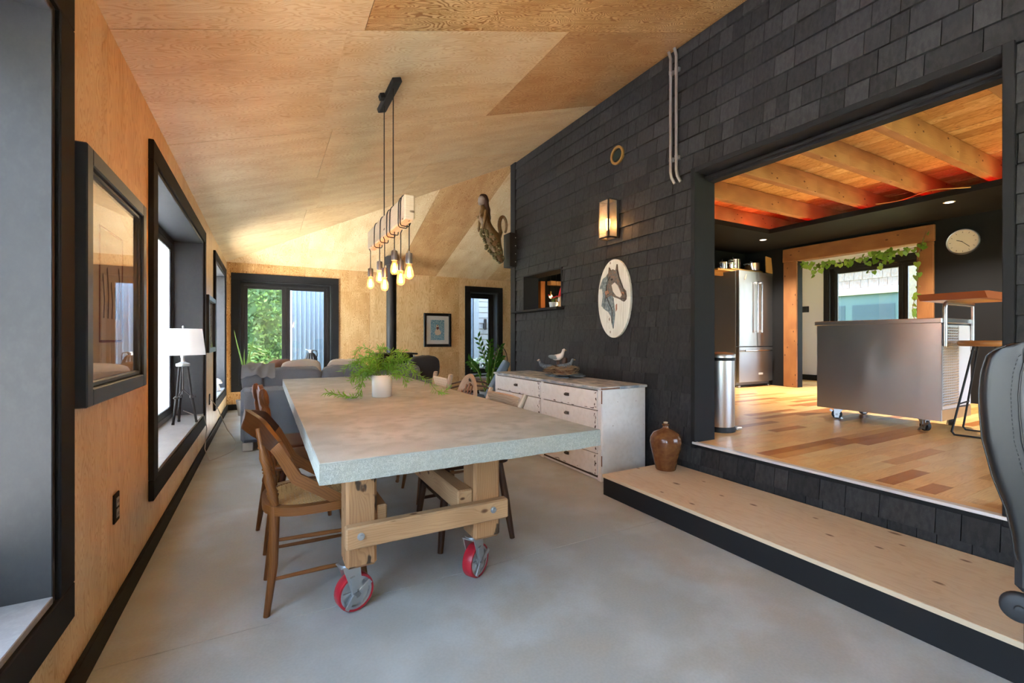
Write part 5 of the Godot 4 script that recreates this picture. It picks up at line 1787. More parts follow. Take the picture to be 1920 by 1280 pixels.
	var neck := PackedVector2Array([Vector2(-0.02, 0.03), Vector2(0.0, 0.0), Vector2(0.01, -0.06), Vector2(0.02, -0.14), Vector2(0.012, -0.2), Vector2(0.0, -0.27), Vector2(-0.02, -0.22), Vector2(-0.03, -0.16), Vector2(-0.06, -0.12), Vector2(-0.1, -0.1), Vector2(-0.135, -0.08), Vector2(-0.14, 0.0), Vector2(-0.12, 0.06), Vector2(-0.06, 0.06)])
	var face := PackedVector2Array([Vector2(-0.01, 0.12), Vector2(0.03, 0.14), Vector2(0.07, 0.11), Vector2(0.1, 0.06), Vector2(0.12, 0.02), Vector2(0.1, 0.0), Vector2(0.05, 0.02), Vector2(0.01, 0.06)])
	var mane := PackedVector2Array([Vector2(-0.07, 0.21), Vector2(-0.13, 0.19), Vector2(-0.165, 0.13), Vector2(-0.18, 0.1), Vector2(-0.14, 0.1), Vector2(-0.13, 0.03), Vector2(-0.15, -0.06), Vector2(-0.115, -0.08), Vector2(-0.1, 0.02), Vector2(-0.09, 0.1), Vector2(-0.06, 0.16)])
	obj("horse_neck", G().extrude(neck, 0.008, T(Vector3(0, 0, 0.026))), M.horse_blue, pq)
	obj("horse_head", G().extrude(head, 0.012, T(Vector3(0, 0, 0.028))), M.horse_dark, pq)
	obj("horse_mane", G().extrude(mane, 0.012, T(Vector3(0, 0, 0.032))), M.horse_blue, pq)
	obj("horse_blaze", G().extrude(face, 0.008, T(Vector3(0, 0, 0.034))), M.horse_white, pq)
	var det := G()
	det.ball(Vector3(-0.01, 0.17, 0.036), Vector3(0.014, 0.009, 0.004), 10, 6)
	det.ball(Vector3(0.135, 0.028, 0.036), Vector3(0.009, 0.011, 0.004), 8, 6)
	det.tube([Vector3(0.11, -0.015, 0.036), Vector3(0.13, -0.008, 0.036), Vector3(0.155, -0.012, 0.036)], 0.003, 6)
	det.tube([Vector3(-0.035, 0.2, 0.036), Vector3(-0.075, 0.15, 0.036), Vector3(-0.085, 0.09, 0.036), Vector3(-0.06, 0.04, 0.036)], 0.004, 6)
	det.tube([Vector3(0.055, 0.25, 0.035), Vector3(0.078, 0.19, 0.035), Vector3(0.105, 0.13, 0.035), Vector3(0.14, 0.075, 0.035), Vector3(0.165, 0.02, 0.035)], 0.003, 6)
	det.tube([Vector3(-0.08, 0.02, 0.033), Vector3(-0.05, -0.04, 0.033), Vector3(-0.01, -0.1, 0.033), Vector3(-0.01, -0.22, 0.033)], 0.003, 6)
	obj("carved_lines", det, M.horse_line, pq)
	var ru := G()
	ru.extrude(PackedVector2Array([Vector2(-0.1, 0.07), Vector2(-0.06, 0.08), Vector2(-0.045, 0.05), Vector2(-0.09, 0.035)]), 0.006, T(Vector3(0, 0, 0.0362)))
	ru.extrude(PackedVector2Array([Vector2(0.03, -0.06), Vector2(0.045, -0.05), Vector2(0.045, -0.1), Vector2(0.03, -0.12)]), 0.004, T(Vector3(0, 0, 0.024)))
	ru.extrude(PackedVector2Array([Vector2(0.12, 0.05), Vector2(0.15, 0.045), Vector2(0.15, 0.025), Vector2(0.125, 0.02)]), 0.006, T(Vector3(0, 0, 0.0352)))
	stuff("rust_patches", ru, M.horse_rust, pq)

	# wall lantern
	var sw := Vector3(XR - 0.01, 2.0, -3.165)
	var sc := thing("wall_sconce", "black framed glass wall lantern glowing on the shingled wall", "lamp", sw)
	obj("back_plate", G().box(Vector3(-0.012, 0.0, -0.075), Vector3(0.0, 0.34, 0.075), 0.003), M.black_matt, sc)
	var fg := G()
	for x in [-0.115, -0.018]:
		for z in [-0.066, 0.066]:
			fg.box(Vector3(x - 0.006, 0.0, z - 0.006), Vector3(x + 0.006, 0.34, z + 0.006), 0.001)
	for y in [0.003, 0.337]:
		for z in [-0.066, 0.066]:
			fg.box(Vector3(-0.109, y - 0.006, z - 0.006), Vector3(-0.024, y + 0.006, z + 0.006), 0.001)
		fg.box(Vector3(-0.121, y - 0.006, -0.06), Vector3(-0.109, y + 0.006, 0.06), 0.001)
	fg.box(Vector3(-0.109, 0.337, -0.06), Vector3(-0.012, 0.343, 0.06))
	obj("lantern_frame", fg, M.black_matt, sc)
	var gp := G()
	gp.box(Vector3(-0.117, 0.009, -0.06), Vector3(-0.114, 0.331, 0.06))
	obj("glass", gp, M.seedy_glass, sc)
	for z in [-0.0675, 0.0645]:
		obj("glass", G().box(Vector3(-0.109, 0.009, z), Vector3(-0.024, 0.331, z + 0.003)), M.seedy_glass, sc)
	obj("bulb_holder", G().cyl(Vector3(-0.065, 0.01, 0), Vector3(-0.065, 0.07, 0), 0.017), M.black_matt, sc)
	obj("bulb_glow", G().lathe([Vector2(0.0, 0.07), Vector2(0.012, 0.075), Vector2(0.018, 0.11), Vector2(0.024, 0.145), Vector2(0.018, 0.175), Vector2(0.0, 0.185)], 16, T(Vector3(-0.065, 0, 0))), M.sconce_glow, sc)
	lamp_omni(sc, Vector3(-0.065, 0.13, 0), Color(1.0, 0.72, 0.42), 0.007, 0.02)

	# round hole with a metal sleeve, high on the wall
	var ho := thing("wall_port", "round metal lined vent port high on the shingled wall", "vent", Vector3(XR - 0.02, 2.735, -3.1))
	var rf := Transform3D(Basis(Vector3(0, 0, 1), PI / 2), Vector3.ZERO)
	obj("sleeve", G().lathe([Vector2(0.066, -0.004), Vector2(0.082, -0.004), Vector2(0.082, 0.012), Vector2(0.062, 0.012), Vector2(0.062, -0.03)], 28, rf), M.brass, ho)
	obj("cap", G().lathe([Vector2(0.0, -0.002), Vector2(0.061, -0.002)], 28, rf), M.black_core, ho)
	obj("damper", G().at(Transform3D(Basis(Vector3.FORWARD, 0.25), Vector3(-0.006, 0, 0))).lathe([Vector2(0.0, 0.004), Vector2(0.052, 0.004), Vector2(0.054, 0.0), Vector2(0.0, -0.001)], 24, rf), M.green_metal, ho)
	# pair of conduits
	for k in 2:
		var z := -2.489 + k * 0.055
		var cd := thing("conduit_pipe", ["left one of the two grey conduit pipes dropping from the ceiling", "right one of the two grey conduit pipes dropping from the ceiling"][k], "pipe", Vector3(XR - 0.028, 2.29, z), 0.0, "conduits on the shingled wall")
		obj("pipe", G().tube([Vector3(-0.012, 1.03, -0.01), Vector3(0.0, 0.97, 0), Vector3(0, 0.1, 0), Vector3(0.002, 0.05, 0.008), Vector3(0.014, 0.0, 0.03)], 0.012, 12), M.conduit_grey, cd)
		for y in [0.18, 0.85]:
			obj("strap", G().cyl(Vector3(0, y, 0), Vector3(0, y + 0.012, 0), 0.0145).cyl(Vector3(0, y + 0.02, 0), Vector3(0, y + 0.026, 0), 0.0145).cbox(Vector3(0.015, y + 0.01, 0), Vector3(0.02, 0.03, 0.04)), M.conduit_grey, cd)
	# brown jug on the step
	var jg := thing("stoneware_jug", "glossy brown stoneware jug with a stopper on the step", "jug", Vector3(2.585, 0.1435, -2.385))
	obj("body", G().lathe([Vector2(0.0, 0.0), Vector2(0.068, 0.0), Vector2(0.072, 0.006), Vector2(0.088, 0.08), Vector2(0.106, 0.16), Vector2(0.112, 0.2), Vector2(0.108, 0.235), Vector2(0.09, 0.268), Vector2(0.06, 0.288), Vector2(0.03, 0.298), Vector2(0.021, 0.306), Vector2(0.02, 0.318), Vector2(0.026, 0.323), Vector2(0.026, 0.333), Vector2(0.017, 0.337), Vector2(0.0, 0.337)], 40), M.jug_brown, jg)
	obj("stopper", G().lathe([Vector2(0.0, 0.337), Vector2(0.014, 0.3375), Vector2(0.016, 0.346), Vector2(0.0, 0.35)], 16), M.cork, jg)
	# black mounting box at the wall's corner with the carved mermaid
	var bx := thing("mounting_box", "black box bracket screwed to the shingled wall's far corner", "bracket", Vector3(XR - 0.017, 2.0, -5.03))
	obj("box", G().box(Vector3(-0.10, 0.0, -0.085), Vector3(-0.0005, 0.42, 0.085), 0.004), M.black_matt, bx)
	for k in 4:
		obj("screw", G().cyl(Vector3(-0.02, 0.06 + 0.1 * k, 0.085), Vector3(-0.02, 0.06 + 0.1 * k, 0.088), 0.006, -1, 8), M.aluminium, bx)
	mermaid(Vector3(XR - 0.175, 2.05, -5.03))

# a carved figurehead leaning out from its bracket; built from bones joined smoothly into one surface
func blend(bones: Array, cell: float, k: float) -> Geo:
	var lo := Vector3(1e9, 1e9, 1e9)
	var hi := -lo
	for b in bones:
		var rr: float = maxf(b[2], b[3]) + cell * 2.5
		for q in [b[0], b[1]]:
			lo = Vector3(minf(lo.x, q.x - rr), minf(lo.y, q.y - rr), minf(lo.z, q.z - rr))
			hi = Vector3(maxf(hi.x, q.x + rr), maxf(hi.y, q.y + rr), maxf(hi.z, q.z + rr))
	var nx := int((hi.x - lo.x) / cell) + 2
	var ny := int((hi.y - lo.y) / cell) + 2
	var nz := int((hi.z - lo.z) / cell) + 2
	var f := PackedFloat32Array()
	f.resize(nx * ny * nz)
	var dist := func(p: Vector3) -> float:
		var d := 0.0
		for b in bones:
			var ab: Vector3 = b[1] - b[0]
			var t := clampf((p - b[0]).dot(ab) / maxf(ab.length_squared(), 1e-9), 0, 1)
			var e: float = p.distance_to(b[0] + ab * t) - lerpf(b[2], b[3], t)
			d += exp(-e / k)
		return -k * log(maxf(d, 1e-30))
	for x in nx:
		for y in ny:
			for z in nz:
				f[(x * ny + y) * nz + z] = dist.call(lo + Vector3(x, y, z) * cell)
	var g := G()
	var at := {}
	for x in nx - 1:
		for y in ny - 1:
			for z in nz - 1:
				var sum := Vector3.ZERO
				var cnt := 0
				var v8 := []
				for c in 8:
					v8.append(f[((x + (c & 1)) * ny + y + ((c >> 1) & 1)) * nz + z + ((c >> 2) & 1)])
				for e in [[0, 1], [2, 3], [4, 5], [6, 7], [0, 2], [1, 3], [4, 6], [5, 7], [0, 4], [1, 5], [2, 6], [3, 7]]:
					var a: float = v8[e[0]]
					var b: float = v8[e[1]]
					if (a < 0.0) != (b < 0.0):
						var t := a / (a - b)
						var pa := Vector3(e[0] & 1, (e[0] >> 1) & 1, (e[0] >> 2) & 1)
						var pb := Vector3(e[1] & 1, (e[1] >> 1) & 1, (e[1] >> 2) & 1)
						sum += pa.lerp(pb, t)
						cnt += 1
				if cnt:
					var p := lo + (Vector3(x, y, z) + sum / cnt) * cell
					var h := cell * 0.5
					var nn := Vector3(dist.call(p + Vector3(h, 0, 0)) - dist.call(p - Vector3(h, 0, 0)), dist.call(p + Vector3(0, h, 0)) - dist.call(p - Vector3(0, h, 0)), dist.call(p + Vector3(0, 0, h)) - dist.call(p - Vector3(0, 0, h))).normalized()
					at[Vector3i(x, y, z)] = g.vert(p, nn, Vector2(p.x + p.z, p.y))
	for x in range(1, nx - 1):
		for y in range(1, ny - 1):
			for z in range(1, nz - 1):
				var a := f[(x * ny + y) * nz + z] < 0.0
				for ax in 3:
					var o := Vector3i.ZERO
					o[ax] = 1
					if x + o.x >= nx or y + o.y >= ny or z + o.z >= nz:
						continue
					var b := f[((x + o.x) * ny + y + o.y) * nz + z + o.z] < 0.0
					if a == b:
						continue
					var u := Vector3i.ZERO
					var w := Vector3i.ZERO
					u[(ax + 1) % 3] = 1
					w[(ax + 2) % 3] = 1
					var c := Vector3i(x, y, z)
					if at.has(c) and at.has(c - u) and at.has(c - w) and at.has(c - u - w):
						g.face(at[c], at[c - u], at[c - u - w])
						g.face(at[c], at[c - u - w], at[c - w])
	return g

func mermaid(w: Vector3) -> void:
	var m := thing("mermaid_figurehead", "carved gilded mermaid figurehead leaning out from the black bracket", "carving", w)
	m.scale = Vector3(1.09, 1.09, 1.09)
	var V := func(x: float, y: float, z := 0.0) -> Vector3: return Vector3(x, y, z)
	# x is towards the room (negative), y up; root of the tail at the bracket
	var bones := [
		[V.call(-0.02, 0.02), V.call(-0.06, 0.12), 0.03, 0.055], [V.call(-0.06, 0.12), V.call(-0.12, 0.26), 0.055, 0.085], [V.call(-0.12, 0.26), V.call(-0.19, 0.37), 0.085, 0.062],
		[V.call(-0.19, 0.37), V.call(-0.225, 0.47), 0.05, 0.058], [V.call(-0.225, 0.47), V.call(-0.235, 0.54), 0.058, 0.05], [V.call(-0.235, 0.54), V.call(-0.25, 0.61), 0.025, 0.024],
		[V.call(-0.26, 0.50, 0.03), V.call(-0.285, 0.49, 0.035), 0.026, 0.018], [V.call(-0.26, 0.50, -0.03), V.call(-0.285, 0.49, -0.035), 0.026, 0.018],
	]
	obj("body", blend(bones, 0.011, 0.008), M.gold_brown, m)
	obj("head", blend([[V.call(-0.262, 0.665), V.call(-0.258, 0.685), 0.04, 0.045], [V.call(-0.285, 0.635), V.call(-0.275, 0.65), 0.018, 0.03], [V.call(-0.302, 0.655), V.call(-0.297, 0.67), 0.006, 0.006]], 0.006, 0.004), M.skin_paint, m)
	obj("hair", blend([[V.call(-0.235, 0.705), V.call(-0.225, 0.68), 0.045, 0.045], [V.call(-0.225, 0.68), V.call(-0.19, 0.58), 0.038, 0.028], [V.call(-0.19, 0.58), V.call(-0.165, 0.48), 0.028, 0.016], [V.call(-0.26, 0.72), V.call(-0.24, 0.71), 0.026, 0.035]], 0.008, 0.006), M.hair_brown, m)
	for s in [-1.0, 1.0]:
		obj("arm", blend([[V.call(-0.235, 0.545, s * 0.05), V.call(-0.255, 0.455, s * 0.07), 0.022, 0.018], [V.call(-0.255, 0.455, s * 0.07), V.call(-0.27, 0.37, s * 0.06), 0.017, 0.013], [V.call(-0.27, 0.37, s * 0.06), V.call(-0.275, 0.345, s * 0.055), 0.013, 0.012]], 0.008, 0.004), M.gold_brown, m)
	# scroll at the front, curled tail loop, scaly flanks
	var sc := G()
	var pts := []
	var rr := []
	for k in 40:
		var a := -0.6 + k * 0.24
		var rad := 0.055 * (1.0 - k / 46.0)
		pts.append(Vector3(-0.235 + cos(a) * rad, 0.30 + sin(a) * rad, 0.0))
		rr.append(0.022 - 0.0003 * k)
	sc.tube(pts, rr, 8)
	obj("scroll", sc, M.gold_green, m)
	var lp := []
	var lr := []
	for k in 20:
		var a := -0.9 + k * 0.26
		lp.append(Vector3(-0.035 - cos(a) * 0.045 + 0.03, 0.42 + sin(a) * 0.10, 0.02))
		lr.append(0.024 - 0.0006 * k)
	lp.push_front(Vector3(-0.09, 0.25, 0.02)); lr.push_front(0.05)
	obj("tail_loop", G().tube(lp, lr, 10), M.gold_brown, m)
	var lv := G()
	var r := RandomNumberGenerator.new()
	r.seed = 9
	for k in 90:
		var t := k / 90.0
		var c := Vector3(-0.02, 0.03, 0).lerp(Vector3(-0.2, 0.34, 0), t)
		var rad := 0.035 + 0.06 * sin(t * PI * 0.8)
		var a := r.randf() * TAU
		lv.ball(c + Vector3(cos(a) * rad * 0.8, cos(a) * -rad * 0.4, sin(a) * rad), Vector3(0.018, 0.014, 0.012) * r.randf_range(0.7, 1.2), 7, 5)
	for k in 26:
		var t := k / 26.0
		lv.ball(Vector3(-0.24, 0.25, 0).lerp(Vector3(-0.03, 0.0, 0), t) + Vector3(r.randf_range(-0.03, 0.01), r.randf_range(-0.03, 0.01), r.randf_range(-0.04, 0.04)), Vector3(0.022, 0.018, 0.018) * r.randf_range(0.6, 1.2), 7, 5)
	stuff("leaf_carving", lv, M.gold_green, m)

# ---------------------------------------------------------------- beam pendant
func pendant() -> void:
	var px := 0.69
	var yb := cy(px, -2.9)
	var p := thing("beam_pendant", "timber beam pendant wound with black cord above the concrete table", "lamp", Vector3(px, 1.75, -2.93))
	var can := G().at(Transform3D(Basis(Vector3(0, 0, 1), atan(SX)), Vector3(0, yb - 1.75, 0)))
	can.box(Vector3(-0.028, -0.03, -0.2), Vector3(0.028, -0.0005, 0.22), 0.003)
	can.box(Vector3(-0.06, -0.03, -0.02), Vector3(-0.03, -0.0005, 0.03), 0.002)
	obj("ceiling_canopy", can, M.black_matt, p)
	obj("beam", G().box(Vector3(-0.028, 0.0, -0.5), Vector3(0.028, 0.135, 0.5), 0.006, 2), M.pine_pale, p)
	for z in [0.14, -0.1]:
		obj("cord", G().tube([Vector3(0, yb - 1.75 - 0.028, z), Vector3(0, 0.135, z)], 0.0033, 8), M.black_matt, p)
	var drops := [[-0.44, -0.262, -0.02], [-0.235, -0.24, 0.0], [0.0, -0.318, -0.02], [0.17, -0.235, 0.0], [0.24, -0.305, 0.02], [0.42, -0.29, 0.02]]
	var wz := [-0.34, -0.16, 0.02, 0.10, 0.3, 0.34]
	for k in 6:
		var d: Array = drops[k]
		var z: float = d[0]
		var z1: float = wz[k]
		# a loose turn of cord round the beam, then the drop
		var pts := []
		for i in 29:
			var a := TAU * i / 28.0 * 1.0
			var ca := cos(a)
			var sa := sin(a)
			var sx := signf(sa) * pow(absf(sa), 0.4) * 0.033
			var sy := 0.0675 + signf(ca) * pow(absf(ca), 0.4) * 0.0725 - (0.012 if ca < -0.5 else 0.0)
			pts.append(Vector3(sx, sy, lerpf(z1, z1 + 0.12, i / 28.0)))
		obj("wrap_cord", G().tube(pts, 0.003, 6), M.black_matt, p)
		var hx: float = d[2]
		var y: float = d[1] + 0.06
		obj("drop_cord", G().tube([Vector3(hx * 1.4, 0.0, z), Vector3(hx, -0.02, z), Vector3(hx, y + 0.06, z)], 0.003, 6), M.black_matt, p)
		var so := obj("socket", G().lathe([Vector2(0.0, 0.072), Vector2(0.005, 0.072), Vector2(0.006, 0.062), Vector2(0.017, 0.06), Vector2(0.019, 0.055), Vector2(0.019, 0.0), Vector2(0.0, 0.0)], 18, T(Vector3(hx, y, z))), M.steel_dark, p)
		var b := obj("bulb", G().lathe([Vector2(0.012, 0.0), Vector2(0.014, -0.012), Vector2(0.021, -0.033), Vector2(0.025, -0.052), Vector2(0.0235, -0.07), Vector2(0.015, -0.083), Vector2(0.0, -0.088)], 20, T(Vector3(hx, y, z))), M.bulb_glass, p)
		var fl := G()
		for q in 6:
			var a := TAU * q / 6.0
			fl.tube([Vector3(hx + cos(a) * 0.004, y - 0.018, z + sin(a) * 0.004), Vector3(hx + cos(a) * 0.011, y - 0.07, z + sin(a) * 0.011)], 0.0018, 5)
		obj("filament", fl, M.filament_glow, b)
		lamp_omni(p, Vector3(hx, y - 0.045, z), Color(1.0, 0.62, 0.3), 0.0015, 0.012)

# ---------------------------------------------------------------- living area at the far end
func living() -> void:
	var gw := mottle_tex(201, 256, 0.15, 0.3, srgb(112, 120, 130), srgb(96, 104, 113), srgb(124, 131, 138), 0.3)
	var fab := mat("sofa_grey", Color(1, 1, 1), 0.9, 0.0, gw, Vector3(3.0, 9.0, 3.0), true)
	fab.rim_enabled = true
	fab.rim = 0.3
	mat("cushion_grey", srgb(120, 122, 124), 0.9)
	mat("cushion_dark", srgb(62, 66, 72), 0.9)
	mat("cushion_light", srgb(196, 192, 186), 0.9)
	mat("cushion_rose", srgb(158, 130, 118), 0.9)
	mat("throw_grey", srgb(122, 126, 130), 0.95)
	mat("iron_black", srgb(34, 34, 36), 0.5)
	mat("iron_stove", srgb(24, 24, 26), 0.4)
	mat("blue_canvas", srgb(112, 136, 158), 0.8)
	mat("bentwood", srgb(96, 68, 48), 0.4)
	var zg := mat("leaf_glossy", srgb(58, 110, 40), 0.3)
	zg.backlight_enabled = true
	zg.backlight = srgb(50, 90, 20)
	mat("leaf_blade", srgb(82, 104, 44), 0.45)
	mat("terracotta", srgb(150, 146, 140), 0.7)
	# sofa seen from behind, with a chaise running back along the left
	var sw := Vector3(-0.21, 0, -5.1)
	var so := thing("sofa", "grey fabric corner sofa seen from behind at the table's far end", "sofa", sw)
	obj("back", G().box(Vector3(0.0, 0.085, -0.2), Vector3(2.05, 0.615, 0.0), 0.03), M.sofa_grey, so)
	obj("arm", G().box(Vector3(0.0, 0.085, -0.95), Vector3(0.2, 0.6, -0.202), 0.03), M.sofa_grey, so)
	obj("arm", G().box(Vector3(1.85, 0.085, -0.95), Vector3(2.05, 0.58, -0.202), 0.03), M.sofa_grey, so)
	obj("seat_base", G().box(Vector3(0.202, 0.085, -0.95), Vector3(1.848, 0.28, -0.202), 0.02), M.sofa_grey, so)
	for k in 2:
		obj("seat_cushion", G().box(Vector3(0.205 + k * 0.824, 0.281, -0.97), Vector3(1.02 + k * 0.824, 0.43, -0.21), 0.04), M.sofa_grey, so)
	for q in [[0.06, -0.07], [1.97, -0.07], [0.06, -0.88], [1.97, -0.88]]:
		obj("foot", G().box(Vector3(q[0] - 0.045, 0.0005, q[1] - 0.04), Vector3(q[0] + 0.045, 0.084, q[1] + 0.04), 0.004), M.steel, so)
	for k in 3:
		obj("back_cushion", G().pillow(Vector3(0.47 + k * 0.56, 0.61, -0.32), Vector3(0.57, 0.38, 0.2), 0.38, 30 + k, 0.03, 16), M.sofa_grey, so)
	obj("arm_cushion", G().pillow(Vector3(0.1, 0.67, -0.38), Vector3(0.2, 0.26, 0.36), 0.4, 36, 0.02, 14), M.sofa_grey, so)
	var cs := [["throw_cushion", "pale grey scatter cushion leaning on the sofa by the window", Vector3(0.36, 0.67, -5.62), Vector3(0.42, 0.40, 0.15), "cushion_light", 0.1], ["throw_cushion", "dusty rose scatter cushion between two pale sofa cushions", Vector3(0.16, 0.70, -5.78), Vector3(0.3, 0.34, 0.13), "cushion_rose", 0.6], ["throw_cushion", "second pale scatter cushion further right on the sofa", Vector3(0.84, 0.66, -5.64), Vector3(0.44, 0.40, 0.15), "cushion_light", -0.15], ["throw_cushion", "dark grey scatter cushion on the sofa's right end near stove", Vector3(1.78, 0.735, -5.62), Vector3(0.42, 0.3, 0.14), "cushion_dark", 0.2]]
	for q in cs:
		var c := thing(q[0], q[1], "cushion", q[2], q[5], "scatter cushions on the sofa")
		obj("cover", G().pillow(Vector3.ZERO, q[3], 0.5, int(q[2].x * 100), 0.02, 14), M[q[4]], c)
	# throw over the left end
	var th := thing("throw_blanket", "dark grey throw blanket draped over the sofa's left end", "blanket", Vector3(-0.06, 0.82, -5.45))
	var nz := noise(14, 2.2, 2)
	obj("cloth", G().sheet(func(u: float, v: float) -> Vector3:
		var x := (u - 0.5) * 0.3
		var s := (v - 0.5) * 2.0
		var y := 0.02 - 0.12 * s * s - 0.5 * x * x + 0.03 * nz.get_noise_2d(u * 0.8, v * 0.9) + 0.006 * sin(u * 22.0 + v * 4.0)
		return Vector3(x, y, s * 0.2), 32, 24), M.throw_grey, th)
	# wood stove with its flue
	var ww := Vector3(1.87, 0, -7.55)
	var st := thing("wood_stove", "black cast iron wood stove with flue pipe before far wall", "stove", ww)
	obj("body", G().box(Vector3(-0.29, 0.22, -0.2), Vector3(0.29, 0.84, 0.2), 0.02), M.iron_stove, st)
	obj("top_plate", G().box(Vector3(-0.345, 0.8405, -0.25), Vector3(0.345, 0.868, 0.25), 0.01), M.iron_stove, st)
	var door := obj("door", G().box(Vector3(-0.22, 0.3, 0.2005), Vector3(0.22, 0.72, 0.225), 0.01), M.iron_black, st)
	obj("door_glass", G().box(Vector3(-0.16, 0.37, 0.2255), Vector3(0.16, 0.64, 0.229)), M.black_core, door)
	obj("handle", G().tube([Vector3(0.19, 0.46, 0.24), Vector3(0.19, 0.58, 0.24)], 0.01, 8), M.steel, door)
	for s in [-1.0, 1.0]:
		obj("side_trim", G().box(Vector3(s * 0.292 - 0.012, 0.3, 0.17), Vector3(s * 0.292 + 0.012, 0.83, 0.215), 0.004), M.steel_dark, st)
		for z in [-0.16, 0.16]:
			obj("leg", G().cyl(Vector3(s * 0.24, 0.0005, z), Vector3(s * 0.24, 0.22, z), 0.02, 0.03), M.iron_stove, st)
	obj("vent_grille", G().box(Vector3(-0.2, 0.76, 0.2005), Vector3(0.2, 0.81, 0.21), 0.003), M.iron_black, st)
	var ft := cy(1.87, -7.6)
	obj("flue_pipe", G().cyl(Vector3(-0.02, 0.868, -0.05), Vector3(-0.02, ft - 0.012, -0.05), 0.082, -1, 24).cyl(Vector3(-0.02, 1.5, -0.05), Vector3(-0.02, 1.515, -0.05), 0.085, -1, 24).cyl(Vector3(-0.02, ft - 0.16, -0.05), Vector3(-0.02, ft - 0.03, -0.05), 0.11, -1, 24), M.iron_black, st)
	# framed print of a red-bearded figure on blue waves; the figure itself is plain shapes
	var pf := picture("framed_print", "black framed print with red and cream shape on blue waves", T(Vector3(2.86, 1.265, ZF + 0.001)), 0.54, 0.63, 0.05, 0.03, M.frame_black, M.mount_white, M.print_blue, 0.27, 0.38, false)
	var pr := G()
	pr.extrude(PackedVector2Array([Vector2(-0.06, -0.04), Vector2(-0.03, 0.02), Vector2(-0.025, 0.1), Vector2(0.02, 0.1), Vector2(0.025, 0.02), Vector2(0.06, -0.02), Vector2(0.07, -0.07), Vector2(0.02, -0.1), Vector2(-0.04, -0.09)]), 0.001, T(Vector3(0, 0, 0.0101)))
	obj("print_shape", pr, M.print_cream, pf)
	obj("print_shape", G().extrude(PackedVector2Array([Vector2(-0.024, 0.03), Vector2(0.0, -0.0), Vector2(0.026, 0.03), Vector2(0.022, 0.06), Vector2(-0.02, 0.06)]), 0.001, T(Vector3(0, 0, 0.0108))).extrude(PackedVector2Array([Vector2(-0.012, 0.1), Vector2(0.012, 0.1), Vector2(0.01, 0.082), Vector2(-0.01, 0.082)]), 0.001, T(Vector3(0, 0, 0.0108))), M.rust_red, pf)
	outlet("small black outlet under the framed print on the far wall", T(Vector3(2.78, 0.69, ZF)), M.black_matt)
	# reclining chair with blue canvas cushion
	var ch := thing("lounge_chair", "bentwood lounge chair with pale blue cushion near the dresser's far end", "chair", Vector3(2.36, 0, -5.5), deg_to_rad(157))
	for s in [-1.0, 1.0]:
		var fr := G()
		fr.strap([Vector3(0.34, 0.0, s * 0.28), Vector3(0.36, 0.3, s * 0.28), Vector3(0.3, 0.47, s * 0.28), Vector3(0.05, 0.53, s * 0.28), Vector3(-0.2, 0.5, s * 0.28), Vector3(-0.3, 0.44, s * 0.28), Vector3(-0.2, 0.2, s * 0.28), Vector3(-0.34, 0.0, s * 0.28)], [Vector3(1, 0, 0), Vector3(1, 0.2, 0), Vector3(0.7, 0.7, 0), Vector3(0, 1, 0), Vector3(-0.3, 1, 0), Vector3(-1, 0.2, 0), Vector3(-1, -0.2, 0), Vector3(-1, 0.2, 0)], 0.045, 0.02)
		obj("side_frame", fr, M.bentwood, ch)
	obj("seat_cushion", G().at(Transform3D(Basis(Vector3(0, 0, 1), 0.16), Vector3(0.05, 0.34, 0))).pillow(Vector3.ZERO, Vector3(0.55, 0.09, 0.5), 0.3, 5, 0.01, 14), M.blue_canvas, ch)
	obj("back_cushion", G().at(Transform3D(Basis(Vector3(0, 0, 1), 0.5), Vector3(-0.36, 0.56, 0))).pillow(Vector3.ZERO, Vector3(0.09, 0.56, 0.42), 0.3, 6, 0.01, 14), M.blue_canvas, ch)
	obj("cross_bar", G().tube([Vector3(-0.28, 0.42, -0.28), Vector3(-0.28, 0.42, 0.28)], 0.012, 8).tube([Vector3(0.32, 0.3, -0.28), Vector3(0.32, 0.3, 0.28)], 0.012, 8), M.bentwood, ch)
	# zz plant
	var pl := thing("potted_zz_plant", "glossy green leafed plant on thick stems behind the dresser", "plant", Vector3(2.97, 0, -6.15))
	obj("pot", G().lathe([Vector2(0.0, 0.0), Vector2(0.12, 0.0), Vector2(0.16, 0.3), Vector2(0.17, 0.32), Vector2(0.15, 0.32), Vector2(0.14, 0.28), Vector2(0.0, 0.28)], 24), M.terracotta, pl)
	var r := RandomNumberGenerator.new()
	r.seed = 12
	var ends := [Vector3(-0.22, 1.12, 0.05), Vector3(-0.36, 0.78, 0.05), Vector3(0.12, 0.98, 0.1), Vector3(-0.06, 0.9, 0.12), Vector3(0.18, 0.82, 0.0), Vector3(-0.12, 0.75, 0.2), Vector3(0.05, 1.05, -0.1)]
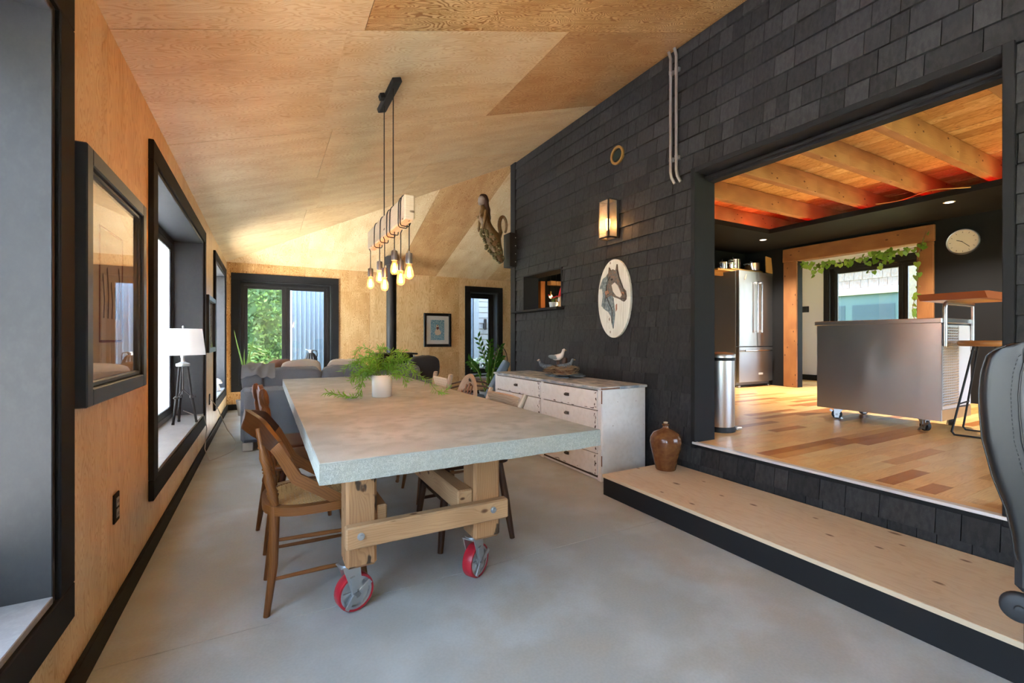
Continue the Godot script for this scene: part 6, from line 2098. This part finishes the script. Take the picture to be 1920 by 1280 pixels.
	for e in ends:
		var stg := G()
		var b := Vector3(r.randf_range(-0.05, 0.05), 0.28, r.randf_range(-0.05, 0.05))
		var mid: Vector3 = b.lerp(e, 0.5) + Vector3(0, 0.1, 0)
		stg.tube([b, b.lerp(mid, 0.6), mid, mid.lerp(e, 0.6), e], [0.012, 0.011, 0.009, 0.006, 0.003], 6)
		obj("stem", stg, M.stem_green, pl)
		var lg := G()
		for k in 13:
			var t := 0.35 + 0.65 * k / 12.0
			var p: Vector3 = b.lerp(mid, t * 2.0) if t < 0.5 else mid.lerp(e, t * 2.0 - 1.0)
			var d: Vector3 = (e - mid).normalized()
			var side := d.cross(Vector3(0.3, 0.2, 1.0)).normalized() * (1.0 if k % 2 == 0 else -1.0)
			var tip := p + side * 0.085 + d * 0.07
			var wv := (tip - p).cross(Vector3(0.2, 0.4, 1.0)).normalized() * 0.022
			var nn := (tip - p).cross(wv).normalized()
			if nn.z < 0:
				nn = -nn
			var m1 := p.lerp(tip, 0.45)
			var i0 := lg.vert(p, nn, Vector2.ZERO)
			lg.vert(m1 + wv + nn * 0.006, nn, Vector2(1, 0)); lg.vert(tip, nn, Vector2(1, 1)); lg.vert(m1 - wv + nn * 0.006, nn, Vector2(0, 1)); lg.vert(m1 - nn * 0.003, nn, Vector2(0.5, 0.5))
			for q in [[0, 1, 4], [1, 2, 4], [2, 3, 4], [3, 0, 4]]:
				lg.face(i0 + q[0], i0 + q[1], i0 + q[2])
		obj("leaves", lg, M.leaf_glossy, pl)
	# dark bentwood chair back glimpsed behind the plant
	var bc := thing("curved_back_chair", "brown curved chair back glimpsed behind the green plant", "chair", Vector3(3.3, 0, -6.85), deg_to_rad(200))
	obj("seat", G().pillow(Vector3(0, 0.44, 0), Vector3(0.44, 0.05, 0.44), 0.4, 3, 0.0, 10), M.bentwood, bc)
	var hp := []
	for k in 21:
		var a := PI * k / 20.0
		hp.append(Vector3(-0.2 - 0.1 * sin(a), 0.44 + 0.5 * sin(a), cos(a) * 0.2))
	obj("back_hoop", G().tube(hp, 0.016, 8), M.bentwood, bc)
	for sx in [-1.0, 1.0]:
		for sz in [-1.0, 1.0]:
			obj("leg", G().tube([Vector3(sx * 0.16, 0.43, sz * 0.16), Vector3(sx * 0.2, 0.0, sz * 0.19)], [0.016, 0.011], 8), M.bentwood, bc)
	# snake plant and metal jug on the far sill
	var sn := thing("snake_plant", "tall bladed snake plant left of the far window", "plant", Vector3(-0.27, 0, -7.6))
	obj("pot", G().lathe([Vector2(0.0, 0.0), Vector2(0.07, 0.0), Vector2(0.1, 0.22), Vector2(0.085, 0.22), Vector2(0.08, 0.19), Vector2(0.0, 0.19)], 20), M.terracotta, sn)
	var tips := [[Vector3(-0.10, 1.22, 0.0), 0.009], [Vector3(0.16, 1.14, 0.04), 0.012], [Vector3(0.03, 0.95, -0.03), 0.009], [Vector3(0.08, 0.86, 0.05), 0.008]]
	for q in tips:
		var e: Vector3 = q[0]
		var pts := []
		var os := []
		var ws := []
		for k in 13:
			var t := k / 12.0
			pts.append(Vector3(e.x * t * t + 0.02 * sin(t * 5.0), 0.18 + (e.y - 0.18) * t, e.z * t))
			os.append(Vector3(0.2, 0, 1))
			ws.append(q[1] * (0.7 + 1.2 * sin(minf(t * 1.4, 1.0) * PI * 0.5)) * (1.0 - pow(t, 5.0)) + 0.002)
		obj("blade", G().strap(pts, os, ws, 0.004), M.leaf_blade, sn)
	var mj := thing("metal_pitcher", "ribbed pewter pitcher with a handle on the far window sill", "pitcher", Vector3(0.66, 0.4005, -8.13))
	var body := G()
	for k in 12:
		var a := TAU * k / 12.0
		body.tube([Vector3(cos(a) * 0.05, 0.26, sin(a) * 0.05), Vector3(cos(a) * 0.075, 0.32, sin(a) * 0.075), Vector3(cos(a) * 0.08, 0.37, sin(a) * 0.08), Vector3(cos(a) * 0.055, 0.43, sin(a) * 0.055), Vector3(cos(a) * 0.03, 0.46, sin(a) * 0.03)], 0.02, 6)
	obj("body", body, M.pewter, mj)
	obj("foot", G().lathe([Vector2(0.0, 0.0), Vector2(0.07, 0.0), Vector2(0.05, 0.02), Vector2(0.03, 0.1), Vector2(0.03, 0.2), Vector2(0.06, 0.26), Vector2(0.0, 0.27)], 20), M.pewter, mj)
	obj("neck", G().lathe([Vector2(0.035, 0.45), Vector2(0.03, 0.48), Vector2(0.045, 0.52), Vector2(0.04, 0.52), Vector2(0.026, 0.48)], 20).tube([Vector3(-0.04, 0.515, 0), Vector3(-0.08, 0.53, 0)], 0.008, 8), M.steel, mj)
	obj("handle", G().tube([Vector3(0.04, 0.51, 0), Vector3(0.09, 0.5, 0), Vector3(0.1, 0.43, 0), Vector3(0.075, 0.37, 0)], 0.008, 8), M.pewter, mj)

# ---------------------------------------------------------------- kitchen things
func lidded_pot(called: String, label: String, w: Vector3, r: float, h: float, turn: float) -> void:
	var p := thing(called, label, "pot", w, turn, "steel pots on top of the fridge shelf")
	obj("pot_body", G().lathe([Vector2(0.0, 0.0), Vector2(r * 0.97, 0.0), Vector2(r, 0.006), Vector2(r, h), Vector2(r * 1.03, h + 0.004), Vector2(r * 0.97, h + 0.006), Vector2(0.0, h + 0.004)], 28), M.chrome, p)
	obj("lid", G().lathe([Vector2(r * 1.0, h + 0.006), Vector2(r * 0.8, h + 0.016), Vector2(r * 0.3, h + 0.024), Vector2(0.0, h + 0.026)], 28), M.chrome, p)
	obj("knob", G().tube([Vector3(-0.03, h + 0.02, 0), Vector3(-0.022, h + 0.045, 0), Vector3(0.022, h + 0.045, 0), Vector3(0.03, h + 0.02, 0)], 0.006, 8), M.steel, p)
	for s in [-1.0, 1.0]:
		obj("handle", G().tube([Vector3(s * r, h * 0.8, -0.04), Vector3(s * (r + 0.04), h * 0.88, -0.034), Vector3(s * (r + 0.04), h * 0.88, 0.034), Vector3(s * r, h * 0.8, 0.04)], 0.006, 8), M.steel, p)

func kitchen_things() -> void:
	mat("fridge_side", srgb(112, 114, 117), 0.42, 0.3)
	mat("fridge_steel", srgb(168, 170, 173), 0.42, 1.0)
	mat("leather_black", srgb(30, 30, 32), 0.38)
	mat("rubber", srgb(36, 36, 38), 0.6)
	mat("stool_wood", srgb(176, 120, 66), 0.4)
	mat("tray_wood", srgb(168, 92, 52), 0.4)
	mat("board_wood", srgb(200, 150, 84), 0.5)
	mat("clock_face", srgb(222, 214, 196), 0.6)
	mat("flower_red", srgb(190, 34, 40), 0.6)
	mat("gnome_tan", srgb(206, 170, 124), 0.7)
	mat("pot_blue", srgb(196, 210, 220), 0.4)
	# brushed steel with gentle waves for the sheet fronts
	var br := noise(211, 0.012, 3)
	# fridge: doors face +z
	var fw := Vector3(6.425, YK, -4.455)
	var f := thing("fridge", "stainless steel french door fridge in the kitchen's far corner", "fridge", fw)
	obj("cabinet", G().box(Vector3(-0.0, 0.03, -0.5), Vector3(0.86, 1.82, -0.07), 0.006), M.fridge_side, f)
	obj("base_grille", G().box(Vector3(0.02, 0.01, -0.48), Vector3(0.84, 0.03, -0.08)), M.black_matt, f)
	var bow := func(x0: float, x1: float, y0: float, y1: float) -> Geo:
		var g := G()
		g.box(Vector3(x0, y0, -0.068), Vector3(x1, y1, -0.012), 0.004)
		g.sheet(func(u: float, v: float) -> Vector3:
			var x := lerpf(x0 + 0.004, x1 - 0.004, u)
			var y := lerpf(y0 + 0.004, y1 - 0.004, v)
			var c := (x - 0.43) / 0.43
			return Vector3(x, y, -0.011 + 0.014 * (1.0 - c * c) + 0.0035 * br.get_noise_2d(x * 260.0, y * 40.0)), 24, 30, 1.0)
		return g
	for k in 2:
		var d := obj("door", bow.call(0.003 + k * 0.43, 0.427 + k * 0.43, 0.64, 1.82), M.fridge_steel, f)
		var hx := 0.375 + k * 0.11
		obj("handle", G().tube([Vector3(hx, 0.86, 0.045), Vector3(hx, 1.66, 0.045)], 0.012, 12).cyl(Vector3(hx, 0.88, 0.0), Vector3(hx, 0.88, 0.045), 0.01).cyl(Vector3(hx, 1.64, 0.0), Vector3(hx, 1.64, 0.045), 0.01), M.chrome, d)
	var fz := obj("freezer_drawer", bow.call(0.003, 0.857, 0.08, 0.632), M.fridge_steel, f)
	obj("handle", G().tube([Vector3(0.06, 0.575, 0.05), Vector3(0.8, 0.575, 0.05)], 0.012, 12).cyl(Vector3(0.09, 0.575, 0.0), Vector3(0.09, 0.575, 0.05), 0.01).cyl(Vector3(0.77, 0.575, 0.0), Vector3(0.77, 0.575, 0.05), 0.01), M.chrome, fz)
	obj("badge", G().box(Vector3(0.46, 0.19, 0.004), Vector3(0.57, 0.22, 0.0075), 0.001), M.aluminium, fz)
	for q in [[0.05, -0.1], [0.81, -0.1], [0.05, -0.44], [0.81, -0.44]]:
		obj("foot", G().box(Vector3(q[0] - 0.03, 0.0005, q[1] - 0.04), Vector3(q[0] + 0.03, 0.03, q[1] + 0.06), 0.004), M.steel_dark, f)
	tag(obj("fridge_magnet", G().at(Transform3D(Basis(Vector3(0, 0, 1), -0.5), Vector3(6.56, 2.06, -4.4505))).ball(Vector3.ZERO, Vector3(0.012, 0.05, 0.005), 10, 8), M.bare_wood), "small brown leaf shaped magnet on the fridge's left door", "magnet")
	# plank and pans above
	var pk := thing("pot_shelf", "rough wooden plank shelf laid on top of the fridge", "shelf", Vector3(6.12, YK + 1.8205, -4.75))
	obj("plank", G().box(Vector3(0, 0.0, -0.14), Vector3(0.72, 0.03, 0.14), 0.004), M.board_wood, pk)
	obj("plank", G().box(Vector3(0.3, 0.0305, -0.15), Vector3(1.1, 0.05, 0.16), 0.004), M.board_wood, pk)
	obj("bracket", G().box(Vector3(0.02, -0.06, -0.02), Vector3(0.29, -0.0005, 0.02), 0.003), M.board_wood, pk)
	var py := YK + 1.8205
	lidded_pot("stock_pot", "tall lidded steel pot at the back of the plank shelf", Vector3(6.72, py + 0.051, -4.78), 0.11, 0.17, 0.4)
	lidded_pot("stock_pot", "wide lidded steel pot at the right end above the fridge", Vector3(7.08, py + 0.051, -4.70), 0.14, 0.12, 0.1)
	lidded_pot("stock_pot", "small lidded steel pot in the middle of the plank shelf", Vector3(6.5, py + 0.051, -4.66), 0.055, 0.09, 0.2)
	lidded_pot("stock_pot", "small lidded steel pot leftmost on the plank shelf", Vector3(6.30, py + 0.031, -4.67), 0.075, 0.1, 0.7)
	var cb := thing("cutting_board", "amber wooden cutting board leaning beside the wide steel pot", "board", Vector3(7.12, py, -4.5))
	cb.transform = Transform3D(Basis(Vector3(1, 0, 0), -0.1) * Basis(Vector3(0, 0, 1), -0.12), Vector3(7.12, py + 0.013, -4.49))
	obj("board", G().box(Vector3(0.0, 0.0, 0.0), Vector3(0.17, 0.27, 0.02), 0.006, 1), M.board_wood, cb)
	# pedal bin
	var bn := thing("pedal_bin", "brushed steel pedal bin beside the kitchen opening's left jamb", "bin", Vector3(3.31, YK + 0.0005, -2.47))
	obj("body", G().lathe([Vector2(0.0, 0.04), Vector2(0.105, 0.04), Vector2(0.108, 0.05), Vector2(0.108, 0.58), Vector2(0.0, 0.58)], 32), M.steel, bn)
	obj("foot_ring", G().lathe([Vector2(0.0, 0.0), Vector2(0.112, 0.0), Vector2(0.114, 0.03), Vector2(0.106, 0.042), Vector2(0.0, 0.042)], 32), M.black_matt, bn)
	obj("collar", G().lathe([Vector2(0.0, 0.58), Vector2(0.112, 0.58), Vector2(0.112, 0.605), Vector2(0.0, 0.605)], 32), M.black_matt, bn)
	obj("lid", G().lathe([Vector2(0.112, 0.605), Vector2(0.112, 0.63), Vector2(0.1, 0.642), Vector2(0.05, 0.648), Vector2(0.0, 0.649)], 32), M.steel, bn)
	obj("pedal", G().box(Vector3(0.09, 0.008, 0.0), Vector3(0.16, 0.03, 0.09), 0.006), M.steel, bn)
	# wheeled steel island: long face towards -x, louvred end towards +z
	var iw := Vector3(4.727, YK, -1.534)
	var il := thing("steel_island", "wheeled stainless steel counter with louvred end in the kitchen", "counter", iw)
	var wav := noise(215, 0.02, 2)
	var body := G()
	body.box(Vector3(0.012, 0.1, -0.915), Vector3(0.62, 0.885, -0.012), 0.003)
	obj("body", body, M.steel_dark, il)
	obj("side_panel", G().sheet(func(u: float, v: float) -> Vector3:
		var z := lerpf(-0.925, 0.0, u)
		var y := lerpf(0.1, 0.885, v)
		return Vector3(0.006 * wav.get_noise_2d(z * 120.0, y * 50.0) * sin(u * PI) * sin(v * PI), y, z), 40, 32, -1.0), M.steel, il)
	obj("worktop", G().box(Vector3(-0.012, 0.886, -0.945), Vector3(0.64, 0.925, 0.006), 0.004), M.steel, il)
	var lou := obj("louvre_panel", G().box(Vector3(0.03, 0.12, -0.012), Vector3(0.34, 0.87, -0.004)), M.aluminium, il)
	var lm := G().at(Transform3D(Basis(Vector3.RIGHT, 0.5), Vector3.ZERO)).cbox(Vector3.ZERO, Vector3(0.034, 0.014, 0.005), 0.001).mesh()
	for k in 30:
		for i in 7:
			var o := obj("louvre", lm, M.steel, lou)
			o.position = Vector3(0.055 + i * 0.0435, 0.225 + k * 0.0214, 0.001)
	obj("kick_panel", G().box(Vector3(0.01, 0.1, -0.008), Vector3(0.6, 0.19, 0.0), 0.002), M.steel, il)
	obj("end_panel", G().box(Vector3(0.35, 0.2, -0.01), Vector3(0.6, 0.87, -0.002), 0.002), M.white_paint, il)
	obj("rail", G().tube([Vector3(0.03, 0.70, 0.012), Vector3(0.03, 1.0, 0.012), Vector3(0.035, 1.03, 0.012), Vector3(0.06, 1.045, 0.012), Vector3(0.58, 1.045, 0.012)], 0.016, 8).cbox(Vector3(0.6, 0.86, 0.012), Vector3(0.03, 0.4, 0.02), 0.003), M.steel, il)
	for q in [[0.06, -0.12, 2.6], [0.06, -0.78, 0.4], [0.56, -0.12, 2.0], [0.56, -0.78, 1.0]]:
		caster("caster", il, Vector3(q[0], 0.0, q[1]), q[2], 0.042, 0.1, M.rubber, 1.0, 0.55)
	# wooden bar tray on the rail
	var tr := thing("wooden_bar_top", "red brown wooden raised counter on the steel rail", "counter", Vector3(4.75, YK + 1.068, -1.54))
	obj("top", G().extrude(PackedVector2Array([Vector2(-0.02, 0.0), Vector2(0.64, 0.0), Vector2(0.74, 0.05), Vector2(0.72, 0.055), Vector2(0.0, 0.055), Vector2(-0.08, 0.05)]), 0.4, T(Vector3(0.03, 0.0, 0.06))), M.tray_wood, tr)
	obj("batten", G().box(Vector3(0.06, -0.0005, -0.1), Vector3(0.56, 0.0, 0.2)), M.board_wood, tr)
	# bar stool with wire legs
	var bs := thing("bar_stool", "bar stool with amber wooden seat and thin black wire legs", "stool", Vector3(4.93, YK, -1.33), 0.1)
	obj("seat", G().lathe([Vector2(0.0, 0.70), Vector2(0.15, 0.70), Vector2(0.165, 0.71), Vector2(0.168, 0.73), Vector2(0.155, 0.745), Vector2(0.1, 0.742), Vector2(0.0, 0.738)], 32), M.stool_wood, bs)
	for s in [-1.0, 1.0]:
		obj("leg_frame", G().tube([Vector3(s * 0.07, 0.70, 0.06), Vector3(s * 0.17, 0.03, 0.165), Vector3(s * 0.172, 0.008, 0.15), Vector3(s * 0.172, 0.008, -0.15), Vector3(s * 0.17, 0.03, -0.165), Vector3(s * 0.07, 0.70, -0.06)], 0.0075, 8), M.black_matt, bs)
	obj("foot_rest", G().tube([Vector3(-0.135, 0.25, 0.125), Vector3(0.135, 0.25, 0.125)], 0.006, 8).tube([Vector3(-0.135, 0.25, -0.125), Vector3(0.135, 0.25, -0.125)], 0.006, 8), M.black_matt, bs)
	# clock
	var ck := thing("wall_clock", "round cream faced wall clock with black hands", "clock", Vector3(XK - 0.0005, 2.25, -2.163))
	ck.transform.basis = Basis(Vector3(0, 0, 1), Vector3.UP, Vector3(-1, 0, 0))
	var cf := Transform3D(Basis(Vector3.RIGHT, PI / 2), Vector3.ZERO)
	obj("case", G().lathe([Vector2(0.0, 0.0), Vector2(0.148, 0.0), Vector2(0.15, 0.01), Vector2(0.15, 0.035), Vector2(0.145, 0.042), Vector2(0.138, 0.04), Vector2(0.136, 0.03), Vector2(0.0, 0.03)], 48, cf), M.steel, ck)
	obj("face", G().lathe([Vector2(0.0, 0.0312), Vector2(0.135, 0.0312)], 40, cf), M.clock_face, ck)
	var mk := G()
	for k in 12:
		var a := TAU * k / 12.0
		var d := Vector3(sin(a), cos(a), 0)
		mk.beam(d * 0.105 + Vector3(0, 0, 0.032), d * 0.12 + Vector3(0, 0, 0.032), 0.004, 0.001, Vector3(0, 0, 1))
	obj("markers", mk, M.black_matt, ck)
	# hour hand to the upper left, minute hand to the lower right
	obj("hour_hand", G().beam(Vector3(0, 0, 0.034), Vector3(-0.055, 0.025, 0.034), 0.007, 0.0015, Vector3(0, 0, 1)), M.black_matt, ck)
	obj("minute_hand", G().beam(Vector3(-0.012, 0.009, 0.036), Vector3(0.062, -0.066, 0.036), 0.005, 0.0015, Vector3(0, 0, 1)), M.black_matt, ck)
	# switch on the white wall beyond
	var sw := thing("light_switch", "black light switch plate on the white wall beyond kitchen", "switch", Vector3(8.8, 1.645, -4.78))
	sw.transform.basis = Basis(Vector3(0, 0, 1), Vector3.UP, Vector3(-1, 0, 0))
	obj("plate", G().box(Vector3(-0.065, -0.055, 0.0005), Vector3(0.065, 0.055, 0.008), 0.003), M.black_matt, sw)
	for s in [-1.0, 1.0]:
		obj("rocker", G().cbox(Vector3(s * 0.028, 0, 0.0095), Vector3(0.03, 0.06, 0.004), 0.001), M.black_frame, sw)
	vine()
	var wc := []
	for k in 25:
		var t := k / 24.0
		wc.append(Vector3(6.1 + 0.12 * sin(t * 6.0), 2.632 + 0.05 * sin(t * 5.0) * t, -2.55 + 0.8 * t))
	tag(obj("loose_cable", G().tube(wc, 0.006, 6), M.board_wood), "loose tan cable looping along the kitchen soffit edge", "cable")
	# on the hatch ledge: potted red flowers and a gnome
	var fp := thing("potted_flowers", "red flowers in a pale pot on the hatch ledge", "plant", Vector3(XR + 0.09, 1.4405, -4.30))
	obj("pot", G().lathe([Vector2(0.0, 0.0), Vector2(0.032, 0.0), Vector2(0.044, 0.075), Vector2(0.038, 0.075), Vector2(0.036, 0.065), Vector2(0.0, 0.065)], 20), M.pot_blue, fp)
	var r := RandomNumberGenerator.new()
	r.seed = 31
	for k in 7:
		var d := Vector3(r.randf_range(-0.04, 0.04), r.randf_range(0.11, 0.16), r.randf_range(-0.045, 0.045))
		obj("stem", G().tube([Vector3(0, 0.06, 0), d], 0.0022, 5), M.stem_green, fp)
		var fg := G()
		for q in 6:
			var a := TAU * q / 6.0
			fg.ball(d + Vector3(cos(a) * 0.01, 0.003, sin(a) * 0.01), Vector3(0.009, 0.006, 0.009), 7, 5)
		obj("flower", fg, M.flower_red, fp)
	var gn := thing("gnome_ornament", "wooden gnome ornament with red pointed hat on the hatch ledge", "ornament", Vector3(XR + 0.1, 1.4405, -4.15))
	obj("body", G().lathe([Vector2(0.0, 0.0), Vector2(0.035, 0.0), Vector2(0.036, 0.09), Vector2(0.03, 0.14), Vector2(0.0, 0.15)], 20), M.gnome_tan, gn)
	obj("beard", G().at(T(Vector3(-0.024, 0.09, 0))).ball(Vector3.ZERO, Vector3(0.016, 0.03, 0.022), 10, 8), M.bird_white, gn)
	obj("nose", G().ball(Vector3(-0.036, 0.118, 0), Vector3(0.008, 0.007, 0.007), 8, 6), M.gnome_tan, gn)
	obj("hat", G().lathe([Vector2(0.04, 0.125), Vector2(0.034, 0.135), Vector2(0.022, 0.18), Vector2(0.008, 0.225), Vector2(0.0, 0.235)], 18), M.flower_red, gn)
	# a bare bulb pendant deep in the kitchen, seen through the hatch
	for k in 2:
		var kp := thing("bulb_pendant", ["bare bulb pendant in kitchen seen through the hatch, higher one", "bare bulb pendant in kitchen seen through the hatch, lower one"][k], "lamp", [Vector3(4.56, 1.86, -6.9), Vector3(4.41, 1.69, -6.5)][k])
		obj("cord", G().tube([Vector3(0, 0.1, 0), Vector3(0, [0.589, 0.759][k], 0)], 0.003, 6), M.black_matt, kp)
		obj("socket", G().cyl(Vector3(0, 0.04, 0), Vector3(0, 0.1, 0), 0.016), M.brass, kp)
		obj("bulb_glow", G().ball(Vector3(0, 0.01, 0), Vector3(0.032, 0.036, 0.032), 12, 8), M.sconce_glow, kp)
		lamp_omni(kp, Vector3(0, 0.01, 0), Color(1.0, 0.75, 0.45), 0.006, 0.02)

func vine() -> void:
	var v := thing("trailing_vine", "green heart leafed vine trained along the timber lintel", "plant", Vector3(XK - 0.05, 2.3, -3.35))
	mat("vine_stem", srgb(110, 92, 60), 0.7)
	var vl := mat("vine_leaf", srgb(112, 150, 52), 0.4)
	vl.backlight_enabled = true
	vl.backlight = srgb(120, 150, 40)
	var r := RandomNumberGenerator.new()
	r.seed = 8
	var main := [[Vector3(0.0, -0.02, 0.85), Vector3(0.02, -0.06, 0.6), Vector3(0.03, -0.05, 0.3), Vector3(0.03, -0.09, 0.05), Vector3(0.03, -0.1, -0.25), Vector3(0.02, -0.08, -0.55), Vector3(0.02, -0.04, -0.68)], [Vector3(-0.01, 0.14, 0.86), Vector3(-0.015, 0.0, 0.82), Vector3(-0.01, -0.3, 0.77), Vector3(-0.01, -0.55, 0.78), Vector3(0.0, -0.8, 0.72), Vector3(-0.01, -1.0, 0.76)], [Vector3(0.03, -0.09, 0.1), Vector3(0.03, -0.17, 0.2), Vector3(0.02, -0.16, 0.4), Vector3(0.03, -0.2, 0.55)], [Vector3(0.02, -0.09, -0.3), Vector3(0.02, -0.2, -0.45), Vector3(0.03, -0.22, -0.52)], [Vector3(0.03, -0.05, 0.35), Vector3(0.05, -0.14, 0.45), Vector3(0.04, -0.27, 0.3), Vector3(0.04, -0.3, 0.2)]]
	var heart := PackedVector2Array([Vector2(0, -1), Vector2(0.55, -0.35), Vector2(0.75, 0.15), Vector2(0.6, 0.5), Vector2(0.25, 0.55), Vector2(0, 0.35), Vector2(-0.25, 0.55), Vector2(-0.6, 0.5), Vector2(-0.75, 0.15), Vector2(-0.55, -0.35)])
	for m in main:
		var cv := Curve3D.new()
		for i in m.size():
			var tn := Vector3.ZERO
			if i > 0 and i < m.size() - 1:
				tn = (m[i + 1] - m[i - 1]) * 0.2
			cv.add_point(m[i], -tn, tn)
		var pts := []
		var L := cv.get_baked_length()
		for i in 25:
			pts.append(cv.sample_baked(L * i / 24.0))
		obj("runner", G().tube(pts, 0.0035, 5), M.vine_stem, v)
		var s := 0.0
		while s < L:
			var sz := r.randf_range(0.032, 0.058)
			var dense := 1.0 if m == main[0] else 0.6
			var p := cv.sample_baked(s) + Vector3(r.randf_range(-0.05, 0.05), r.randf_range(-0.05, 0.03) * dense, r.randf_range(-0.02, 0.02))
			var bs := Basis(Vector3.UP, PI / 2 + r.randf_range(-0.9, 0.9)) * Basis(Vector3.RIGHT, r.randf_range(-0.7, 0.5)) * Basis(Vector3(0, 0, 1), r.randf_range(-0.6, 0.6))
			var hp := PackedVector2Array()
			for q in heart:
				hp.append(q * sz)
			obj("leaf", G().extrude(hp, 0.0016, Transform3D(bs, p)), M.vine_leaf, v)
			s += r.randf_range(0.012, 0.032) if m == main[0] else r.randf_range(0.04, 0.1)

# ---------------------------------------------------------------- the black leather chair at the right edge
func near_chair() -> void:
	# built facing +x and seen from its side; local z points at the camera
	var c := thing("leather_office_chair", "black leather high back office chair at the frame's right edge", "chair", Vector3(1.469, 0, -0.338), deg_to_rad(-77))
	# side profile of the back: [height, rear surface, thickness]
	var prof := [[0.60, -0.012, 0.07], [0.624, -0.018, 0.1], [0.659, -0.021, 0.115], [0.718, -0.031, 0.13], [0.788, -0.052, 0.145], [0.871, -0.068, 0.15], [0.93, -0.072, 0.15], [0.976, -0.0733, 0.15], [1.024, -0.070, 0.14], [1.06, -0.062, 0.12], [1.08, -0.045, 0.09], [1.092, -0.01, 0.04]]
	var prof_at := func(y: float) -> Vector2:
		for i in prof.size() - 1:
			if y <= prof[i + 1][0]:
				var t: float = (y - prof[i][0]) / (prof[i + 1][0] - prof[i][0])
				return Vector2(lerpf(prof[i][1], prof[i + 1][1], t), lerpf(prof[i][2], prof[i + 1][2], t))
		return Vector2(-0.01, 0.04)
	var shell := func(zn: float, zf: float, off: float, th: float, y0: float, y1: float) -> Geo:
		return G().sheet(func(u: float, v: float) -> Vector3:
			var a := u * TAU
			var y := lerpf(y0, y1, clampf(v, 0.0, 1.0))
			var q: Vector2 = prof_at.call(y)
			var e := 0.3
			var hx := q.y * th * 0.5
			var px := signf(cos(a)) * pow(absf(cos(a)), e) * hx
			var pz := signf(sin(a)) * pow(absf(sin(a)), e)
			return Vector3(q.x + off + hx + px, y, lerpf(zf, zn, pz * 0.5 + 0.5)), 64, 40, -1.0)
	obj("backrest", shell.call(0.0, -0.46, 0.0, 0.62, 0.602, 1.09), M.leather_black, c)
	obj("back_padding", shell.call(-0.012, -0.45, 0.07, 0.6, 0.64, 1.08), M.leather_black, c)
	obj("headrest_pad", G().pillow(Vector3(0.075, 1.03, -0.23), Vector3(0.1, 0.14, 0.44), 0.45, 5, 0.0, 14), M.leather_black, c)
	for q in [[0.004, 0.002], [0.066, 0.001]]:
		var pipe := []
		for k in 41:
			var y := lerpf(0.61, 1.085, k / 40.0)
			pipe.append(Vector3(prof_at.call(y).x + q[0], y, q[1]))
		obj("piping", G().tube(pipe, 0.002, 6), M.leather_black, c)
	var sti := G()
	for k in 46:
		var y := lerpf(0.63, 1.06, k / 45.0)
		var p := Vector3(prof_at.call(y).x + 0.054, y, 0.0012)
		sti.tube([p, Vector3(prof_at.call(y + 0.005).x + 0.054, y + 0.005, 0.0012)], 0.0006, 4)
	stuff("stitching", sti, M.rubber, c)
	obj("seat", G().pillow(Vector3(0.36, 0.44, -0.24), Vector3(0.5, 0.12, 0.5), 0.35, 61, 0.0, 16), M.leather_black, c)
	obj("back_bracket", G().box(Vector3(-0.014, 0.53, -0.26), Vector3(0.05, 0.62, -0.02), 0.012).box(Vector3(0.0, 0.36, -0.26), Vector3(0.05, 0.53, -0.06), 0.01).box(Vector3(0.0, 0.34, -0.26), Vector3(0.4, 0.37, -0.2), 0.006), M.rubber, c)
	obj("tension_knob", G().lathe([Vector2(0.0, 0.0), Vector2(0.03, 0.0), Vector2(0.033, 0.004), Vector2(0.033, 0.016), Vector2(0.028, 0.022), Vector2(0.009, 0.023), Vector2(0.008, 0.029), Vector2(0.0, 0.03)], 28, Transform3D(Basis(Vector3(1, 0, 0), PI / 2), Vector3(-0.006, 0.488, -0.055))), M.rubber, c)
	obj("gas_post", G().cyl(Vector3(0.36, 0.09, -0.24), Vector3(0.36, 0.385, -0.24), 0.028), M.rubber, c)
	for k in 5:
		var a := TAU * k / 5.0
		var d := Vector3(cos(a), 0, sin(a))
		var o := Vector3(0.36, 0, -0.24)
		obj("base_arm", G().beam(o + Vector3(0, 0.1, 0), o + d * 0.26 + Vector3(0, 0.075, 0), 0.045, 0.03, Vector3.UP, 0.006), M.rubber, c)
		obj("caster_wheel", G().lathe([Vector2(0.0, -0.02), Vector2(0.028, -0.02), Vector2(0.03, -0.015), Vector2(0.03, 0.015), Vector2(0.028, 0.02), Vector2(0.0, 0.02)], 16, Transform3D(Basis(Vector3.UP, -a) * Basis(Vector3.RIGHT, PI / 2), o + d * 0.26 + Vector3(0, 0.0305, 0))), M.rubber, c)
